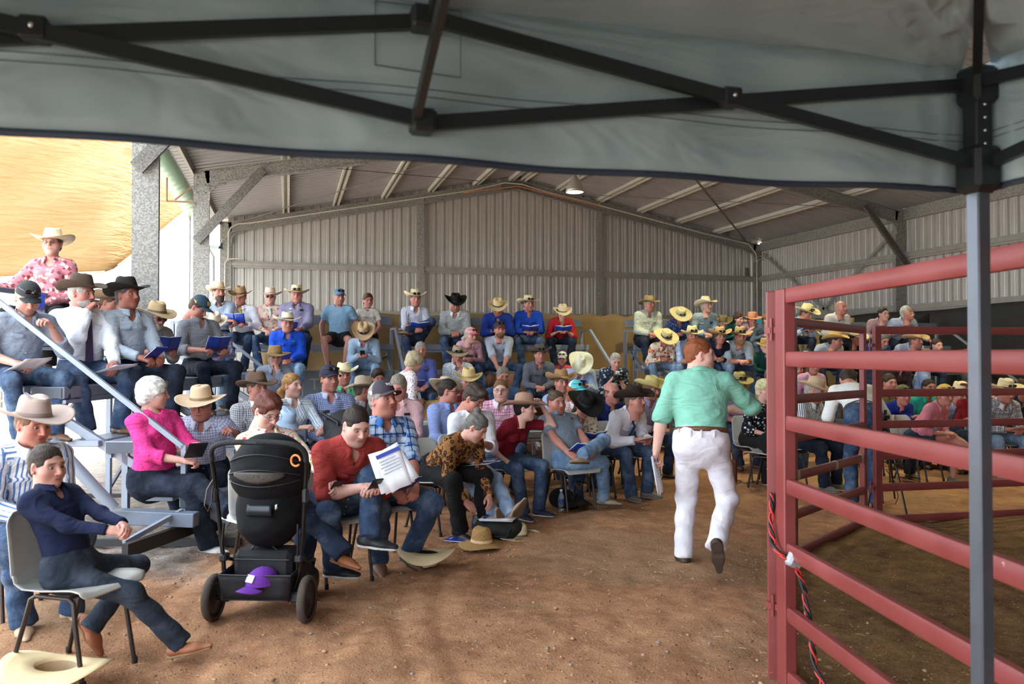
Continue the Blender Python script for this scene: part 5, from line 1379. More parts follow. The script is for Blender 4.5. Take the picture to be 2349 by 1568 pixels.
    for sd in (1, -1):
        ks = tb * (1.12 if not kidk else 1.15)
        if slv < 0:
            e_ = SHL[sd].lerp(el[sd], -slv); C_.cone(SHL[sd], e_, .064 * ks, .062 * ks, k=.035, cut=True)
        else:
            C_.cone(SHL[sd], el[sd], .064 * ks, .054 * ks, k=.035); e_ = el[sd].lerp(wr[sd], slv if slv < 1 else .96)
            C_.cone(el[sd], e_, .055 * ks, (.052 if slv < 1 else .040) * ks, k=.03, cut=True)
            if slv < 1: d_ = (e_ - el[sd]).normalized(); C_.cone(e_ - d_ * .05, e_, .058 * ks, .058 * ks, k=.006, cut=True, cutA=True)
            else: d_ = (e_ - el[sd]).normalized(); C_.cone(e_ - d_ * .055, e_, .0415 * ks, .0415 * ks, k=.006, cut=True, cutA=True)
    nb = nck + spine_up * .03 * s
    C_.cone(nck - spine_up * .02 * s + spine_f * .015, nb + spine_up * .08, nr * 1.06, nr * 1.15, k=.01, op='sub', rec=False)
    if collar: C_.cone(nck + spine_f * .05 * s, chest + spine_f * (.150 if fem else .135) * s * (cb if not fem else 1) + spine_up * (.05 if sleeve != 'short' else .09) * s, .040 * s, .012 * s, k=.012, op='sub', rec=False)
    C_.warp(.0042 if lod == 0 else .0036, 1.25, sum(map(ord, key)) % 7)
    V, Q = C_.mesh(0)
    smat = cloth(**shirt) if isinstance(shirt, dict) else cloth(*shirt)
    sh_o = link('shirt', np_mesh('shirt', V, Q, smat, {'cuv': ('FLOAT_VECTOR', C_.cuv(V))}), root)
    # collar leaves and placket
    if collar and not (fem and scarf):
        mb = MB(); n = 14; rr = nr * 1.18 + .004
        fr_ = Matrix((X1, spine_f, spine_up)).transposed()
        def cl(u, v_):
            a = math.radians(-62 + (360 - 56) * u); a = math.radians(118 + 304 * u - 360 + 0)
            a = math.radians(90 + 24 + 312 * u)
            e = abs(u - .5) * 2; rad = rr + .006 + v_ * (.026 + .018 * e ** 4); zz = .046 - v_ * (.036 + .034 * e ** 5)
            return nck + fr_ @ Vector((rad * math.cos(a), rad * math.sin(a) * 1.0 + .008 + .006 * e, zz + .012 * (1 - math.sin(a)) - .004)) * 1.0
        mb.sheet(cl, 24, 4, .003); sc_ = shirt if isinstance(shirt, dict) else dict(zip(('kind', 'c1', 'c2'), shirt)); mb.build('collar', cloth('solid', sc_['c1']) if sc_['kind'] not in ('floral', 'leopard') else smat, sh_o)
    if collar and lod < 2 and not tie:
        mb = MB()
        for t_ in (.38, .55, .72, .9) if not fem else (.4, .6, .8):
            c_ = chest.lerp(pv, t_) ; 
            c_ = c_ + spine_f * (.108 * s * cb + bel * (t_ > .3))
            mb.ball(c_, .005, 6, 4)
        if lod == 0: o_b = mb.build('buttons', plain('e4e0d8', .4), sh_o); o_b['kind'] = 'stuff'
    if tie:
        mb = MB(); tp = nck + spine_f * (.062 * s) - spine_up * .02; 
        pt = [tp] + [chest.lerp(pv, t_) + spine_f * ((.125 if t_ < .5 else .128) * s * cb + bel) for t_ in (-.2, .1, .4, .75)]
        w_ = [.012, .020, .026, .032, .036]
        vv = []; 
        for p_, w1 in zip(pt, w_): vv += [p_ - X1 * w1, p_ + X1 * w1]
        vv += [p_ - spine_f * .006 for p_ in vv]; k2 = len(pt) * 2
        ff = [(2 * i, 2 * i + 1, 2 * i + 3, 2 * i + 2) for i in range(len(pt) - 1)] + [(k2 + 2 * i, k2 + 2 * i + 2, k2 + 2 * i + 3, k2 + 2 * i + 1) for i in range(len(pt) - 1)] + [(2 * i, 2 * i + 2, k2 + 2 * i + 2, k2 + 2 * i) for i in range(len(pt) - 1)] + [(2 * i + 1, k2 + 2 * i + 1, k2 + 2 * i + 3, 2 * i + 3) for i in range(len(pt) - 1)]
        mb.add(vv, ff, smooth=False); mb.ball(tp, (.018, .014, .016), 8, 6); mb.build('tie', cloth(*tie) if isinstance(tie, tuple) else plain(tie, .6), root)
    if scarf:
        mb = MB(); mb.tube([nck + Matrix.Rotation(0, 3, 'Z') @ (X1 * (nr + .018) * math.cos(a * .4488) + spine_f * ((nr + .020) * math.sin(a * .4488) + .01) + spine_up * (.012 - .018 * math.sin(a * .4488))) for a in range(14)], .020, 8, closed=True)
        kp = nck + spine_f * (nr + .045); mb.ball(kp - spine_up * .02, (.026, .018, .024), 8, 6); mb.tube([kp, kp - spine_up * .09 + spine_f * .02 - X1 * .02, kp - spine_up * .16 + spine_f * .03], [.022, .020, .008], 8)
        mb.build('scarf', plain(scarf, .8, bump=.5, bs=40), root)
    # ---------------- trousers
    if not upper_only:
        pts = [pv] + list(hip.values()) + list(kn.values()) + ([] if shorts else list(ank.values()))
        lo = [min(p[i] for p in pts) - .17 * s * cb for i in range(3)]; hi = [max(p[i] for p in pts) + .16 * s * cb for i in range(3)]
        if stand_: pass
        D_ = Field(lo, hi, hs_)
        D_.cone(hip[1] * .8 + hip[-1] * .2 + Vector((0, -.01, .01)), hip[-1] * .8 + hip[1] * .2 + Vector((0, -.01, .01)), .122 * s * cb, .122 * s * cb, k=.05, flat=.95, side=(0, 1, 0))
        D_.cone(pv, pv + (wst - pv).normalized() * (.11 * s), .150 * s * cb, .151 * s * cb, k=.05, flat=.74, side=XS, cut=True)
        fl = 1.0 + (cb - 1) * .6
        for sd in (1, -1):
            if shorts:
                D_.cone(hip[sd], hip[sd].lerp(kn[sd], .62), .094 * s * fl, .088 * s * fl, k=.05, cut=True)
            else:
                D_.cone(hip[sd], kn[sd], .092 * s * fl, .068 * s * fl, k=.05)
                D_.cone(kn[sd], kn[sd].lerp(ank[sd], .4), .067 * s * fl, .062 * s * fl, k=.035); D_.cone(kn[sd].lerp(ank[sd], .35), ank[sd] + (ank[sd] - kn[sd]).normalized() * .036, .062 * s * fl, .072 * s, k=.03, cut=True)
        D_.warp(.0046, 1.15, (sum(map(ord, key)) + 3) % 7)
        V, Q = D_.mesh(0)
        link('shorts' if shorts else 'trousers', np_mesh('trousers', V, Q, cloth(*pants) if not isinstance(pants, dict) else cloth(**pants), {'cuv': ('FLOAT_VECTOR', D_.cuv(V))}), root)
        if belt and (lod == 0 or stand_):
            mb = MB(); bc = pv + (wst - pv).normalized() * (.092 * s); fr_ = Matrix((Vector((1, 0, 0)), spine_f, spine_up)).transposed()
            mb.sheet(lambda u, v_: bc + fr_ @ Vector((.164 * s * cb * math.cos(6.2832 * u), .123 * s * cb * math.sin(6.2832 * u), (v_ - .5) * .036)), 40, 1, .004); bo = mb.build('belt', plain(belt, .5), root)
        # ---------------- shoes
        um, sm_ = shoe_meshes(shoes[0], lod, shoes[1], shoes[2])
        for sd in (1, -1):
            sh = link('shoe', um, root); so = link('sole', sm_, sh)
            fs = s ** .7 * (.93 if fem else 1.05)
            sh.matrix_local = Matrix.Translation(ank[sd] + Vector((0, 0, .0 if abs(ank[sd].z - anz) > .03 else .085 * (fs - 1)))) @ rot_y2(fdir[sd], Vector((0, 0, 1)) if abs(fdir[sd].normalized().z) < .8 else Vector((0, -1 if fdir[sd].z > 0 else 1, .2))).to_4x4() @ Matrix.Scale(fs, 4)
    # ---------------- hair, hat, glasses
    Hs = HM4
    if hair and hair[0] != 'none':
        o = link('hair', hair_mesh(hair[0], lod, hair_mat(hair[1])), root); o.matrix_local = Hs
    if beard:
        o = link('beard' if beard[0] != 'mo' else 'moustache', hair_mesh('beard' if beard[0] == 'short' else 'beardlong', lod, hair_mat(beard[1])), root) if beard[0] != 'mo' else None
        if o is None:
            mb = MB(); mb.tube([(-.030, .085, -.060), (-.014, .104, -.046), (0, .108, -.043), (.014, .104, -.046), (.030, .085, -.060)], [.005, .009, .007, .009, .005], 8); o = mb.build('moustache', hair_mat(beard[1]), root)
        o.matrix_local = Hs
    if hat:
        style, c = hat[0], hat[1]; band = hat[2] if len(hat) > 2 else '3a2e26'; sg = len(hat) > 3 and hat[3]; tilt = hat[4] if len(hat) > 4 else 4
        make_hat(style, c, band, root, Hs @ Matrix.Translation((0, -.008, .047)) @ Matrix.Rotation(math.radians(-tilt + 8), 4, 'X'), sg, n=36 if lod < 2 else 24)
    if cap:
        make_cap(cap[0], cap[1], root, Hs @ Matrix.Translation((0, -.004, .046)) @ Matrix.Rotation(math.radians(4), 4, 'X'), *cap[2:])
    if glasses:
        if glasses == 'sun':
            key2 = 'facesun'
            if key2 not in HC: HC[key2] = shades_mb(z=.003, y=.104).mesh('sunglasses', plain('14110f', .12, spec=.8))
            o = link('sunglasses', HC[key2], root)
        else:
            if ('gl', glasses) not in HC: HC['gl', glasses] = glasses_mb().mesh('glasses', plain(glasses, .3))
            o = link('glasses', HC['gl', glasses], root)
        o.matrix_local = Hs
    root_m = Matrix.Translation(base) @ Matrix.Rotation(rz, 4, 'Z')
    info = dict(root=root, M=root_m, pv=pv, wst=wst, nck=nck, hd=hdc, wr=wr, el=el, hm=hm, kn=kn, ank=ank, s=s, lean=lean, who=who, Z=Z, seat=seat, fw=fw, base=base, chest=chest, sf=spine_f, su=spine_up, X1=X1, bulk=cb, chair=chair, stand=stand_)
    PEOPLE[key] = info
    if extra: extra(info)
    return info
# ------------------------------------------------------------------ the crowd, one figure each
p = person
J1 = ('denim', '364864', '64788f'); J2 = ('denim', '28344a', '46566f'); J3 = ('denim', '6f8bab', '9db3c9'); J4 = ('denim', '1c2230', '303a4c'); BLK = ('solid', '1b1a1c')
KH = ('solid', 'b5a488'); T4, T3, T2, T1 = 1.78, 1.33, .88, .43
BB = ('boot', '7a5540', '3a2c22'); BK = ('boot', '2a2624', '1a1816'); SN = ('sneaker', 'e4e4e6', 'f0f0f0'); GR = ('sneaker', '6a6660', '8a867c'); TAN = ('boot', 'b49476', '5a4636')
cream = ('cattle', 'd9c4a2', '6a5a48'); strawh = ('straw', 'd8c48e', '3a3028', 1)
# --- left grandstand, top row and the long row of men
p('P1', 118, 560, 8.2, 1.90, 'smiling woman in pink paisley shirt, wide cream hat and glasses, highest on the left stand', 'the smiling woman in pink paisley', look=15, pitch=-4, body=10, kind='f', skin_='c', hair=('short', '5a4030'), hat=('wide', 'e6d2b2', 'cdb898', 0, 8), glasses='3a2a2a', shirt=('floral', 'cc7f8a', 'ecdcc8', '8a4a52', .045, .30), pants=BLK, rh=(.46, .28, .36), lh=(-.06, .28, .22), chair=False)
p('P2', 62, 684, 6.7, T3, 'older man in black cap and grey blue shirt looking down at papers on his lap', 'the man in the black cap on the left stand', look=46, pitch=30, body=52, skin_='c', hair=('short', 'b9ac98'), cap=('2a2a2c', '1c1c1e', ('e8e8e8', 'Stud'), True), shirt=('solid', '8e98a8'), sleeve='rolled', pants=J1, rh=(.12, .26, .20), lh=(-.14, .34, .50), chair=False, bulk=1.1)
p('P3', 187, 673, 7.4, T3, 'grey bearded man in white shirt and purple tie with spectacles at his mouth', 'the man in the purple tie', look=78, pitch=6, body=50, skin_='b', hair=('short', 'b0a89c'), beard=('short', 'a39c94'), hat=('cattle', '4e3f33', '2c221a', 0, 0), shirt=('solid', 'eef0f6'), tie='3a2450', pants=J1, arms='chinR', lh=(-.12, .46, .12), chair=False, bulk=1.12)
p('P3b', 252, 694, 8.6, T4, 'person in light brown hat mostly hidden behind the black hatted man', 'the person hidden in the light brown hat', look=80, pitch=20, body=60, hair=('short', '6a4a34'), hat=('up', 'a58868', '5a4634', 0, -12), shirt=('solid', 'b9c0c8'), pants=J4, chair=False, s=.9)
p('P4', 292, 678, 7.7, T3, 'man in black hat and pale grey blue striped shirt gazing right', 'the man in the black hat on the left stand', look=66, pitch=-4, body=58, bulk=.95, skin_='d', hair=('short', '4a4440'), hat=('cattle', '26211e', '15110f', 0, 2), shirt=('stripe', '9fabb8', 'b6c0ca', '444444', .012, .4), pants=J4, arms='low', chair=False)
p('P5', 358, 726, 8.7, T3, 'bearded man in stained tan hat, dark glasses and khaki trousers holding an open book', 'the man in khaki trousers', look=58, pitch=22, body=58, skin_='b', hair=('short', '8a8078'), beard=('short', '9c948a'), hat=('aussie', 'b09872', '5c4a36', 0, -2), glasses='sun', shirt=('solid', '8f8f92'), sleeve='rolled', pants=KH, arms='book', chair=False, bulk=1.15)
p('P6', 455, 705, 9.9, T3, 'man in navy cap with yellow stripes writing in a blue catalogue', 'the man writing in the navy cap', look=78, pitch=34, body=52, skin_='b', hair=('short', '4a3828'), cap=('2c4658', '3c4a50', ('c9a86a', ''), False, None, 'd9a54a'), shirt=('check', '6e7078', '9ea0a8', '444444', .018, .3), sleeve='rolled', pants=J4, arms='book', chair=False)
p('P13', 492, 742, 10.6, T3, 'child in purple plaid shirt and cream hat half hidden behind a raised catalogue', 'the child in purple plaid', look=25, pitch=30, kind='k', s=.8, hair=('short', '6a4a30'), hat=('cattle', 'e2d2bc', 'b5a48c'), shirt=('plaid', 'd8d4e8', '5a5a9a', '3a3a70', .05), pants=J3, arms='book', chair=False)
p('P15', 631, 819, 10.4, T2, 'elderly person in wide woven straw hat resting chin on a hand', 'the person in the wide straw hat', look=28, pitch=6, body=20, kind='f', skin_='c', hair=('bob', '9c9084'), hat=('straw', 'a98a5c', '8a6c42', 0, 6), shirt=('solid', '97a0b4'), pants=KH, arms='chinL', chair=False, bulk=1.15)
p('P28', 353, 902, 6.75, T1, 'white haired woman in bright pink eyelet blouse seen from behind', 'the woman in bright pink', look=118, pitch=4, body=62, kind='f', skin_='c', hair=('puff', 'e6e2da'), shirt=('floral', 'e8418e', '9c2058', 'c03074', .018, .10), sleeve='rolled', pants=J4, rh=(.02, .40, .30), lh=(-.10, .44, .42), untuck=True, chair=False, bulk=1.15, shoes=SN, legs='kneeL', foot={1: ('w', 480, 1245, 6.55, (1, -.2, 0)), -1: ('w', 528, 1165, 6.3, (.8, -.5, -.1))}, collar=False)
# --- top row, left grandstand on the back wall
p('P7', 501, 671, 12.6, T4, 'dark bearded man in cream hat with folded arms', 'the dark bearded man', look=42, pitch=0, body=20, hair=('short', '2e2622'), beard=('long', '3a322c'), hat=('cattle', 'd9c0a0', 'b89c7c'), shirt=('check', 'b8c4d2', '7c8ca4', '444444', .02, .25), arms='cross', pants=J2, chair=False)
p('P8', 551, 681, 12.8, T4, 'young man in white shirt and yellow scarf reading a blue catalogue', 'the young man in the yellow scarf', look=4, pitch=14, hair=('short', '6a4c36'), hat=('cattle', 'a98b66', '5c4634', 0, 6), shirt=('solid', 'e9e9f0'), scarf='dcc478', arms='book', pants=J2, chair=False)
p('P9', 619, 681, 12.9, T4, 'slim woman in pink and green floral blouse, silver scarf and round sunglasses', 'the woman in the silver scarf', look=12, pitch=2, kind='f', skin_='c', hair=('bob', 'cdbfa4'), hat=('wide', 'd8c0ac', 'c89c90', 0, 6), glasses='sun', shirt=('floral', 'd9b6a8', 'b4474e', '8fae98', .05, .22), scarf='c6ccc4', arms='lap', pants=J1, chair=False)
p('P10', 680, 677, 12.9, T4, 'smiling heavy man in straw hat and purple checked shirt', 'the man in purple check', look=14, pitch=2, kind='w', bulk=1.25, skin_='b', hair=('short', 'a09890'), hat=('wide', 'dfcfa4', '8a5a30', 1), shirt=('check', '6a6684', '9a96b0', '444444', .015, .3), arms='low', pants=J2, chair=False)
p('P11', 777, 682, 13.2, T4, 'man in light blue t-shirt, black shorts and blue cap, bare legs dangling', 'the man in black shorts', look=32, pitch=2, body=6, bulk=1.08, skin_='b', hair=('short', 'a08c74'), cap=('5c7c98', '4e6c88', None, True), shirt=('solid', '86a9c4'), sleeve='short', shorts=True, pants=BLK, arms='down', shoes=('sandal', '4a3a2e', '2a2018'), collar=False, chair=False, untuck=True)
p('P12', 844, 690, 13.6, T4, 'woman in cream t-shirt and glasses with short brown hair', 'the woman in the cream t-shirt', look=26, pitch=0, kind='f', skin_='b', hair=('mop', '5a3424'), glasses='6a5a50', shirt=('solid', 'd8d0c4'), sleeve='short', pants=BLK, shorts=True, arms='low', legs='kneeL', shoes=('sandal', '3a2e26', '2a2018'), collar=False, chair=False, untuck=True, s=.94)
p('P14', 659, 741, 12.0, T3, 'man in royal blue shirt, cream hat and glasses holding a phone and papers', 'the man in the blue work shirt and cream hat', look=26, pitch=6, body=14, kind='w', bulk=1.2, skin_='b', hair=('short', '6a5a4c'), hat=('wide', 'e2d2b0', '6a5240', 0, 2), glasses='5a5048', shirt=('solid', '1f4fc4'), arms='lap', pants=J3, chair=False)
p('P16', 833, 763, 12.6, T3, 'man in blue pinstripe shirt bowing his tan hat over a phone', 'the man in the pinstripe shirt', look=12, pitch=48, body=6, skin_='b', hair=('short', '5a4636'), hat=('cattle', 'c0a27c', '3a3028', 1, 4), shirt=('stripe', 'a9bcd0', '6f88a4', '444444', .02, .25), arms='phone', pants=J3, chair=False)
# --- lower rows, left grandstand
p('P18', 789, 862, 11.2, T1, 'red faced elderly man in cream straw hat, green shirt and dark tie', 'the elderly man in the green shirt and tie', look=26, pitch=-2, body=20, skin_='b', hair=('side', 'c0b8a8'), hat=('up', 'e6dcb8', 'cdbd94', 0, 6), shirt=('solid', '5fae86'), tie='1e2a2c', arms='lap', pants=J4, chair=False)
p('P20', 867, 868, 11.4, T1, 'child with spiky dark hair behind the man in the trucker cap', 'the spiky haired child', look=30, pitch=8, kind='k', s=.82, hair=('mop', '3a2a20'), shirt=('solid', '9c6a5a'), arms='lap', chair=False)
p('P19', 835, 893, 9.6, T1, 'man turned away in grey felt hat with a small badge', 'the man in the badged grey hat', look=108, pitch=0, body=60, skin_='b', hair=('short', '6a5c50'), hat=('aussie', 'b5a590', '8a7a68', 0, 6), shirt=('solid', 'b7b4c0'), arms='lap')
p('P17', 756, 870, 8.9, T1, 'young man in navy cap with sunglasses and blue checked shirt', 'the man in the navy cap', look=38, pitch=0, body=25, skin_='b', hair=('short', '4a3626'), cap=('20223c', '1a1c30', ('d8d8e0', 'STIHL'), True), shirt=('check', 'b4bfdc', '5a6a9c', '444444', .022, .35), arms='lap', pants=J4)
p('P21', 671, 884, 8.6, T1, 'young woman with fair ponytail in blue striped shirt resting her arms on a pram', 'the fair woman with the ponytail', look=62, pitch=0, body=35, kind='f', skin_='e', hair=('pony', 'a87a48'), shirt=('stripe', 'e6ecf4', '7fa6c4', '444444', .03, .3), sleeve='rolled', rh=(.05, .44, .42), lh=(-.16, .46, .38), pants=J4)
p('P22', 591, 890, 8.2, T1, 'man in dark brown hat and black gingham shirt', 'the man in black gingham', look=50, pitch=0, body=35, skin_='b', hair=('short', '5a4a3e'), hat=('aussie', '6a5242', '3a2a20', 0, 2), shirt=('gingham', 'e8e8ec', '23283a', '444444', .018), arms='lap', pants=J4, bulk=1.08, chair=False)
p('P23', 462, 928, 7.2, T1, 'man in tall flat cream hat and glasses with hands raised in thought', 'the man in the tall cream hat', look=4, pitch=16, body=8, skin_='b', kind='w', bulk=1.12, hair=('short', '5c4a3c'), hat=('flat', 'dcc0a0', '8c7a5c', 0, 0), glasses='3a2c28', shirt=('check', 'd4d9ec', '5d6ea8', '444444', .026, .16), sleeve='rolled', pants=J4, rh=(.10, .30, .34), lh=(-.30, .26, .46), chair=False)
p('P25', 652, 968, 7.4, .30, 'small child in pale blue bucket hat beside the black stroller', 'the child in the bucket hat', look=60, pitch=35, kind='k', s=.72, hair=('short', '8a6a48'), hat=('bucket', 'a9c0dc', '9ab2d0'), shirt=('solid', '5a6c94'), arms='lap', pants=J3)
p('P24', 613, 942, 5.6, T1, 'woman with short auburn hair, glasses and pink floral shirt behind the black stroller', 'the auburn haired woman', look=52, pitch=30, body=38, kind='f', skin_='e', bulk=1.08, hair=('mop', '5c2e22'), glasses='4a3a58', shirt=('floral', 'f0ead8', 'e0517c', 'b8c878', .035, .26), pants=J2, rh=(.0, .36, .28), lh=(-.30, .46, .30), legs='kneeR', shoes=('boot', '9a5c34', '7a4c30'))
p('P26', 817, 975, 5.5, T1, 'man in red work shirt and blue jeans reading his phone beside the stroller', 'the man in the red work shirt', look=38, pitch=26, body=36, kind='w', bulk=1.28, skin_='e', hair=('crop', '2e221c'), shirt=('solid', 'a63e3a'), sleeve='elbow', pants=J1, rh=(.04, .50, .28), lh=(-.06, .50, .27), legs='sit', knee=.44, shoes=('sneaker', '22242a', 'd0ccc8'), foot={1: ('w', 768, 1290, 5.5, (1, -.25, 0)), -1: ('w', 850, 1222, 5.25, (1, 0, -.12))}, belt=None)
p('P27', 878, 918, 6.2, T1, 'grey haired man in trucker cap and blue plaid shirt gazing up to the right', 'the man in blue plaid and trucker cap', look=50, pitch=-8, body=32, kind='w', bulk=1.15, skin_='b', hair=('short', '8c867e'), cap=('3c3440', '3a323e', ('e8e6da', 'WEST'), False, '8c8480', 'e8e8ea'), shirt=('plaid', '3f74b8', 'c9d6e6', '1c2f5c', .075), sleeve='elbow', pants=J1, rh=(.06, .44, .12), lh=(-.08, .46, .14), legs='tuck', shoes=BB)
p('P29', 78, 972, 4.85, T1, 'man in pinkish grey hat and blue striped shirt sitting behind the boy', 'the man in the blue striped shirt', look=62, pitch=14, body=50, skin_='a', hair=('short', '7a5a40'), hat=('wide', 'b8a298', '8a7468', 0, 0), shirt=('stripe', 'e6eaf2', '5f7fb8', '444444', .034, .36), pants=J1, arms='lap', legs='sit', shoes=TAN, hint={('p', 1): 'curl'})
p('P30', 110, 1073, 4.12, .42, 'dark haired boy in navy shirt and dark jeans seated on the nearest chair', 'the boy in the navy shirt', look=66, pitch=2, body=74, kind='k', s=.86, skin_='c', hair=('crop', '3a2c24'), shirt=('solid', '1b2340'), pants=('denim', '2c3440', '49525e'), rh=(.04, .27, .31), lh=(-.04, .29, .32), legs='sit', shoes=('boot', '9a5c3c', '8a6a4a'), foot={1: ('w', 412, 1462, 4.2, (1, 0, .22)), -1: ('w', 222, 1425, 4.3, (.45, 0, -.8))}, lean=-.36)
# --- ground chairs, middle
p('P31', 914, 889, 8.7, T1, 'grey haired man in pink checked shirt holding a drink can', 'the man in the pink shirt holding a can', look=-8, pitch=18, body=8, bulk=1.15, skin_='b', kind='w', hair=('short', '8c8274'), shirt=('check', 'd8b0b0', 'b98c92', '444444', .016, .25), sleeve='elbow', arms='phone', pants=J2)
p('P32', 951, 831, 9.9, None, 'standing woman in red speckled white blouse bending away with grey blond hair', 'the bending woman in the speckled blouse', look=140, pitch=30, body=120, kind='f', stand_=True, legs='stand', lean=.5, skin_='c', hair=('puff', 'b5a686'), shirt=('floral', 'ece6e4', 'd0584c', '7c84b0', .022, .22), arms='lap', pants=J2, collar=False, untuck=True, bulk=1.1)
p('P33', 965, 804, 12.6, T2, 'grey haired man in purple blue work shirt holding a dark booklet', 'the man in the purple blue shirt', look=14, pitch=2, body=6, skin_='b', hair=('short', '9a948c'), shirt=('solid', '4e5590'), arms='low', pants=J2, chair=False)
p('P34', 1050, 816, 12.8, T2, 'man in olive hat and white checked shirt with a hand over his mouth', 'the man in white check with hand on mouth', look=10, pitch=12, body=4, skin_='b', hair=('short', '8c8478'), hat=('aussie', 'a5957a', '241e1a', 1, 4), shirt=('check', 'e6e8ee', '6c88a4', '444444', .045, .1), sleeve='elbow', arms='chinL', pants=J1, chair=False)
p('P35', 1079, 770, 13.2, T3, 'older woman in pink patterned cap and pink shirt looking right', 'the woman in the pink cap', look=48, pitch=6, body=14, kind='f', skin_='c', hair=('pony', 'b9ac98'), cap=('e0a0a8', 'd84a62', None, True), shirt=('check', 'e2b4c0', 'c890a0', '444444', .016, .3), arms='lap', pants=J2, chair=False)
p('P36', 1146, 757, 13.2, T3, 'brown bearded man in black cap and pale grey shirt, forearms on his knees', 'the bearded man in the black cap', look=16, pitch=-2, body=4, skin_='b', hair=('short', '4a382a'), beard=('short', '6a4c34'), cap=('2a2a2e', 'b8343c', None, True), shirt=('solid', 'a9adbb'), sleeve='elbow', arms='between', pants=J1, legs='wide', chair=False)
p('P37', 953, 686, 13.6, T4, 'man in cream hat with sunglasses, striped shirt and crossed leg writing notes', 'the man with the crossed leg on the top row', look=18, pitch=0, body=16, skin_='b', hair=('short', '4a3a2e'), hat=('up', 'dcc8a4', '8c7a60', 1, 8), shirt=('stripe', 'd8d8e4', '50506c', '444444', .022, .3), sleeve='elbow', arms='phone', legs='crossL', pants=J2, shoes=('boot', 'a07a58', '4a382a'), chair=False)
p('P38', 1044, 696, 13.8, T4, 'man in black hat and black gingham shirt with a white name tag', 'the gingham shirted man with a name tag', look=14, pitch=30, body=6, bulk=1.15, kind='w', skin_='b', hair=('short', '6a5c54'), hat=('up', '1c1a1a', '100e0e', 0, 0), glasses='3a3230', shirt=('gingham', 'e2e4e4', '2a3030', '444444', .016), arms='lap', pants=J1, chair=False)
p('P39', 1142, 706, 14.2, T4, 'heavy man in royal blue shirt and cream hat looking down, left of his twin shirt', 'the man in royal blue looking down', look=2, pitch=32, bulk=1.25, kind='w', skin_='b', hair=('short', '8c8074'), hat=('cattle', 'dcc296', '3a3440'), glasses='3a3230', shirt=('solid', '20398c'), arms='low', pants=J1, chair=False)
p('P40', 1213, 698, 14.4, T4, 'man in royal blue shirt and sunglasses on his hat looking right', 'the man in royal blue looking right', look=22, pitch=0, bulk=1.12, body=4, skin_='b', hair=('short', '3a2c24'), hat=('wide', 'd2bc98', '2a221c', 1, 4), shirt=('solid', '1f47ae'), arms='low', pants=J1, chair=False)
p('P41', 1290, 719, 14.4, T4, 'dark haired woman in red shirt and cream hat writing', 'the woman in the red shirt', look=6, pitch=26, kind='f', bulk=1.15, skin_='c', hair=('bob', '2a1e1a'), hat=('cattle', 'd8c4a2', '6a5c4c'), glasses='7a2a3a', shirt=('solid', 'b0242c'), sleeve='rolled', arms='low', pants=J4, chair=False)
p('P42', 1238, 814, 12.9, T2, 'dark haired man in charcoal hat and dark grey patterned shirt', 'the man in the charcoal hat', look=14, pitch=0, body=4, bulk=1.1, skin_='b', hair=('short', '3a2e28'), hat=('up', '5c4f4a', '221d1c', 1, 4), shirt=('check', '54555e', '74757e', '444444', .012, .3), arms='lap', pants=J1, chair=False)
p('P43', 1331, 836, 12.6, T2, 'man bowing a big pale cream hat over a blue catalogue', 'the man bowing the pale cream hat', look=4, pitch=52, bulk=1.15, skin_='b', hair=('short', '9a9086'), hat=('tall', 'e4e2c8', 'd8d4b8'), shirt=('solid', 'a9bcd6'), arms='low', pants=J1, chair=False)
p('P102', 1290, 824, 13.3, T2, 'child in white cap and sunglasses peeping beside the pale cream hat', 'the peeping child', look=-10, pitch=6, kind='k', s=.86, hair=('bob', '5a3a28'), cap=('e8e2d8', 'd8d0c4', None, True), shirt=('solid', 'c8505a'), arms='lap', chair=False)
p('P44', 1412, 828, 12.4, None, 'silver haired woman in dark blue floral shirt standing with a camera', 'the photographer in dark floral', look=8, pitch=22, body=6, kind='f', bulk=1.2, stand_=True, legs='stand', skin_='c', hair=('crop', 'a8a49e'), shirt=('floral', '28303e', 'c4d4da', '7fa2b4', .05, .24), sleeve='elbow', rh=(.06, .38, 1.22), lh=(-.06, .38, 1.22), pants=J4, untuck=True)
p('P45', 1075, 874, 10.6, T1, 'frowning grey haired man in cream hat and dark red shirt', 'the frowning man in dark red', look=6, pitch=10, bulk=1.1, skin_='b', hair=('short', 'a8a096'), hat=('cattle', 'd2ba84', 'a88c5c', 0, 6), shirt=('solid', '70181e'), arms='lap', pants=J2)
p('P46', 1020, 897, 9.9, T1, 'person facing away under a tilted cream hat beside the dark red shirt', 'the person under the tilted cream hat', look=165, pitch=14, body=150, hair=('short', '6a5040'), hat=('wide', 'd9cab2', 'bda98a', 0, 24), shirt=('solid', 'b08a5c'), arms='lap', pants=J2)
p('P47', 1030, 897, 8.7, T1, 'dark haired man in light blue star logo shirt and wrap sunglasses looking right', 'the man in the star logo shirt', look=80, pitch=6, body=40, skin_='b', hair=('crop', '2e2420'), glasses='sun', shirt=('solid', '8b9cd0'), arms='lap', pants=J2, bulk=1.1)
p('P50', 1154, 864, 11.6, T1, 'grey haired man in thin glasses behind the pink gingham shirt', 'the grey haired man in thin glasses', look=14, pitch=8, skin_='b', hair=('short', '7c766e'), glasses='4a4644', shirt=('solid', '3c587c'), arms='lap', pants=J2)
p('P51', 1149, 895, 9.4, T1, 'young person in black glasses and pink gingham shirt', 'the person in pink gingham', look=-4, pitch=4, body=8, kind='w', skin_='e', hair=('crop', '7a5638'), glasses='14110f', shirt=('gingham', 'f2e6ee', 'dc6aa0', '444444', .035), arms='lap', pants=J2)
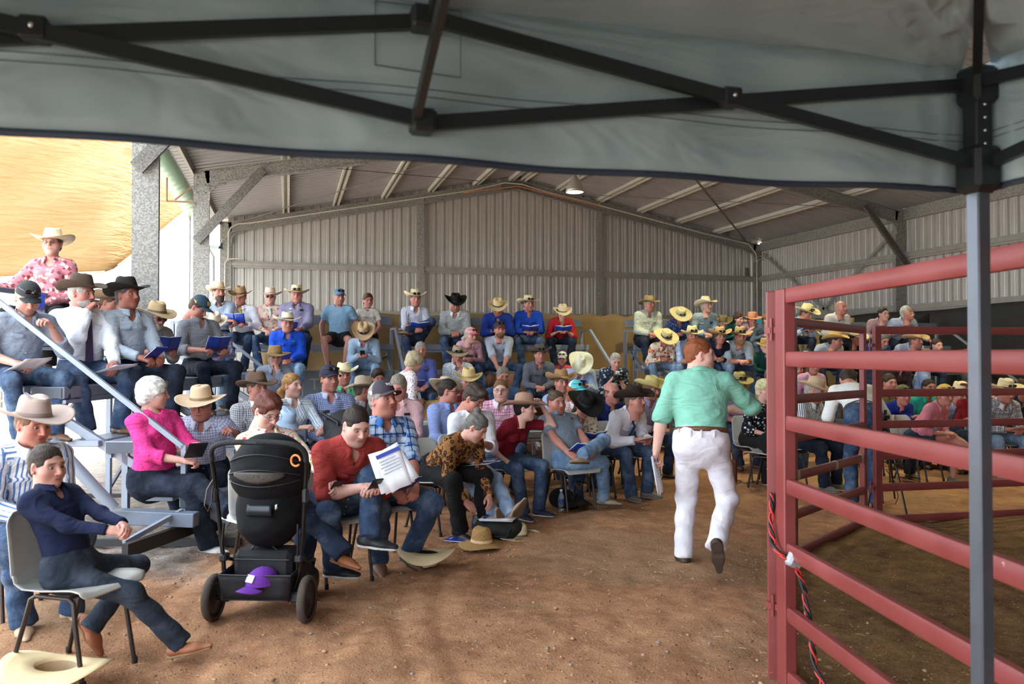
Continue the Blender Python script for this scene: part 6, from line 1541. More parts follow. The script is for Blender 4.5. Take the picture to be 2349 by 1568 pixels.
p('P48', 1087, 914, 7.6, T1, 'dark haired man in glasses and white shirt bending forward, light jeans stretched out', 'the man in the white shirt and light jeans', look=58, pitch=32, body=30, skin_='b', hair=('mop', '40332b'), glasses='5a504a', shirt=('solid', 'dcdde2'), sleeve='rolled', pants=('denim', '8fa6c4', 'b9cade'), rh=(.10, .36, .14), lh=(-.02, .40, .34), legs='out', shoes=TAN)
p('P49', 1092, 980, 7.0, T1, 'grey haired woman with a bun in leopard print blouse leaning down to her feet', 'the woman in leopard print', look=72, pitch=36, body=50, kind='f', bulk=1.2, skin_='c', hair=('bun', '6c6864'), shirt=('leopard', '9a6c40', '2e1c12', '7a4a28', .035), pants=BLK, rh=(.13, .50, -.10), lh=(-.12, .56, -.08), legs='sit', shoes=BK, untuck=True, hint={('p', 1): 'relax', ('p', -1): 'relax'}, collar=False)
p('P54', 1288, 878, 10.4, T1, 'man in tan hat and pale blue shirt behind the slouching man', 'the man in the tan hat behind the sloucher', look=20, pitch=0, skin_='b', hair=('short', '6a4a38'), hat=('up', 'a5805a', 'd0b078', 0, 4), shirt=('solid', 'a8b4d8'), arms='lap', pants=J2)
p('P55', 1321, 899, 9.4, T1, 'woman in aqua and white cap with sunglasses and a checked shirt', 'the woman in the aqua cap', look=38, pitch=4, kind='f', skin_='b', hair=('long', 'a05c34'), cap=('58c4cc', '4fc0c8', None, True, 'e8eef0'), shirt=('check', 'e6dcdc', 'a86a6c', '444444', .022, .2), arms='lap', pants=J2)
p('P52', 1204, 937, 7.9, T1, 'girl in dark red polo shirt and tan hat reaching to her neighbour\'s hair', 'the girl in the dark red polo', look=78, pitch=2, body=48, kind='f', s=.95, skin_='e', hair=('short', '1e1818'), hat=('wide', 'ae8a74', '8a6a56', 0, 4), shirt=('solid', '7c1826'), sleeve='short', pants=J1, rh=(.20, .30, .12), lh=(-.24, .36, .66), legs='sit', shoes=('sneaker', '222a44', 'd8d4d0'), hint={('a', -1): (-.3, .3, -1)})
p('P53', 1276, 926, 8.3, T1, 'slouching man in grey blue polo shirt and light jeans with an ankle on his knee', 'the slouching man in grey blue', look=30, pitch=2, body=30, bulk=1.15, kind='w', skin_='b', hair=('crop', '54402e'), shirt=('solid', '7a8592'), sleeve='short', pants=J3, rh=(.16, .34, .14), lh=(-.10, .34, .15), legs='crossL', knee=.56, foot={1: ('w', 1384, 1138, 8.2, (1, -.3, 0))}, shoes=('boot', 'a89074', '4a4036'), lean=-.45)
p('P57', 1404, 902, 9.6, T1, 'balding man in dark navy shirt leaning forward', 'the balding man in navy', look=26, pitch=2, body=20, skin_='b', hair=('side', '54443a'), shirt=('solid', '1d2c66'), arms='lap', pants=J2)
p('P56', 1340, 931, 8.6, T1, 'woman in black hat and cream floral blouse looking down', 'the woman in the black hat', look=24, pitch=40, body=22, kind='f', skin_='b', hair=('long', '3a2620'), hat=('wide', '1c1a1a', '100e0e', 0, 2), shirt=('floral', 'e0d4c0', '6c2c30', '9c8848', .035, .20), arms='phone', pants=J2, legs='kneeL', shoes=BK)
p('P58', 1457, 920, 8.9, T1, 'red faced man in black brown hat, white shirt and navy tie', 'the man in white shirt and navy tie', look=48, pitch=-6, body=38, bulk=1.15, kind='w', skin_='b', hair=('short', '6a564a'), hat=('up', '30241e', '1a1410', 0, 10), shirt=('solid', 'e0dde6'), tie=('stripe', '1c2040', '3c4470', '444444', .03, .2), arms='low', pants=J1, legs='sit', shoes=GR)
p('P59', 1494, 893, 10.4, T1, 'person in yellow straw hat half hidden behind the auctioneer', 'the person in the yellow hat behind the auctioneer', look=40, pitch=10, hair=('short', '7a5c44'), hat=('up', 'cab878', 'b8a060', 0, 8), shirt=('check', '9c98b8', 'c0bcd4', '444444', .02, .3), arms='lap', pants=J2)
# --- the auctioneer, walking away
p('P60', 1606, 815, 6.15, None, 'man in mint green shirt and white trousers walking away, looking right', 'the man in the mint green shirt', look=84, pitch=0, body=168, kind='w', stand_=True, legs='stand', bulk=1.24, skin_='e', hair=('crop', '8a4c2c'), shirt=('solid', '86c4ae'), sleeve='elbow', pants=('solid', 'e2dee6', 'ffffff', '444444', .02, .25, .3), belt='6a4634', rh=(.20, .34, 1.16), lh=(-.40, .02, .62), shoes=('boot', '3e2e26', '4a3a30'), foot={-1: (-.13, .06, .085, (-.25, 1, 0)), 1: (.10, -.30, .25, (.1, .42, -1))}, hint={('k', 1): (.45, 1, 0), ('a', 1): (1, -.1, -.5), ('a', -1): (-.8, -.3, 0), ('p', -1): 'curl'}, lod=0)
# --- back grandstand behind the auctioneer
p('P61', 1490, 698, 14.6, T4, 'stout man in olive hat and pale green shirt at the stand corner', 'the stout man in the olive hat', look=32, pitch=0, body=14, bulk=1.25, kind='w', skin_='b', hair=('short', '8c8276'), hat=('aussie', '8a7650', '5c4c30'), shirt=('solid', 'b7bcac'), arms='lap', pants=J4, chair=False)
p('P62', 1561, 724, 14.6, T4, 'person in navy floral shirt bowing a wide straw hat with sunglasses', 'the person in the navy floral shirt', look=6, pitch=44, kind='f', skin_='b', hair=('short', '6a5040'), hat=('straw', 'c8ba90', '5c7c6a', 1, 0), shirt=('floral', '2e3c66', '93a2cc', '5064a0', .02, .24), arms='lap', pants=J2, chair=False)
p('P63', 1621, 703, 14.8, T4, 'thin man in grey cream hat with dark brim and pale blue shirt', 'the thin man in pale blue', look=30, pitch=-8, body=4, skin_='c', hair=('short', 'a8a298'), hat=('tall', 'cdbd9c', '8a7c64', 0, 6), shirt=('solid', '9cb0bc'), arms='lap', pants=J2, chair=False)
p('P64', 1659, 742, 14.6, T4 - .12, 'small child under an olive hat on the top row', 'the small child under the olive hat', look=0, pitch=4, kind='k', s=.74, hair=('short', '5a4430'), hat=('up', '6e6040', '4a4028', 0, 20), shirt=('solid', '202838'), arms='lap', chair=False)
p('P65', 1695, 731, 14.5, T4, 'dark haired girl in dark green polo shirt', 'the girl in dark green', look=30, pitch=16, kind='k', s=.84, skin_='c', hair=('bob', '3c2820'), shirt=('solid', '1c5650'), arms='lap', chair=False)
p('P66', 1726, 733, 14.4, T4, 'girl in wide pink straw hat and pink shirt', 'the girl in the pink straw hat', look=2, pitch=4, kind='k', s=.82, skin_='b', hair=('bob', '5a3a28'), hat=('straw', 'c98a68', 'a86a4c', 0, 12), shirt=('solid', 'd6a2b0'), arms='chinR', chair=False)
p('P67', 1761, 735, 14.3, T4, 'curly haired boy in grey checked shirt', 'the curly haired boy', look=24, pitch=0, kind='k', s=.84, skin_='c', hair=('mop', '8a5a34'), shirt=('check', '6c8086', 'a8b8bc', '444444', .02, .25), arms='lap', chair=False)
p('P68', 1772, 714, 14.9, T4, 'man in grey cap and bright blue shirt behind the curly haired boy', 'the man in the grey cap', look=20, pitch=0, skin_='b', hair=('short', '5a4a40'), cap=('9aa4a8', '5c6c70'), shirt=('solid', '2c9cc8'), arms='lap', chair=False)
p('P69', 1527, 776, 13.3, T3, 'woman in yellow straw hat and red orange floral shirt looking down', 'the woman in the orange floral shirt', look=14, pitch=42, kind='f', skin_='b', bulk=1.05, hair=('short', '5a4434'), hat=('straw', 'cfc190', '1c1814', 1, 0), shirt=('floral', 'e6dcc8', 'd8574c', 'e09a4c', .055, .30), arms='lap', pants=J3, chair=False)
p('P70', 1588, 771, 13.3, T3, 'man in yellow straw hat and blue striped shirt', 'the man in the yellow straw hat', look=4, pitch=4, bulk=1.1, skin_='b', hair=('short', '8c8276'), hat=('cattle', 'd0c294', '1c1814', 1), shirt=('stripe', 'a9bcdc', '7c8cb8', '444444', .016, .35), sleeve='elbow', arms='clasp', pants=J3, chair=False)
p('P71', 1652, 772, 13.2, T3, 'woman in curled tan straw hat and navy top', 'the woman in the curled tan hat', look=8, pitch=4, kind='f', skin_='b', hair=('bob', '5a4232'), hat=('up', 'b8996c', '2c2018', 1, 4), shirt=('solid', '20243c'), arms='lap', pants=J3, chair=False)
p('P72', 1698, 772, 13.3, T3, 'man in tan hat and pale blue shirt with clasped hands', 'the man with clasped hands', look=4, pitch=4, bulk=1.12, skin_='a', hair=('short', '7a5a40'), beard=('short', 'a07a54'), hat=('wide', 'a8946e', '2a221c', 1, 6), shirt=('solid', 'b3c2cc'), sleeve='elbow', arms='clasp', pants=J1, legs='wide', chair=False)
p('P73', 1756, 795, 12.9, T3 - .16, 'small boy in big straw hat and dark green shirt, hand at his chin', 'the small boy in the big straw hat', look=2, pitch=2, kind='k', s=.76, skin_='e', hair=('short', 'b08a58'), hat=('straw', 'ab8a56', '8c6c3c', 0, 14), shirt=('solid', '123a34'), arms='chinL', pants=J4, chair=False)
p('P74', 1696, 880, 11.4, T1, 'man in olive hat with sunglasses covering his mouth with a hand', 'the man covering his mouth', look=12, pitch=8, skin_='d', hair=('short', '5a4a3c'), hat=('aussie', 'a09058', '2a2620', 1), shirt=('check', '7c7090', '9a90ac', '444444', .02, .3), sleeve='elbow', arms='chinL', pants=J2)
p('P75', 1753, 895, 9.8, T1, 'blond grey haired woman in glasses and black white floral blouse', 'the woman in black and white floral', look=34, pitch=0, body=14, kind='f', skin_='c', bulk=1.1, hair=('mop', 'cdc294'), glasses='7a746c', shirt=('floral', '14161e', 'd8d8dc', 'b4b4c0', .045, .20), sleeve='rolled', arms='lap', pants=BLK, legs='kneeL', shoes=SN, untuck=True, collar=False)
p('P76', 1772, 868, 11.2, T1, 'man in checked shirt mostly hidden behind the red corner post', 'the man hidden by the red post', look=20, pitch=0, skin_='b', hair=('short', '6a5848'), shirt=('check', 'a49a84', '5c5648', '444444', .02, .3), arms='lap')
# --- seen through the red panels
p('P77', 1850, 719, 13.8, T4, 'man in straw hat and pale blue shirt reading on the top row beyond the panels', 'the man reading beyond the panels', look=36, pitch=24, body=20, skin_='b', hair=('short', '5a4434'), hat=('wide', 'dccc98', '1c1814', 1, 0), shirt=('solid', 'a4b0cc'), arms='low', pants=J4, chair=False)
p('P78', 1930, 707, 14.4, T4, 'bald man in white shirt on the top row', 'the bald man in white', look=26, pitch=-4, body=10, skin_='b', hair=('side', '9c9086'), shirt=('solid', 'e0dcdc'), arms='lap', pants=J4, chair=False)
p('P79', 2027, 721, 14.2, T4 - .05, 'short dark haired woman in glasses and mauve blouse', 'the woman in mauve', look=14, pitch=0, kind='f', skin_='c', hair=('crop', '2a2422'), glasses='6a5a50', shirt=('solid', 'a88890'), arms='low', pants=J4, chair=False)
p('P80', 2082, 719, 14.0, T4 - .05, 'grey haired man with white moustache and pale blue shirt, arm out on the rail', 'the man with the white moustache', look=28, pitch=-10, body=4, bulk=1.05, skin_='b', hair=('short', 'b8b4ac'), beard=('mo', 'dcd8d0'), shirt=('solid', 'a8b4cc'), rh=(.02, .28, .30), lh=(-.48, .34, .12), pants=J4, chair=False)
p('P81', 1917, 782, 13.0, T3, 'man in frayed straw hat and pale grey shirt looking right through the panels', 'the man in the frayed straw hat', look=44, pitch=6, body=14, bulk=1.12, skin_='b', hair=('short', '2e2622'), hat=('cattle', 'c0a062', 'a8884c', 0, 0), shirt=('solid', 'a8b0bc'), arms='lap', pants=J2, chair=False)
p('P82', 1963, 776, 13.2, T3, 'dark haired woman in black shirt and cream hat beside the panel post', 'the dark haired woman in black', look=22, pitch=0, kind='f', skin_='d', hair=('long', '1c1614'), hat=('wide', 'c8b490', '5a4634', 0, 20), shirt=('solid', '14141c'), arms='lap', pants=BLK, chair=False)
p('P83', 2024, 780, 13.0, T3, 'grey haired man in blue shirt with sunglasses on his head looking down', 'the grey haired man in blue', look=16, pitch=26, bulk=1.1, skin_='b', hair=('short', '74706a'), beard=('short', '8c8680'), shirt=('solid', '20358c'), sleeve='short', arms='lap', pants=J2, chair=False)
p('P84', 2102, 782, 13.0, T3, 'man in tan straw hat and pale lilac shirt', 'the man in pale lilac', look=22, pitch=0, body=10, bulk=1.1, skin_='b', hair=('short', '6a5a4c'), hat=('cattle', 'c0a074', 'a08050', 0, 10), shirt=('solid', 'a8b0d0'), arms='lap', pants=J2, chair=False)
p('P85', 2149, 793, 12.9, T3 - .05, 'boy in navy checked shirt resting his chin on his fist', 'the boy resting his chin', look=14, pitch=4, kind='k', s=.86, skin_='c', hair=('crop', '3e2c20'), shirt=('check', '1c2444', '8c98bc', '444444', .03, .25), arms='chinR', pants=J2, chair=False)
p('P86', 1849, 822, 12.0, T2 - .1, 'person in black cap behind the second rail', 'the person in the black cap', look=-20, pitch=10, hair=('short', '2a2220'), cap=('1c1c20', '1c1c20', ('c8c8c8', '')), shirt=('solid', '2c3230'), arms='lap', chair=False)
p('P90', 1866, 838, 11.6, T2 - .15, 'person in pink shirt whose face the second rail hides', 'the person in pink behind the rail', look=4, pitch=10, kind='f', hair=('bob', '5a4030'), shirt=('solid', 'cf9cb4'), arms='lap', chair=False)
p('P91', 1828, 843, 11.9, T2 - .15, 'person in blue shirt beside the pink shirt behind the rail', 'the person in blue behind the rail', look=0, pitch=20, hair=('short', '4a3a30'), shirt=('solid', '2c3c74'), arms='low', chair=False)
p('P87', 2063, 824, 12.2, T2 - .1, 'bald head just above the second rail', 'the bald man above the rail', look=20, pitch=30, hair=('side', '8a6a50'), shirt=('solid', '3a2430'), arms='lap', chair=False)
p('P88', 2126, 822, 12.3, T2 - .1, 'person in olive brown cap beyond the second rail', 'the person in the olive brown cap', look=150, pitch=0, body=60, hair=('short', '4a3a2c'), cap=('6e5c48', '6e5c48'), shirt=('solid', '9cacd0'), arms='lap', chair=False)
p('P89', 2236, 817, 12.4, T2 - .1, 'person in brown grey hat beside the canopy leg in the upper rows', 'the person in the brown grey hat', look=20, pitch=0, hair=('short', '4a3a30'), hat=('cattle', '8a7a68', '4a4038'), shirt=('solid', '4a4440'), arms='lap', chair=False)
p('P92', 1868, 897, 9.6, T1, 'laughing man in big cream grey hat and striped shirt beside the bending helper', 'the man in the striped shirt by the helper', look=60, pitch=16, body=40, bulk=1.15, kind='w', skin_='b', hair=('short', 'a09890'), hat=('wide', 'c2a888', '9c8468', 0, 10), shirt=('stripe', 'e0e4e4', '2a3048', '444444', .022, .4), arms='low', pants=J4, shoes=GR)
p('P93', 1945, 872, 8.9, None, 'helper in white shirt and blue jeans bending over with his back turned', 'the bending helper', look=165, pitch=50, body=172, stand_=True, legs='stand', lean=1.0, bulk=1.1, skin_='a', hair=('short', '3a2c24'), shirt=('solid', 'e9e9e6'), sleeve='elbow', pants=J1, belt='4a3a2c', arms='low', rh=(.20, .40, .75), lh=(-.16, .60, .80), shoes=BK)
p('P94', 2040, 879, 11.6, T1, 'broad man in khaki green shirt facing the camera', 'the broad man in khaki green', look=8, pitch=0, bulk=1.25, kind='w', skin_='b', hair=('short', '3a2a22'), shirt=('solid', '7c7844'), arms='lap', pants=J4)
p('P95', 2070, 907, 10.4, T1, 'woman in olive cap and royal blue shirt with crossed arms', 'the woman in the olive cap', look=8, pitch=6, kind='f', skin_='b', hair=('short', '4a3428'), cap=('5c5a34', '5c5a34', None, True), shirt=('solid', '1c2c84'), arms='cross', pants=J4, legs='kneeR')
p('P96', 2130, 889, 11.4, T1, 'dark haired woman in teal shirt', 'the woman in teal', look=6, pitch=2, kind='f', bulk=1.25, skin_='d', hair=('crop', '241c1c'), shirt=('solid', '2c9c84'), arms='lap', pants=J2)
p('P97', 2166, 907, 9.9, T1, 'woman in yellow cap, pink shirt and denim skirt with crossed bare legs', 'the woman in the yellow cap', look=16, pitch=6, body=30, kind='f', skin_='b', hair=('short', '8a6a4c'), cap=('c8a24c', 'c8a24c', None, True), shirt=('solid', 'd08090'), sleeve='rolled', shorts=True, pants=J2, arms='lap', legs='kneeR', shoes=('sneaker', '5a5a48', '4a4a3c'))
p('P98', 2201, 905, 10.9, T1, 'person in cream hat with dark band and pale grey shirt', 'the person in pale grey', look=12, pitch=14, hair=('short', '4a3a30'), hat=('cattle', 'd8c6a4', '241e1a'), shirt=('solid', 'a8acc0'), arms='lap', pants=J2)
p('P99', 2246, 897, 10.6, T1, 'person in rust brown hat and red shirt beside the canopy leg', 'the person in the rust brown hat', look=16, pitch=10, hair=('short', '6a5040'), hat=('wide', '7c4a30', '5a3422', 0, 4), shirt=('solid', '881c24'), arms='cross', pants=J2)
p('P100', 2306, 899, 10.2, T1, 'man in cream straw hat and grey plaid shirt right of the canopy leg', 'the man in grey plaid', look=10, pitch=12, bulk=1.15, hair=('short', '5a4a40'), hat=('wide', 'd4c29c', '1c1814', 1, 2), shirt=('plaid', 'dcdce0', '5a5c6c', '2c2e3c', .06), arms='low', pants=J3)
p('P101', 2350, 897, 11.2, T1, 'person in dark brown hat at the right frame edge', 'the person at the right edge', look=0, pitch=10, hair=('short', '3a3028'), hat=('wide', '4a3426', '2a1e16'), shirt=('solid', '2c3444'), arms='lap', pants=J2)
# ------------------------------------------------------------------ chairs
PLA = plain('b6b4ae', .45, bump=.15, bs=60, var=.06, vs=8); CLEG = plain('3f3632', .4, .5)
def chair_proto():
    r = empty('plastic_chair', (0, 0, 0), cat='chair', group='grey plastic chairs on the dirt')
    def prof_(t):                                             # side profile from front lip to top of back
        pts = [(.235, .425), (.215, .443), (.12, .438), (-.02, .425), (-.13, .425), (-.185, .45), (-.215, .52), (-.235, .62), (-.26, .74), (-.285, .815)]
        x = t * (len(pts) - 1); i = min(int(x), len(pts) - 2); f_ = x - i
        return [a + (b - a) * f_ for a, b in zip(pts[i], pts[i + 1])]
    def fn(u, v):
        y, z = prof_(v); w = (.215 if v < .5 else .215 - .02 * (v - .5)) * (1 - .22 * max(0, (v - .9) / .1) ** 2)
        e = (2 * u - 1); x = w * e * (1 - .16 * max(0, (.10 - v) / .10) ** 2)
        side = abs(e) ** 3
        if v < .62: z += .028 * side * min(1, v * 6)
        y += .05 * side * max(0, (v - .45)) * 1.2
        return (x, y, z)
    MB().sheet(fn, 16, 36, .007).build('seat_shell', PLA, r)
    for s_ in (-1, 1):
        mb = MB(); mb.tube([(s_ * .17, .20, .0), (s_ * .165, .145, .30), (s_ * .16, .13, .395), (s_ * .155, .10, .412), (s_ * .155, -.10, .412), (s_ * .16, -.13, .395), (s_ * .165, -.155, .30), (s_ * .185, -.24, .0)], .0115, 8)
        mb.build('leg_frame', CLEG, r)
        for y in (.20, -.24): MB().tube([(s_ * (.17 if y > 0 else .185), y, -.004), (s_ * (.17 if y > 0 else .185), y, .03)], .015, 8).build('foot_cap', plain('1e1c1b', .7), r)
    for y in (.09, -.09): MB().tube([(-.155, y, .412), (.155, y, .412)], .010, 6).build('cross_tube', CLEG, r)
    return r
CH = chair_proto(); ch_used = [False]
def put_chair(loc, rz, label):
    o = CH if not ch_used[0] else copy_tree(CH); ch_used[0] = True
    o.location = loc; o.rotation_euler = (0, 0, rz); o['label'] = label; return o
for k, i in PEOPLE.items():
    if i['chair'] is False or i['stand'] or i['seat'] is None or i['seat'] > .6 or k in ('P25',): continue
    q = i['root'].location; c = q + i['fw'] * (.045)
    s_ = put_chair((c.x, c.y, .0), i['root'].rotation_euler[2], 'grey plastic chair under ' + i['who'])
for px, Z, rz, lab in ((1762, 9.35, 55, 'empty grey plastic chair behind the near corner post'), (2062, 10.1, 170, 'empty grey plastic chair beyond the back panel with its back to the ring')):
    g = G(px, Z); put_chair((g.x, g.y, 0), math.radians(rz) - YAW, lab)
# ------------------------------------------------------------------ things held or lying about
BLUEC = plain('1c3f9c', .35); PAP = plain('e6e6ea', .6); NAVY = plain('1c2450', .35)
def cover_mat():
    m, b, t = base('catalogue_cover', '2447b0', .3, 0, .5); tc = t.add('ShaderNodeTexCoord'); sp = t.add('ShaderNodeSeparateXYZ'); t.link(tc.outputs['Object'], sp.inputs[0])
    g = t.m_('MULTIPLY_ADD', sp.outputs[1], 3.2, .5); n_ = t.noise(tc.outputs['Object'], 14, 3)
    t.link(t.ramp(t.m_('ADD', g, t.m_('MULTIPLY', t.m_('SUBTRACT', n_, .5), .3)), [(.12, lin('8fa0c8')), (.3, lin('5a2f4c')), (.42, lin('1f3f9f')), (1, lin('1b3a9a'))]), b.inputs['Base Color']); return m
COVER = cover_mat()
def book_proto(kind):
    """lies in its own xy plane, spine along y, cover below (-z)"""
    r = empty('catalogue' if kind in ('open', 'closed') else 'papers', cat='catalogue' if kind in ('open', 'closed') else 'paper')
    if kind == 'open':
        for s_ in (-1, 1):
            MB().sheet(lambda u, v: (s_ * .150 * u, -.105 + .21 * v, .030 * u ** 1.3 - .004), 6, 1, .002).build('cover', COVER, r)
            MB().sheet(lambda u, v: (s_ * .146 * u, -.102 + .204 * v, .004 + .030 * u ** 1.3 + .012 * math.sin(min(1, u * 1.4) * 3.1)), 8, 1, .006).build('pages', PAP, r)
    elif kind == 'closed':
        MB().box((0, 0, 0), (.148, .21, .002)).build('cover', COVER, r); MB().box((0, 0, .004), (.145, .205, .005)).build('pages', PAP, r); MB().box((0, 0, .0085), (.148, .21, .0015)).build('cover', COVER, r)
        t = text_obj('SALE', .03, PAP, 'lettering', .0004); t.parent = r; t.location = (0, .07, .0096)
    else:
        for j, (dx, a) in enumerate(((0, 0), (.02, .12), (-.015, -.1))):
            o = MB().sheet(lambda u, v: ((u - .5) * .21 + dx, (v - .5) * .29, .006 * math.sin(u * 4 + j) + .003 * j), 6, 4, .0012).build('sheet_of_paper', PAP, r); o.rotation_euler = (0, 0, a)
        MB().box((.02, .11, .0135), (.17, .026, .0008)).build('printed_heading', plain('2c3c9c'), r)
        for j in range(5): MB().box((.0 + .01 * (j % 2), .07 - j * .022, .0130), (.12 + .01 * (j % 3), .004, .0006)).build('printed_line', plain('8a8e98'), r)
    return r
BP = {}
def put_item(kind, M, label, name=None):
    if kind not in BP: BP[kind] = [ITEM[kind](kind), False]
    o = BP[kind][0] if not BP[kind][1] else copy_tree(BP[kind][0]); BP[kind][1] = True
    o.matrix_world = M; o['label'] = label; return o
def phone_proto(kind):
    r = empty('phone', cat='phone'); MB().box((0, 0, 0), (.074, .152, .009), bev=.003).build('phone_case', plain('1a1a1e', .4), r)
    e_, b_, t_ = base('phone_screen', '20242c', .1); MB().box((0, 0, .0050), (.066, .142, .0008)).build('screen', e_, r); return r
def tablet_proto(kind):
    r = empty('tablet', cat='tablet'); MB().box((0, 0, 0), (.15, .21, .012), bev=.003).build('tablet_case', plain('1c1c22', .5), r)
    e_, b_, t_ = base('tablet_screen', '9fb4c8', .15); b_.inputs['Emission Color'].default_value = lin('b4c8dc'); b_.inputs['Emission Strength'].default_value = .5
    MB().box((0, 0, .0065), (.13, .185, .001)).build('screen', e_, r); return r
def can_proto(kind):
    r = empty('drink_can', cat='can'); MB().lathe([(0, -.055), (.027, -.055), (.032, -.048), (.032, .048), (.026, .057), (0, .056)], n=20).build('can_body', plain('d8903c', .3, .4), r)
    MB().lathe([(.0325, .0), (.0325, .02)], n=20).build('label_band', plain('e8e2d0', .4), r); return r
def camera_proto(kind):
    r = empty('camera_body', cat='camera'); MB().box((0, 0, 0), (.14, .07, .10), bev=.012).build('casing', plain('1a1a1c', .5), r); MB().lathe([(0, .0), (.036, .0), (.036, .11), (.04, .13), (.034, .13), (0, .10)], (0, .03, 0), 20, Matrix.Rotation(-math.pi / 2, 3, 'X')).build('zoom_lens', plain('141416', .4), r)
    MB().box((0, .0, .07), (.06, .05, .05), bev=.008).build('flash', plain('c8ccd0', .4), r); return r
def pen_proto(kind):
    r = empty('pen', cat='pen'); MB().tube([(0, -.07, 0), (0, .06, 0), (0, .07, 0)], [.004, .004, .001], 8).build('barrel', plain('d8dce0', .3), r); return r
ITEM = dict(open=book_proto, closed=book_proto, papers=book_proto, phone=phone_proto, tablet=tablet_proto, can=can_proto, camera=camera_proto, pen=pen_proto)
def held(key, kind, label, off=(0, .06, .03), pitch=55, yaw=0, roll=0, hand_=0, turn=0):
    """between the hands (0) or at the right (1) / left (-1) hand; pitch tips the top edge up towards the reader"""
    i = PEOPLE[key]; w = (i['wr'][1] + i['wr'][-1]) / 2 if hand_ == 0 else i['wr'][hand_] + (i['hm'][hand_] @ Vector((0, .085, -.02)))
    L = w + Vector(off) * 1.0
    R = Matrix.Rotation(math.radians(yaw), 4, 'Z') @ Matrix.Rotation(math.radians(pitch), 4, 'X') @ Matrix.Rotation(math.radians(roll), 4, 'Y') @ Matrix.Rotation(math.radians(turn), 4, 'Z')
    return put_item(kind, i['M'] @ Matrix.Translation(L) @ R, label)
for k in ('P5', 'P6', 'P8', 'P13'): held(k, 'open', 'open blue catalogue held up by ' + PEOPLE[k]['who'], (0, .12, .06), 62)
for k in ('P77', 'P41', 'P37', 'P53', 'P56', 'P40'): held(k, 'open', 'open blue catalogue held by ' + PEOPLE[k]['who'], (0, .10, .03), 30)
for k in ('P4', 'P14', 'P10', 'P33', 'P43', 'P79', 'P27', 'P39'): held(k, 'closed', 'blue catalogue held by ' + PEOPLE[k]['who'], (.02, .10, .035), 35, 12)
held('P1', 'closed', 'blue catalogue beside the smiling woman in pink paisley', (0, .06, .02), 60, 20, 0, -1)
for k, o_, pt_ in (('P2', (0, .16, .02), 22), ('P3', (.06, .16, .02), 14), ('P58', (0, .12, .03), 15), ('P100', (0, .12, .03), 20), ('P92', (.0, .12, .06), 40)): held(k, 'papers', 'sale papers on the lap of ' + PEOPLE[k]['who'], o_, pt_, 10) if k not in ('P3', 'P2') else held(k, 'papers', 'sale papers held by ' + PEOPLE[k]['who'], (0, .10, .02), pt_, 10, 0, -1 if k == 'P3' else 1)
held('P26', 'papers', 'white sale form held by the man in the red work shirt', (-.12, .12, .13), -65, -30, 0, 0, 205)
held('P48', 'papers', 'yellowed papers on the lap of the man in light jeans', (.05, .14, -.06), 8, 20)
held('P48', 'closed', 'blue catalogue lying on papers on the light jeans', (.03, .17, -.035), 6, 50)
for k in ('P26', 'P16', 'P24', 'P44'): held(k, 'phone' if k != 'P44' else 'camera', ('black phone in the hands of ' if k != 'P44' else 'black camera with flash held by ') + PEOPLE[k]['who'], (.0, .11, .03) if k != 'P24' else (0, 0, .02), 40 if k != 'P44' else 0, 0, 0, 0 if k != 'P24' else -1)
held('P28', 'tablet', 'dark tablet held by the woman in bright pink', (.04, .10, .03), 38, -25)
held('P31', 'can', 'orange drink can held by the man in the pink shirt', (.0, .11, .04), 0)
held('P60', 'papers', 'folded catalogue in the left hand of the auctioneer', (0, .0, -.10), 80, 80, 0, -1)
for k, h_ in (('P6', 1), ('P41', 1), ('P80', 1)): held(k, 'pen', 'white pen in the hand of ' + PEOPLE[k]['who'], (0, .0, .04), 60, 0, 0, h_)
# name badges, logos and pockets sewn on shirts
def on_chest(key, build, dx=.085, up=.0, parent_part='shirt', out=.0):
    i = PEOPLE[key]; s = i['s']; sh = [c for c in i['root'].children if c.name.startswith(parent_part)][0]
    rad = .165 * s * i['bulk'] * .68
    c = i['chest'] + i['su'] * (.02 + up) * s + i['X1'] * (-dx) * s + i['sf'] * (rad * math.sqrt(max(.1, 1 - (dx / .18) ** 2)) + .012 + out)
    fr_ = Matrix((-i['X1'], i['su'], i['sf'])).transposed().to_4x4()
    a = math.asin(min(.9, dx / .2)); M = Matrix.Translation(c) @ fr_ @ Matrix.Rotation(a if dx > 0 else a, 4, 'Y')
    o = build(sh); o.matrix_local = M; return o
def chest_text(txt, size, col): return lambda sh: _ct(txt, size, col, sh)
def _ct(txt, size, col, sh):
    t = text_obj(txt, size, plain(col, .6), 'logo', .0006); t.parent = sh; return t
def patch(w, h, col, name='pocket_flap', th=.003): 
    def f(sh): return MB().sheet(lambda u, v: ((u - .5) * w, (v - .5) * h - .006 * abs(u - .5) * 2 * 0 - (.010 * (1 - abs(2 * u - 1)) * (1 - v) if name == 'pocket_flap' else 0), 0), 6, 2, th).build(name, plain(col, .85), sh)
    return f
on_chest('P26', chest_text('K', .045, 'd8c4bc'), .10, .05, out=.02); on_chest('P26', chest_text('KILLEEN', .018, 'd0a89c'), .10, .022, out=.02)
for dx in (.095, -.095): on_chest('P26', patch(.11, .045, '9c302e'), dx, -.03, out=.012)
on_chest('P12', chest_text('WRANGLER', .042, '6a5c64'), 0, -.03, out=.035)
on_chest('P38', patch(.075, .06, 'e8e8ec', 'name_badge'), .10, .05, out=.006)
on_chest('P23', patch(.085, .055, 'dfe0ee', 'name_badge'), -.09, .0, out=.012)
on_chest('P10', patch(.06, .03, '2a2a30', 'phone_in_pocket'), .09, .03, out=.012); on_chest('P10', patch(.05, .012, 'e0e0e4', 'name_badge'), -.08, .05, out=.01)
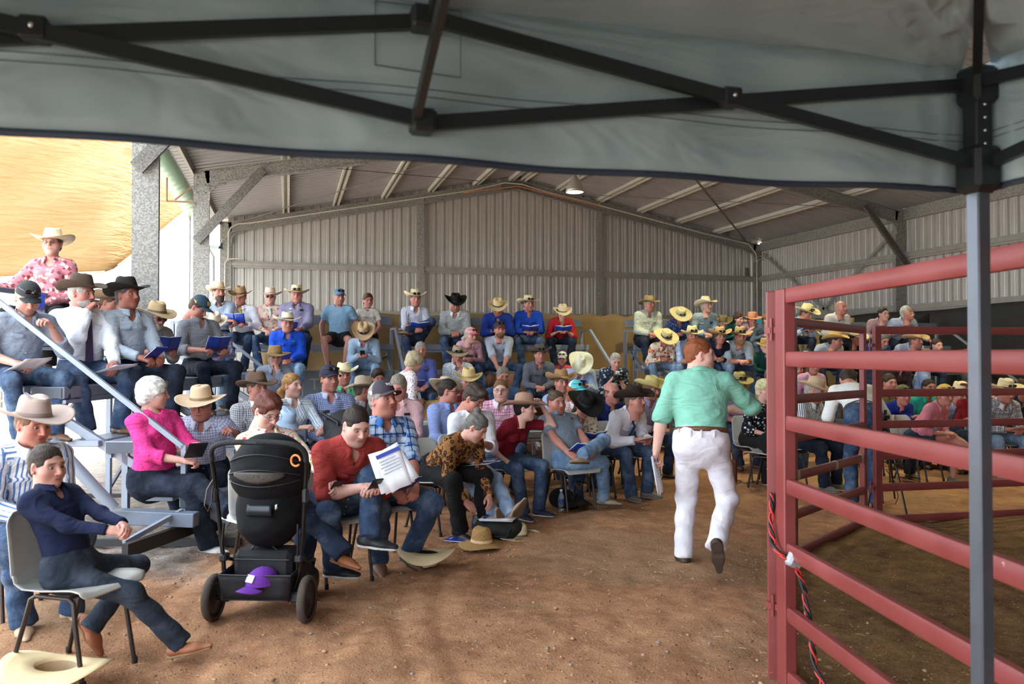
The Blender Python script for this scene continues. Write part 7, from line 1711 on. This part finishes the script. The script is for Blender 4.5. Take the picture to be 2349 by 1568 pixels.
for k, c in (('P39', '1b3180'), ('P40', '1a3c98'), ('P36', '9a9eac'), ('P14', '1a44ac'), ('P33', '444b84'), ('P42', '4a4b54'), ('P72', 'a4b4be'), ('P63', '8fa2ae'), ('P61', 'a8ada0'), ('P41', '9c2028'), ('P58', 'cfccd6'), ('P3', 'dcdee6'), ('P4', '92a0ae'), ('P2', '828c9c'), ('P96', '288c78'), ('P97', 'c07484')):
    for dx in (.085, -.085): on_chest(k, patch(.095, .035, c), dx, -.01, out=.008)
for k in ('P31', 'P47', 'P63', 'P42', 'P72'): on_chest(k, patch(.07, .028, '1c1c22', 'glasses_case'), .09, .01, out=.014)
on_chest('P31', patch(.07, .028, '1c1c22', 'glasses_case'), -.09, .01, out=.014)
on_chest('P47', chest_text('* *', .05, 'b04a5c'), .09, .045, out=.012)
on_chest('P53', chest_text('Stud Cattle', .018, '9c4a44'), -.08, .03, out=.014); on_chest('P53', patch(.05, .018, '7c3434', 'logo_patch'), .09, .03, out=.012)
on_chest('P14', patch(.05, .02, '5fa08c', 'logo_patch'), .09, .04, out=.012); on_chest('P39', patch(.03, .03, 'd8d8e4', 'logo_patch'), .10, .035, out=.012)
on_chest('P83', patch(.035, .035, 'c8b0b8', 'logo_patch'), .09, .03, out=.012)
i_ = PEOPLE['P60']
for k_, a_ in enumerate((-1.95, -1.57, -1.1, -2.5)):
    bx = MB().box((0, 0, 0), (.014, .008, .055), bev=.002).build('belt_loop', plain('dcd8e0', .8), i_['root']); bx.location = i_['pv'] + Vector((.166 * i_['bulk'] * math.cos(a_), .127 * i_['bulk'] * math.sin(a_), .088))
# big silver buckle on the girl in dark red
i_ = PEOPLE['P52']; o = MB().ball((0, 0, 0), (.045, .014, .040), 20, 10).build('belt_buckle', plain('b4a884', .25, .9), i_['root']); o.location = i_['pv'] + Vector((0, .135, .085))
i_ = PEOPLE['P23']
mb = MB(); mb.tube([i_['wr'][-1] + (i_['hm'][-1] @ Vector((.031 * math.cos(a * .5236), -.02, .024 * math.sin(a * .5236)))) for a in range(12)], .006, 6, closed=True); mb.build('wristwatch', plain('1c1c22', .4), i_['root'])

# ------------------------------------------------------------------ stroller
def stroller():
    g = G(600, 4.80); T = empty('stroller', g, -YAW - .06, label='black baby stroller with its back to the camera beside the man in red', cat='stroller'); T.scale = (.945, .945, .945)
    BK_ = plain('0e0e11', .8, bump=.5, bs=12, var=.25, spec=.25); FRM = plain('0e0e10', .35, .2); RUB = plain('4a4038', .85, bump=.3, bs=60, var=.25, vs=20); GR_ = plain('24242a', .5)
    W = .27                                                # half track; x right, y away from the camera
    for s_ in (-1, 1):
        mb = MB(); mb.lathe([(.118, -.022), (.136, -.026), (.146, -.012), (.148, 0), (.146, .012), (.136, .026), (.118, .022), (.115, 0), (.118, -.022)], (s_ * W * 1.12, 0, .148), 36, Matrix.Rotation(math.pi / 2, 3, 'Y')); wl = mb.build('rear_wheel', RUB, T)
        mb = MB(); mb.lathe([(.0, -.02), (.035, -.024), (.040, -.010), (.09, -.006), (.118, -.016), (.118, .016), (.09, .006), (.040, .010), (.035, .024), (0, .02)], (s_ * W * 1.12, 0, .148), 36, Matrix.Rotation(math.pi / 2, 3, 'Y')); mb.build('rim', GR_, wl)
        mb = MB(); mb.lathe([(0, -.02), (.075, -.018), (.09, 0), (.075, .018), (0, .02)], (s_ * .15, .62, .09), 24, Matrix.Rotation(math.pi / 2, 3, 'Y')); mb.build('front_wheel', RUB, T)
        MB().tube([(s_ * .15, .62, .09), (s_ * .15, .60, .2), (s_ * .19, .50, .27), (s_ * .23, .20, .33), (s_ * .255, .02, .40)], .013, 8).build('lower_frame', FRM, T)
        # side tube from the hub up to the handle
        MB().tube([(s_ * .20, .02, .165), (s_ * .245, .02, .30), (s_ * .252, .02, .40), (s_ * .265, .02, .52), (s_ * .285, .0, .78), (s_ * .30, -.02, .96), (s_ * .305, -.035, 1.02)], .014, 10).build('side_tube', FRM, T)
        MB().tube([(s_ * .235, .0, .34), (s_ * .245, -.01, .50), (s_ * .24, 0, .62)], .008, 6).build('brake_cable', FRM, T)
        MB().box((s_ * .292, -.01, .80), (.035, .05, .09), bev=.01).build('fold_joint', GR_, T)
        MB().box((s_ * .245, .02, .40), (.05, .07, .05), bev=.01).build('hinge', GR_, T)
    # axle, label stickers, red brake
    MB().tube([(-.285, 0, .148), (.285, 0, .148)], .017, 12).build('rear_axle', FRM, T)
    for x, w in ((-.08, .09), (.085, .055)): MB().box((x, -.018, .150), (w, .003, .018)).build('sticker', plain('c9c9c4', .5), T)
    MB().box((.175, -.005, .150), (.045, .05, .055), bev=.01).build('brake_pedal', plain('8c1c20', .4), T)
    for s_ in (-1, 1): MB().box((s_ * .225, .0, .16), (.07, .055, .07), bev=.015).build('axle_housing', GR_, T)
    # handle: an arch with padded grip
    arch = [(-.305, -.035, 1.02), (-.303, -.05, 1.07), (-.28, -.07, 1.11), (-.22, -.085, 1.135), (-.1, -.09, 1.145), (0, -.092, 1.146), (.1, -.09, 1.145), (.22, -.085, 1.135), (.28, -.07, 1.11), (.303, -.05, 1.07), (.305, -.035, 1.02)]
    MB().tube(smooth_path([Vector(q) for q in arch], 4), .0175, 12).build('handle_grip', plain('1c1c20', .7, bump=.6, bs=180), T)
    t = text_obj('redsbaby', .022, plain('4a4a50', .4), 'lettering', .0006); t.parent = T; t.location = (-.03, -.1095, 1.146); t.rotation_euler = (math.pi / 2, 0, 0)
    # seat shell, hood and pleats
    f = Field((-.34, -.20, .42), (.34, .55, 1.34), .014)
    f.ell((0, .20, .72), (.225, .22, .24), k=.06); f.ell((0, .15, .60), (.19, .20, .16), k=.08)
    f.warp(.004, 1.2, 2); V, Q = f.mesh(); link('seat_shell', np_mesh('seat', V, Q, BK_), T)
    def hood(u, v):
        a = math.pi * u; L = v
        w = .235 + .03 * math.sin(min(1, L * 1.2) * 1.5) - .04 * max(0, L - .8) * 5 * .3
        yy_ = -.03 + .42 * (1 - math.cos(L * 1.15)); zc = .80 + .33 * math.sin(min(1.57, L * 1.57)) ** .9
        rib = .010 * abs(math.sin(L * math.pi * 4)) 
        return (-(w - rib) * math.cos(a) * (1 - .10 * L), -.10 * math.sin(a) * (1 - L) + yy_ + .02, .74 + (zc - .74) * (.28 + .72 * L ** .8) + (.02 + .06 * L) * math.sin(a) - rib)
    f = Field((-.36, -.20, .66), (.36, .60, 1.30), .012)
    f.ell((0, .17, .93), (.262, .235, .255), k=.04); f.plane((0, 0, .74), (0, .25, -1))
    f.ell((0, .50, .78), (.22, .26, .30), k=.03, op='sub')
    x, y, z = f.ax[0][:, None, None], f.ax[1][None, :, None], f.ax[2][None, None, :]
    f.F = f.F + (.006 * np.abs(np.sin((z * 1.0 + y * .45) * 21)) + .003 * np.sin(x * 30 + 3 * np.sin(z * 22)) * np.sin(z * 40)).astype(np.float32)
    V, Q = f.mesh(); link('hood', np_mesh('hood', V, Q, BK_), T)
    # piping seams across the hood, leather patch with round emblem
    def hoodpt(x, z, o=.004):
        q = 1 - (x / .262) ** 2 - ((z - .93) / .255) ** 2; return Vector((x, .17 - .235 * math.sqrt(max(q, .02)) - o, z))
    for z0, dz in ((1.06, .06), (.965, .045), (.86, -.03)):
        MB().tube([hoodpt(-.235 + .47 * i / 20, z0 - dz * (abs(i - 10) / 10) ** 2, .006) for i in range(21)], .0045, 6).build('seam_piping', GR_, T)
    lp_ = MB(); lp_.sheet(lambda u, v: hoodpt(-.165 + .33 * u, .955 - (.02 + .055 * (1 - (2 * u - 1) ** 2)) * v - .010 * (2 * u - 1) ** 2, .012), 20, 5, .003); lp_ = lp_.build('leather_patch', plain('3a3430', .45, bump=.3, bs=90), T)
    q = hoodpt(0, .930, .018); MB().tube([q + Vector((.016 * math.cos(a * .3927), 0, .016 * math.sin(a * .3927))) for a in range(16)], .0016, 5, closed=True).build('emblem_ring', plain('6a5c4c', .4), lp_)
    t = text_obj('D', .020, plain('6a5c4c', .4), 'lettering', .0006); t.parent = lp_; t.location = q; t.rotation_euler = (math.pi / 2, 0, 0)
    t = text_obj('Metro Platinum', .015, plain('5c5248', .4), 'lettering', .0006); t.parent = lp_; t.location = q + Vector((0, 0, -.026)); t.rotation_euler = (math.pi / 2, 0, 0)
    # vent flap on the back and care label
    MB().sheet(lambda u, v: (-.07 + .16 * u, -.045 - .012 * math.sin(v * 3.1), .745 - .07 * v), 8, 5, .006).build('vent_flap', plain('1c242c', .35), T)
    MB().sheet(lambda u, v: (-.10 + .055 * u, -.008 + .012 * v, .575 - .018 * v - .008 * u), 3, 2, .002).build('care_label', plain('c9cfc4', .6), T)
    MB().sheet(lambda u, v: (.11 + .014 * u, -.048, .745 - .03 * v + .01 * u), 2, 2, .002).build('care_label', plain('c9cfc4', .6), T)
    # basket with its liner
    bk = MB()
    for a, b, c, d in (((-.215, -.06, .155), (.205, -.06, .155), (.225, -.085, .315), (-.235, -.085, .315)), ((-.235, -.085, .315), (-.215, -.06, .155), (-.20, .34, .165), (-.22, .36, .34)), ((.225, -.085, .315), (.205, -.06, .155), (.20, .34, .165), (.22, .36, .34)), ((-.215, -.06, .155), (.205, -.06, .155), (.20, .34, .165), (-.20, .34, .165))):
        A, B_, C__, D__ = map(Vector, (a, b, c, d)); bk.sheet(lambda u, v: A.lerp(B_, u).lerp(D__.lerp(C__, u), v), 6, 4, .006)
    bk.build('basket', plain('19191d', .7, bump=.4, bs=20), T)
    MB().tube([(-.235, -.085, .315), (0, -.089, .312), (.225, -.085, .315)], .006, 6).build('basket_rim', GR_, T)
    # wrist strap and orange teething ring
    MB().tube([(-.30, -.03, .90), (-.33, -.05, .84), (-.345, -.05, .74), (-.325, -.045, .70), (-.305, -.04, .76), (-.30, -.03, .86)], .010, 6, flat=.3).build('wrist_strap', plain('6a5a44', .7), T)
    MB().tube([Vector((.262 + .032 * math.cos(a * .3491), -.11 - .01 * math.cos(a * .35), 1.035 + .034 * math.sin(a * .3491))) for a in range(17)], .007, 8).build('teething_ring', plain('e8803a', .4), T)
    # things carried in the basket
    bag = empty('nappy_bag', g + (RGT * .0 + FWD * .14) + Vector((0, 0, .17)), -YAW - .06, label='black nappy bag stuffed into the stroller basket', cat='bag')
    MB().box((0, 0, .12), (.36, .2, .24), bev=.03).build('bag_body', plain('1b1a1d', .8, bump=.5, bs=10), bag); MB().tube([(-.17, -.102, .19), (.17, -.102, .19)], .004, 6).build('zip', plain('3a3a3e', .4), bag)
    MB().tube([(-.08, -.06, .24), (-.05, -.07, .27), (.05, -.07, .27), (.08, -.06, .24)], .006, 6).build('bag_handle', GR_, bag)
    cp = empty('purple_cap', g + (RGT * .02 - FWD * .02) + Vector((0, 0, .215)), -YAW + 2.6, label='purple cap lying in the stroller basket', cat='cap')
    c_ = make_cap('6a2c9c', '6a2c9c', cp, Matrix.Translation((0, 0, .02)), ('d8d8c8', ''))
stroller()
# second black pram behind the ponytailed woman
def pram2():
    g = G(800, 8.0); T = empty('pram', g, -YAW + .3, label='black pram behind the man in red, its hood and handle beside the fair woman', cat='stroller')
    f = Field((-.32, -.30, .55), (.32, .40, 1.10), .018); f.ell((0, .0, .72), (.24, .30, .20), k=.05); f.ell((.0, .16, .86), (.24, .20, .18), k=.05); V, Q = f.mesh(); link('hood', np_mesh('hood', V, Q, plain('16161a', .7, bump=.4, bs=14)), T)
    p0 = P(738, 948, 8.05) - g; p1 = P(776, 968, 7.9) - g; R_ = Matrix.Rotation(YAW - .3, 3, 'Z')
    MB().tube([R_ @ (p0 + FWD * .3), R_ @ p0, R_ @ p1, R_ @ (p1 + Vector((0, 0, -.3)))], .018, 8).build('handle', plain('1a1a1e', .5), T)
    for sx in (-1, 1):
        for sy in (-.25, .3): MB().lathe([(0, -.015), (.09, -.02), (.11, 0), (.09, .02), (0, .015)], (sx * .24, sy, .11), 20, Matrix.Rotation(math.pi / 2, 3, 'Y')).build('wheel', plain('2a2826', .8), T)
        MB().tube([(sx * .24, -.25, .11), (sx * .2, 0, .6)], .012, 6).build('leg', CLEG, T); MB().tube([(sx * .24, .3, .11), (sx * .2, 0, .6)], .012, 6).build('leg', CLEG, T)
pram2()

# ------------------------------------------------------------------ hats, bottles and bags on the dirt
def ground_hat(px, Z, style, c, label, flip=False, rz=0, tiltx=0, band='6a5a48', z=None, lining='4a4038', shades=False):
    g = G(px, Z); r = empty('hat', (g.x, g.y, 0), label=label, cat='hat', group='hats left on the dirt')
    cr = HATS[style].get('crown', .125)
    M = (Matrix.Translation((0, 0, cr * .985)) @ Matrix.Rotation(rz, 4, 'Z') @ Matrix.Rotation(math.pi + tiltx, 4, 'X')) if flip else Matrix.Translation((0, 0, z if z is not None else .01)) @ Matrix.Rotation(rz, 4, 'Z') @ Matrix.Rotation(tiltx, 4, 'X')
    o = make_hat(style, c, band, r, M, name='hat_shell', lining=lining, n=56); return r
HATS['flipA'] = dict(crown=.115, brim=.115, side=.065, dip=.03, crease=.02, pinch=.15, top=.86); HATS['flipB'] = dict(crown=.10, brim=.150, side=.055, dip=.035, crease=.015, pinch=.1, top=.88)
ground_hat(137, 3.88, 'flipB', 'e2c89c', 'pale straw hat lying upturned under the nearest chair', True, 1.15, .05, lining='b49a78')
ground_hat(978, 6.05, 'flipA', 'dfc9a0', 'cream felt hat upturned in front of the man in red', True, 1.2, .04, lining='1d1a1c')
ground_hat(1105, 6.72, 'round', 'b08a58', 'woven tan sun hat with a bead band standing brim down', rz=.3, z=.028, band='d8b888')
ground_hat(1186, 7.0, 'straw', 'd8cba4', 'pale hat half hidden under the black bag', rz=.2, z=.015)
ground_hat(1310, 8.3, 'flipB', '121114', 'black hat upturned beneath the slouching man\'s chair', True, .2, .2, lining='0c0c0e')
def bottle(px, Z, label, z=0, s=1.0):
    g = G(px, Z, z); r = empty('water_bottle', g, label=label, cat='bottle', group='clear plastic water bottles'); r.scale = (s, s, s)
    if 'bottle' not in HC:
        m, b, t = base('clear_plastic', 'e8eef2', .08); b.inputs['Transmission Weight'].default_value = .85; b.inputs['IOR'].default_value = 1.2
        HC['bottle'] = (MB().lathe([(0, 0), (.028, 0), (.032, .01), (.031, .03), (.032, .05), (.030, .06), (.032, .07), (.032, .14), (.028, .165), (.014, .19), (.0125, .205), (0, .205)], n=20).mesh('bottle_body', m),
                        MB().lathe([(.0325, .085), (.0325, .13)], n=20).mesh('label_sleeve', plain('3c4c8c', .4)), MB().lathe([(0, .225), (.014, .225), (.0145, .205), (0, .205)], n=16).mesh('bottle_cap', plain('e4e8ec', .4)))
    for n_, me in zip(('bottle_body', 'label_sleeve', 'bottle_cap'), HC['bottle']): link(n_, me, r)
bottle(1287, 8.15, 'clear water bottle with blue label standing in front of the girl in dark red'); bottle(1091, 6.98, 'clear water bottle behind the woven sun hat'); bottle(1511, 9.0, 'clear water bottle behind the walking auctioneer'); bottle(368, 9.0, 'clear water bottle on the seat beside the khaki trousers', T3); bottle(625, 12.55, 'teal topped water bottle on the seat by the silver scarf', T3 + .01); bottle(948, 7.0, 'crushed clear bottle under the blue plaid man', s=.7)
g = G(1142, 6.95); T_ = empty('black_bag', g, -YAW - .15, label='soft black bag on the dirt with a magazine on top', cat='bag')
f = Field((-.24, -.16, -.02), (.24, .16, .24), .012); f.ell((0, 0, .08), (.20, .11, .10), k=.05); f.cone((-.14, 0, .12), (.14, .02, .12), .06, .07, k=.04); f.plane((0, 0, .0), (0, 0, -1)); f.plane((0, 0, .165), (.05, 0, 1)); f.warp(.005, 1.4, 3); V, Q = f.mesh(); link('bag_body', np_mesh('bag', V, Q, plain('121412', .8, bump=.5, bs=10)), T_)
MB().tube([(-.12, -.10, .12), (-.10, -.16, .06), (.10, -.16, .05), (.12, -.10, .11)], .010, 6, flat=.4).build('strap', plain('161816', .8), T_)
put_item('papers', Matrix.Translation(g + Vector((0, 0, .172))) @ Matrix.Rotation(-YAW + 1.4, 4, 'Z'), 'blue and white magazine on the black bag')
put_item('closed', Matrix.Translation(G(1052, 6.85, .012)) @ Matrix.Rotation(-YAW + 1.2, 4, 'Z') @ Matrix.Rotation(0, 4, 'X'), 'blue catalogue dropped beside the woven sun hat')
g = G(1668, 9.9); T_ = empty('handbag', g, -YAW, label='brown leather handbag under the chairs beside the auctioneer', cat='bag')
MB().box((0, 0, .15), (.22, .12, .30), bev=.03).build('bag_body', plain('6a3820', .6, bump=.2, bs=30), T_); MB().tube([(-.07, 0, .3), (-.05, 0, .4), (.05, 0, .4), (.07, 0, .3)], .008, 6).build('bag_handle', plain('4a2616', .6), T_)
# camera tripod behind the ring corner
g = G(2030, 8.35); T_ = empty('tripod', g, label='black tripod standing behind the ring corner post', cat='tripod')
for a, (px, Z) in enumerate(((1985, 8.1), (2078, 7.9), (2050, 8.9))):
    q = G(px, Z) - g; top = Vector((0, 0, .95)); m_ = top.lerp(q, .5); lg = MB().tube([top, m_], .013, 8).build('leg', plain('1a1a1d', .4), T_); MB().tube([m_, q], .010, 8).build('lower_leg', plain('2a2a2e', .3, .6), lg); MB().box(m_, (.035, .035, .04), bev=.006).build('leg_clamp', plain('101012', .5), lg)
MB().tube([(0, 0, .8), (0, 0, 1.02)], .016, 8).build('centre_column', plain('1a1a1d', .4), T_); MB().box((0, 0, .95), (.07, .07, .05), bev=.012).build('collar', plain('141416', .5), T_)
MB().tube([(0, 0, .4), (.12, .0, .25), (.18, .03, .1), (.16, .05, .02)], .004, 6).build('cable', plain('28282a', .5), T_)
# wire clutter hanging on the right wall girt
T_ = empty('hose_coil', (PEOPLE['P61']['base'].x + .62, 14.4, 2.0), label='coiled tan rope hooked on the back rail between two hats', cat='rope')
for k in range(5): MB().tube([Vector((.05 * k * .3 + .06 * math.cos(a * .35), .0, .16 + .14 * math.sin(a * .35))) for a in range(18)], .011, 6, closed=True).build('coil', plain('a08a6c', .8), T_)
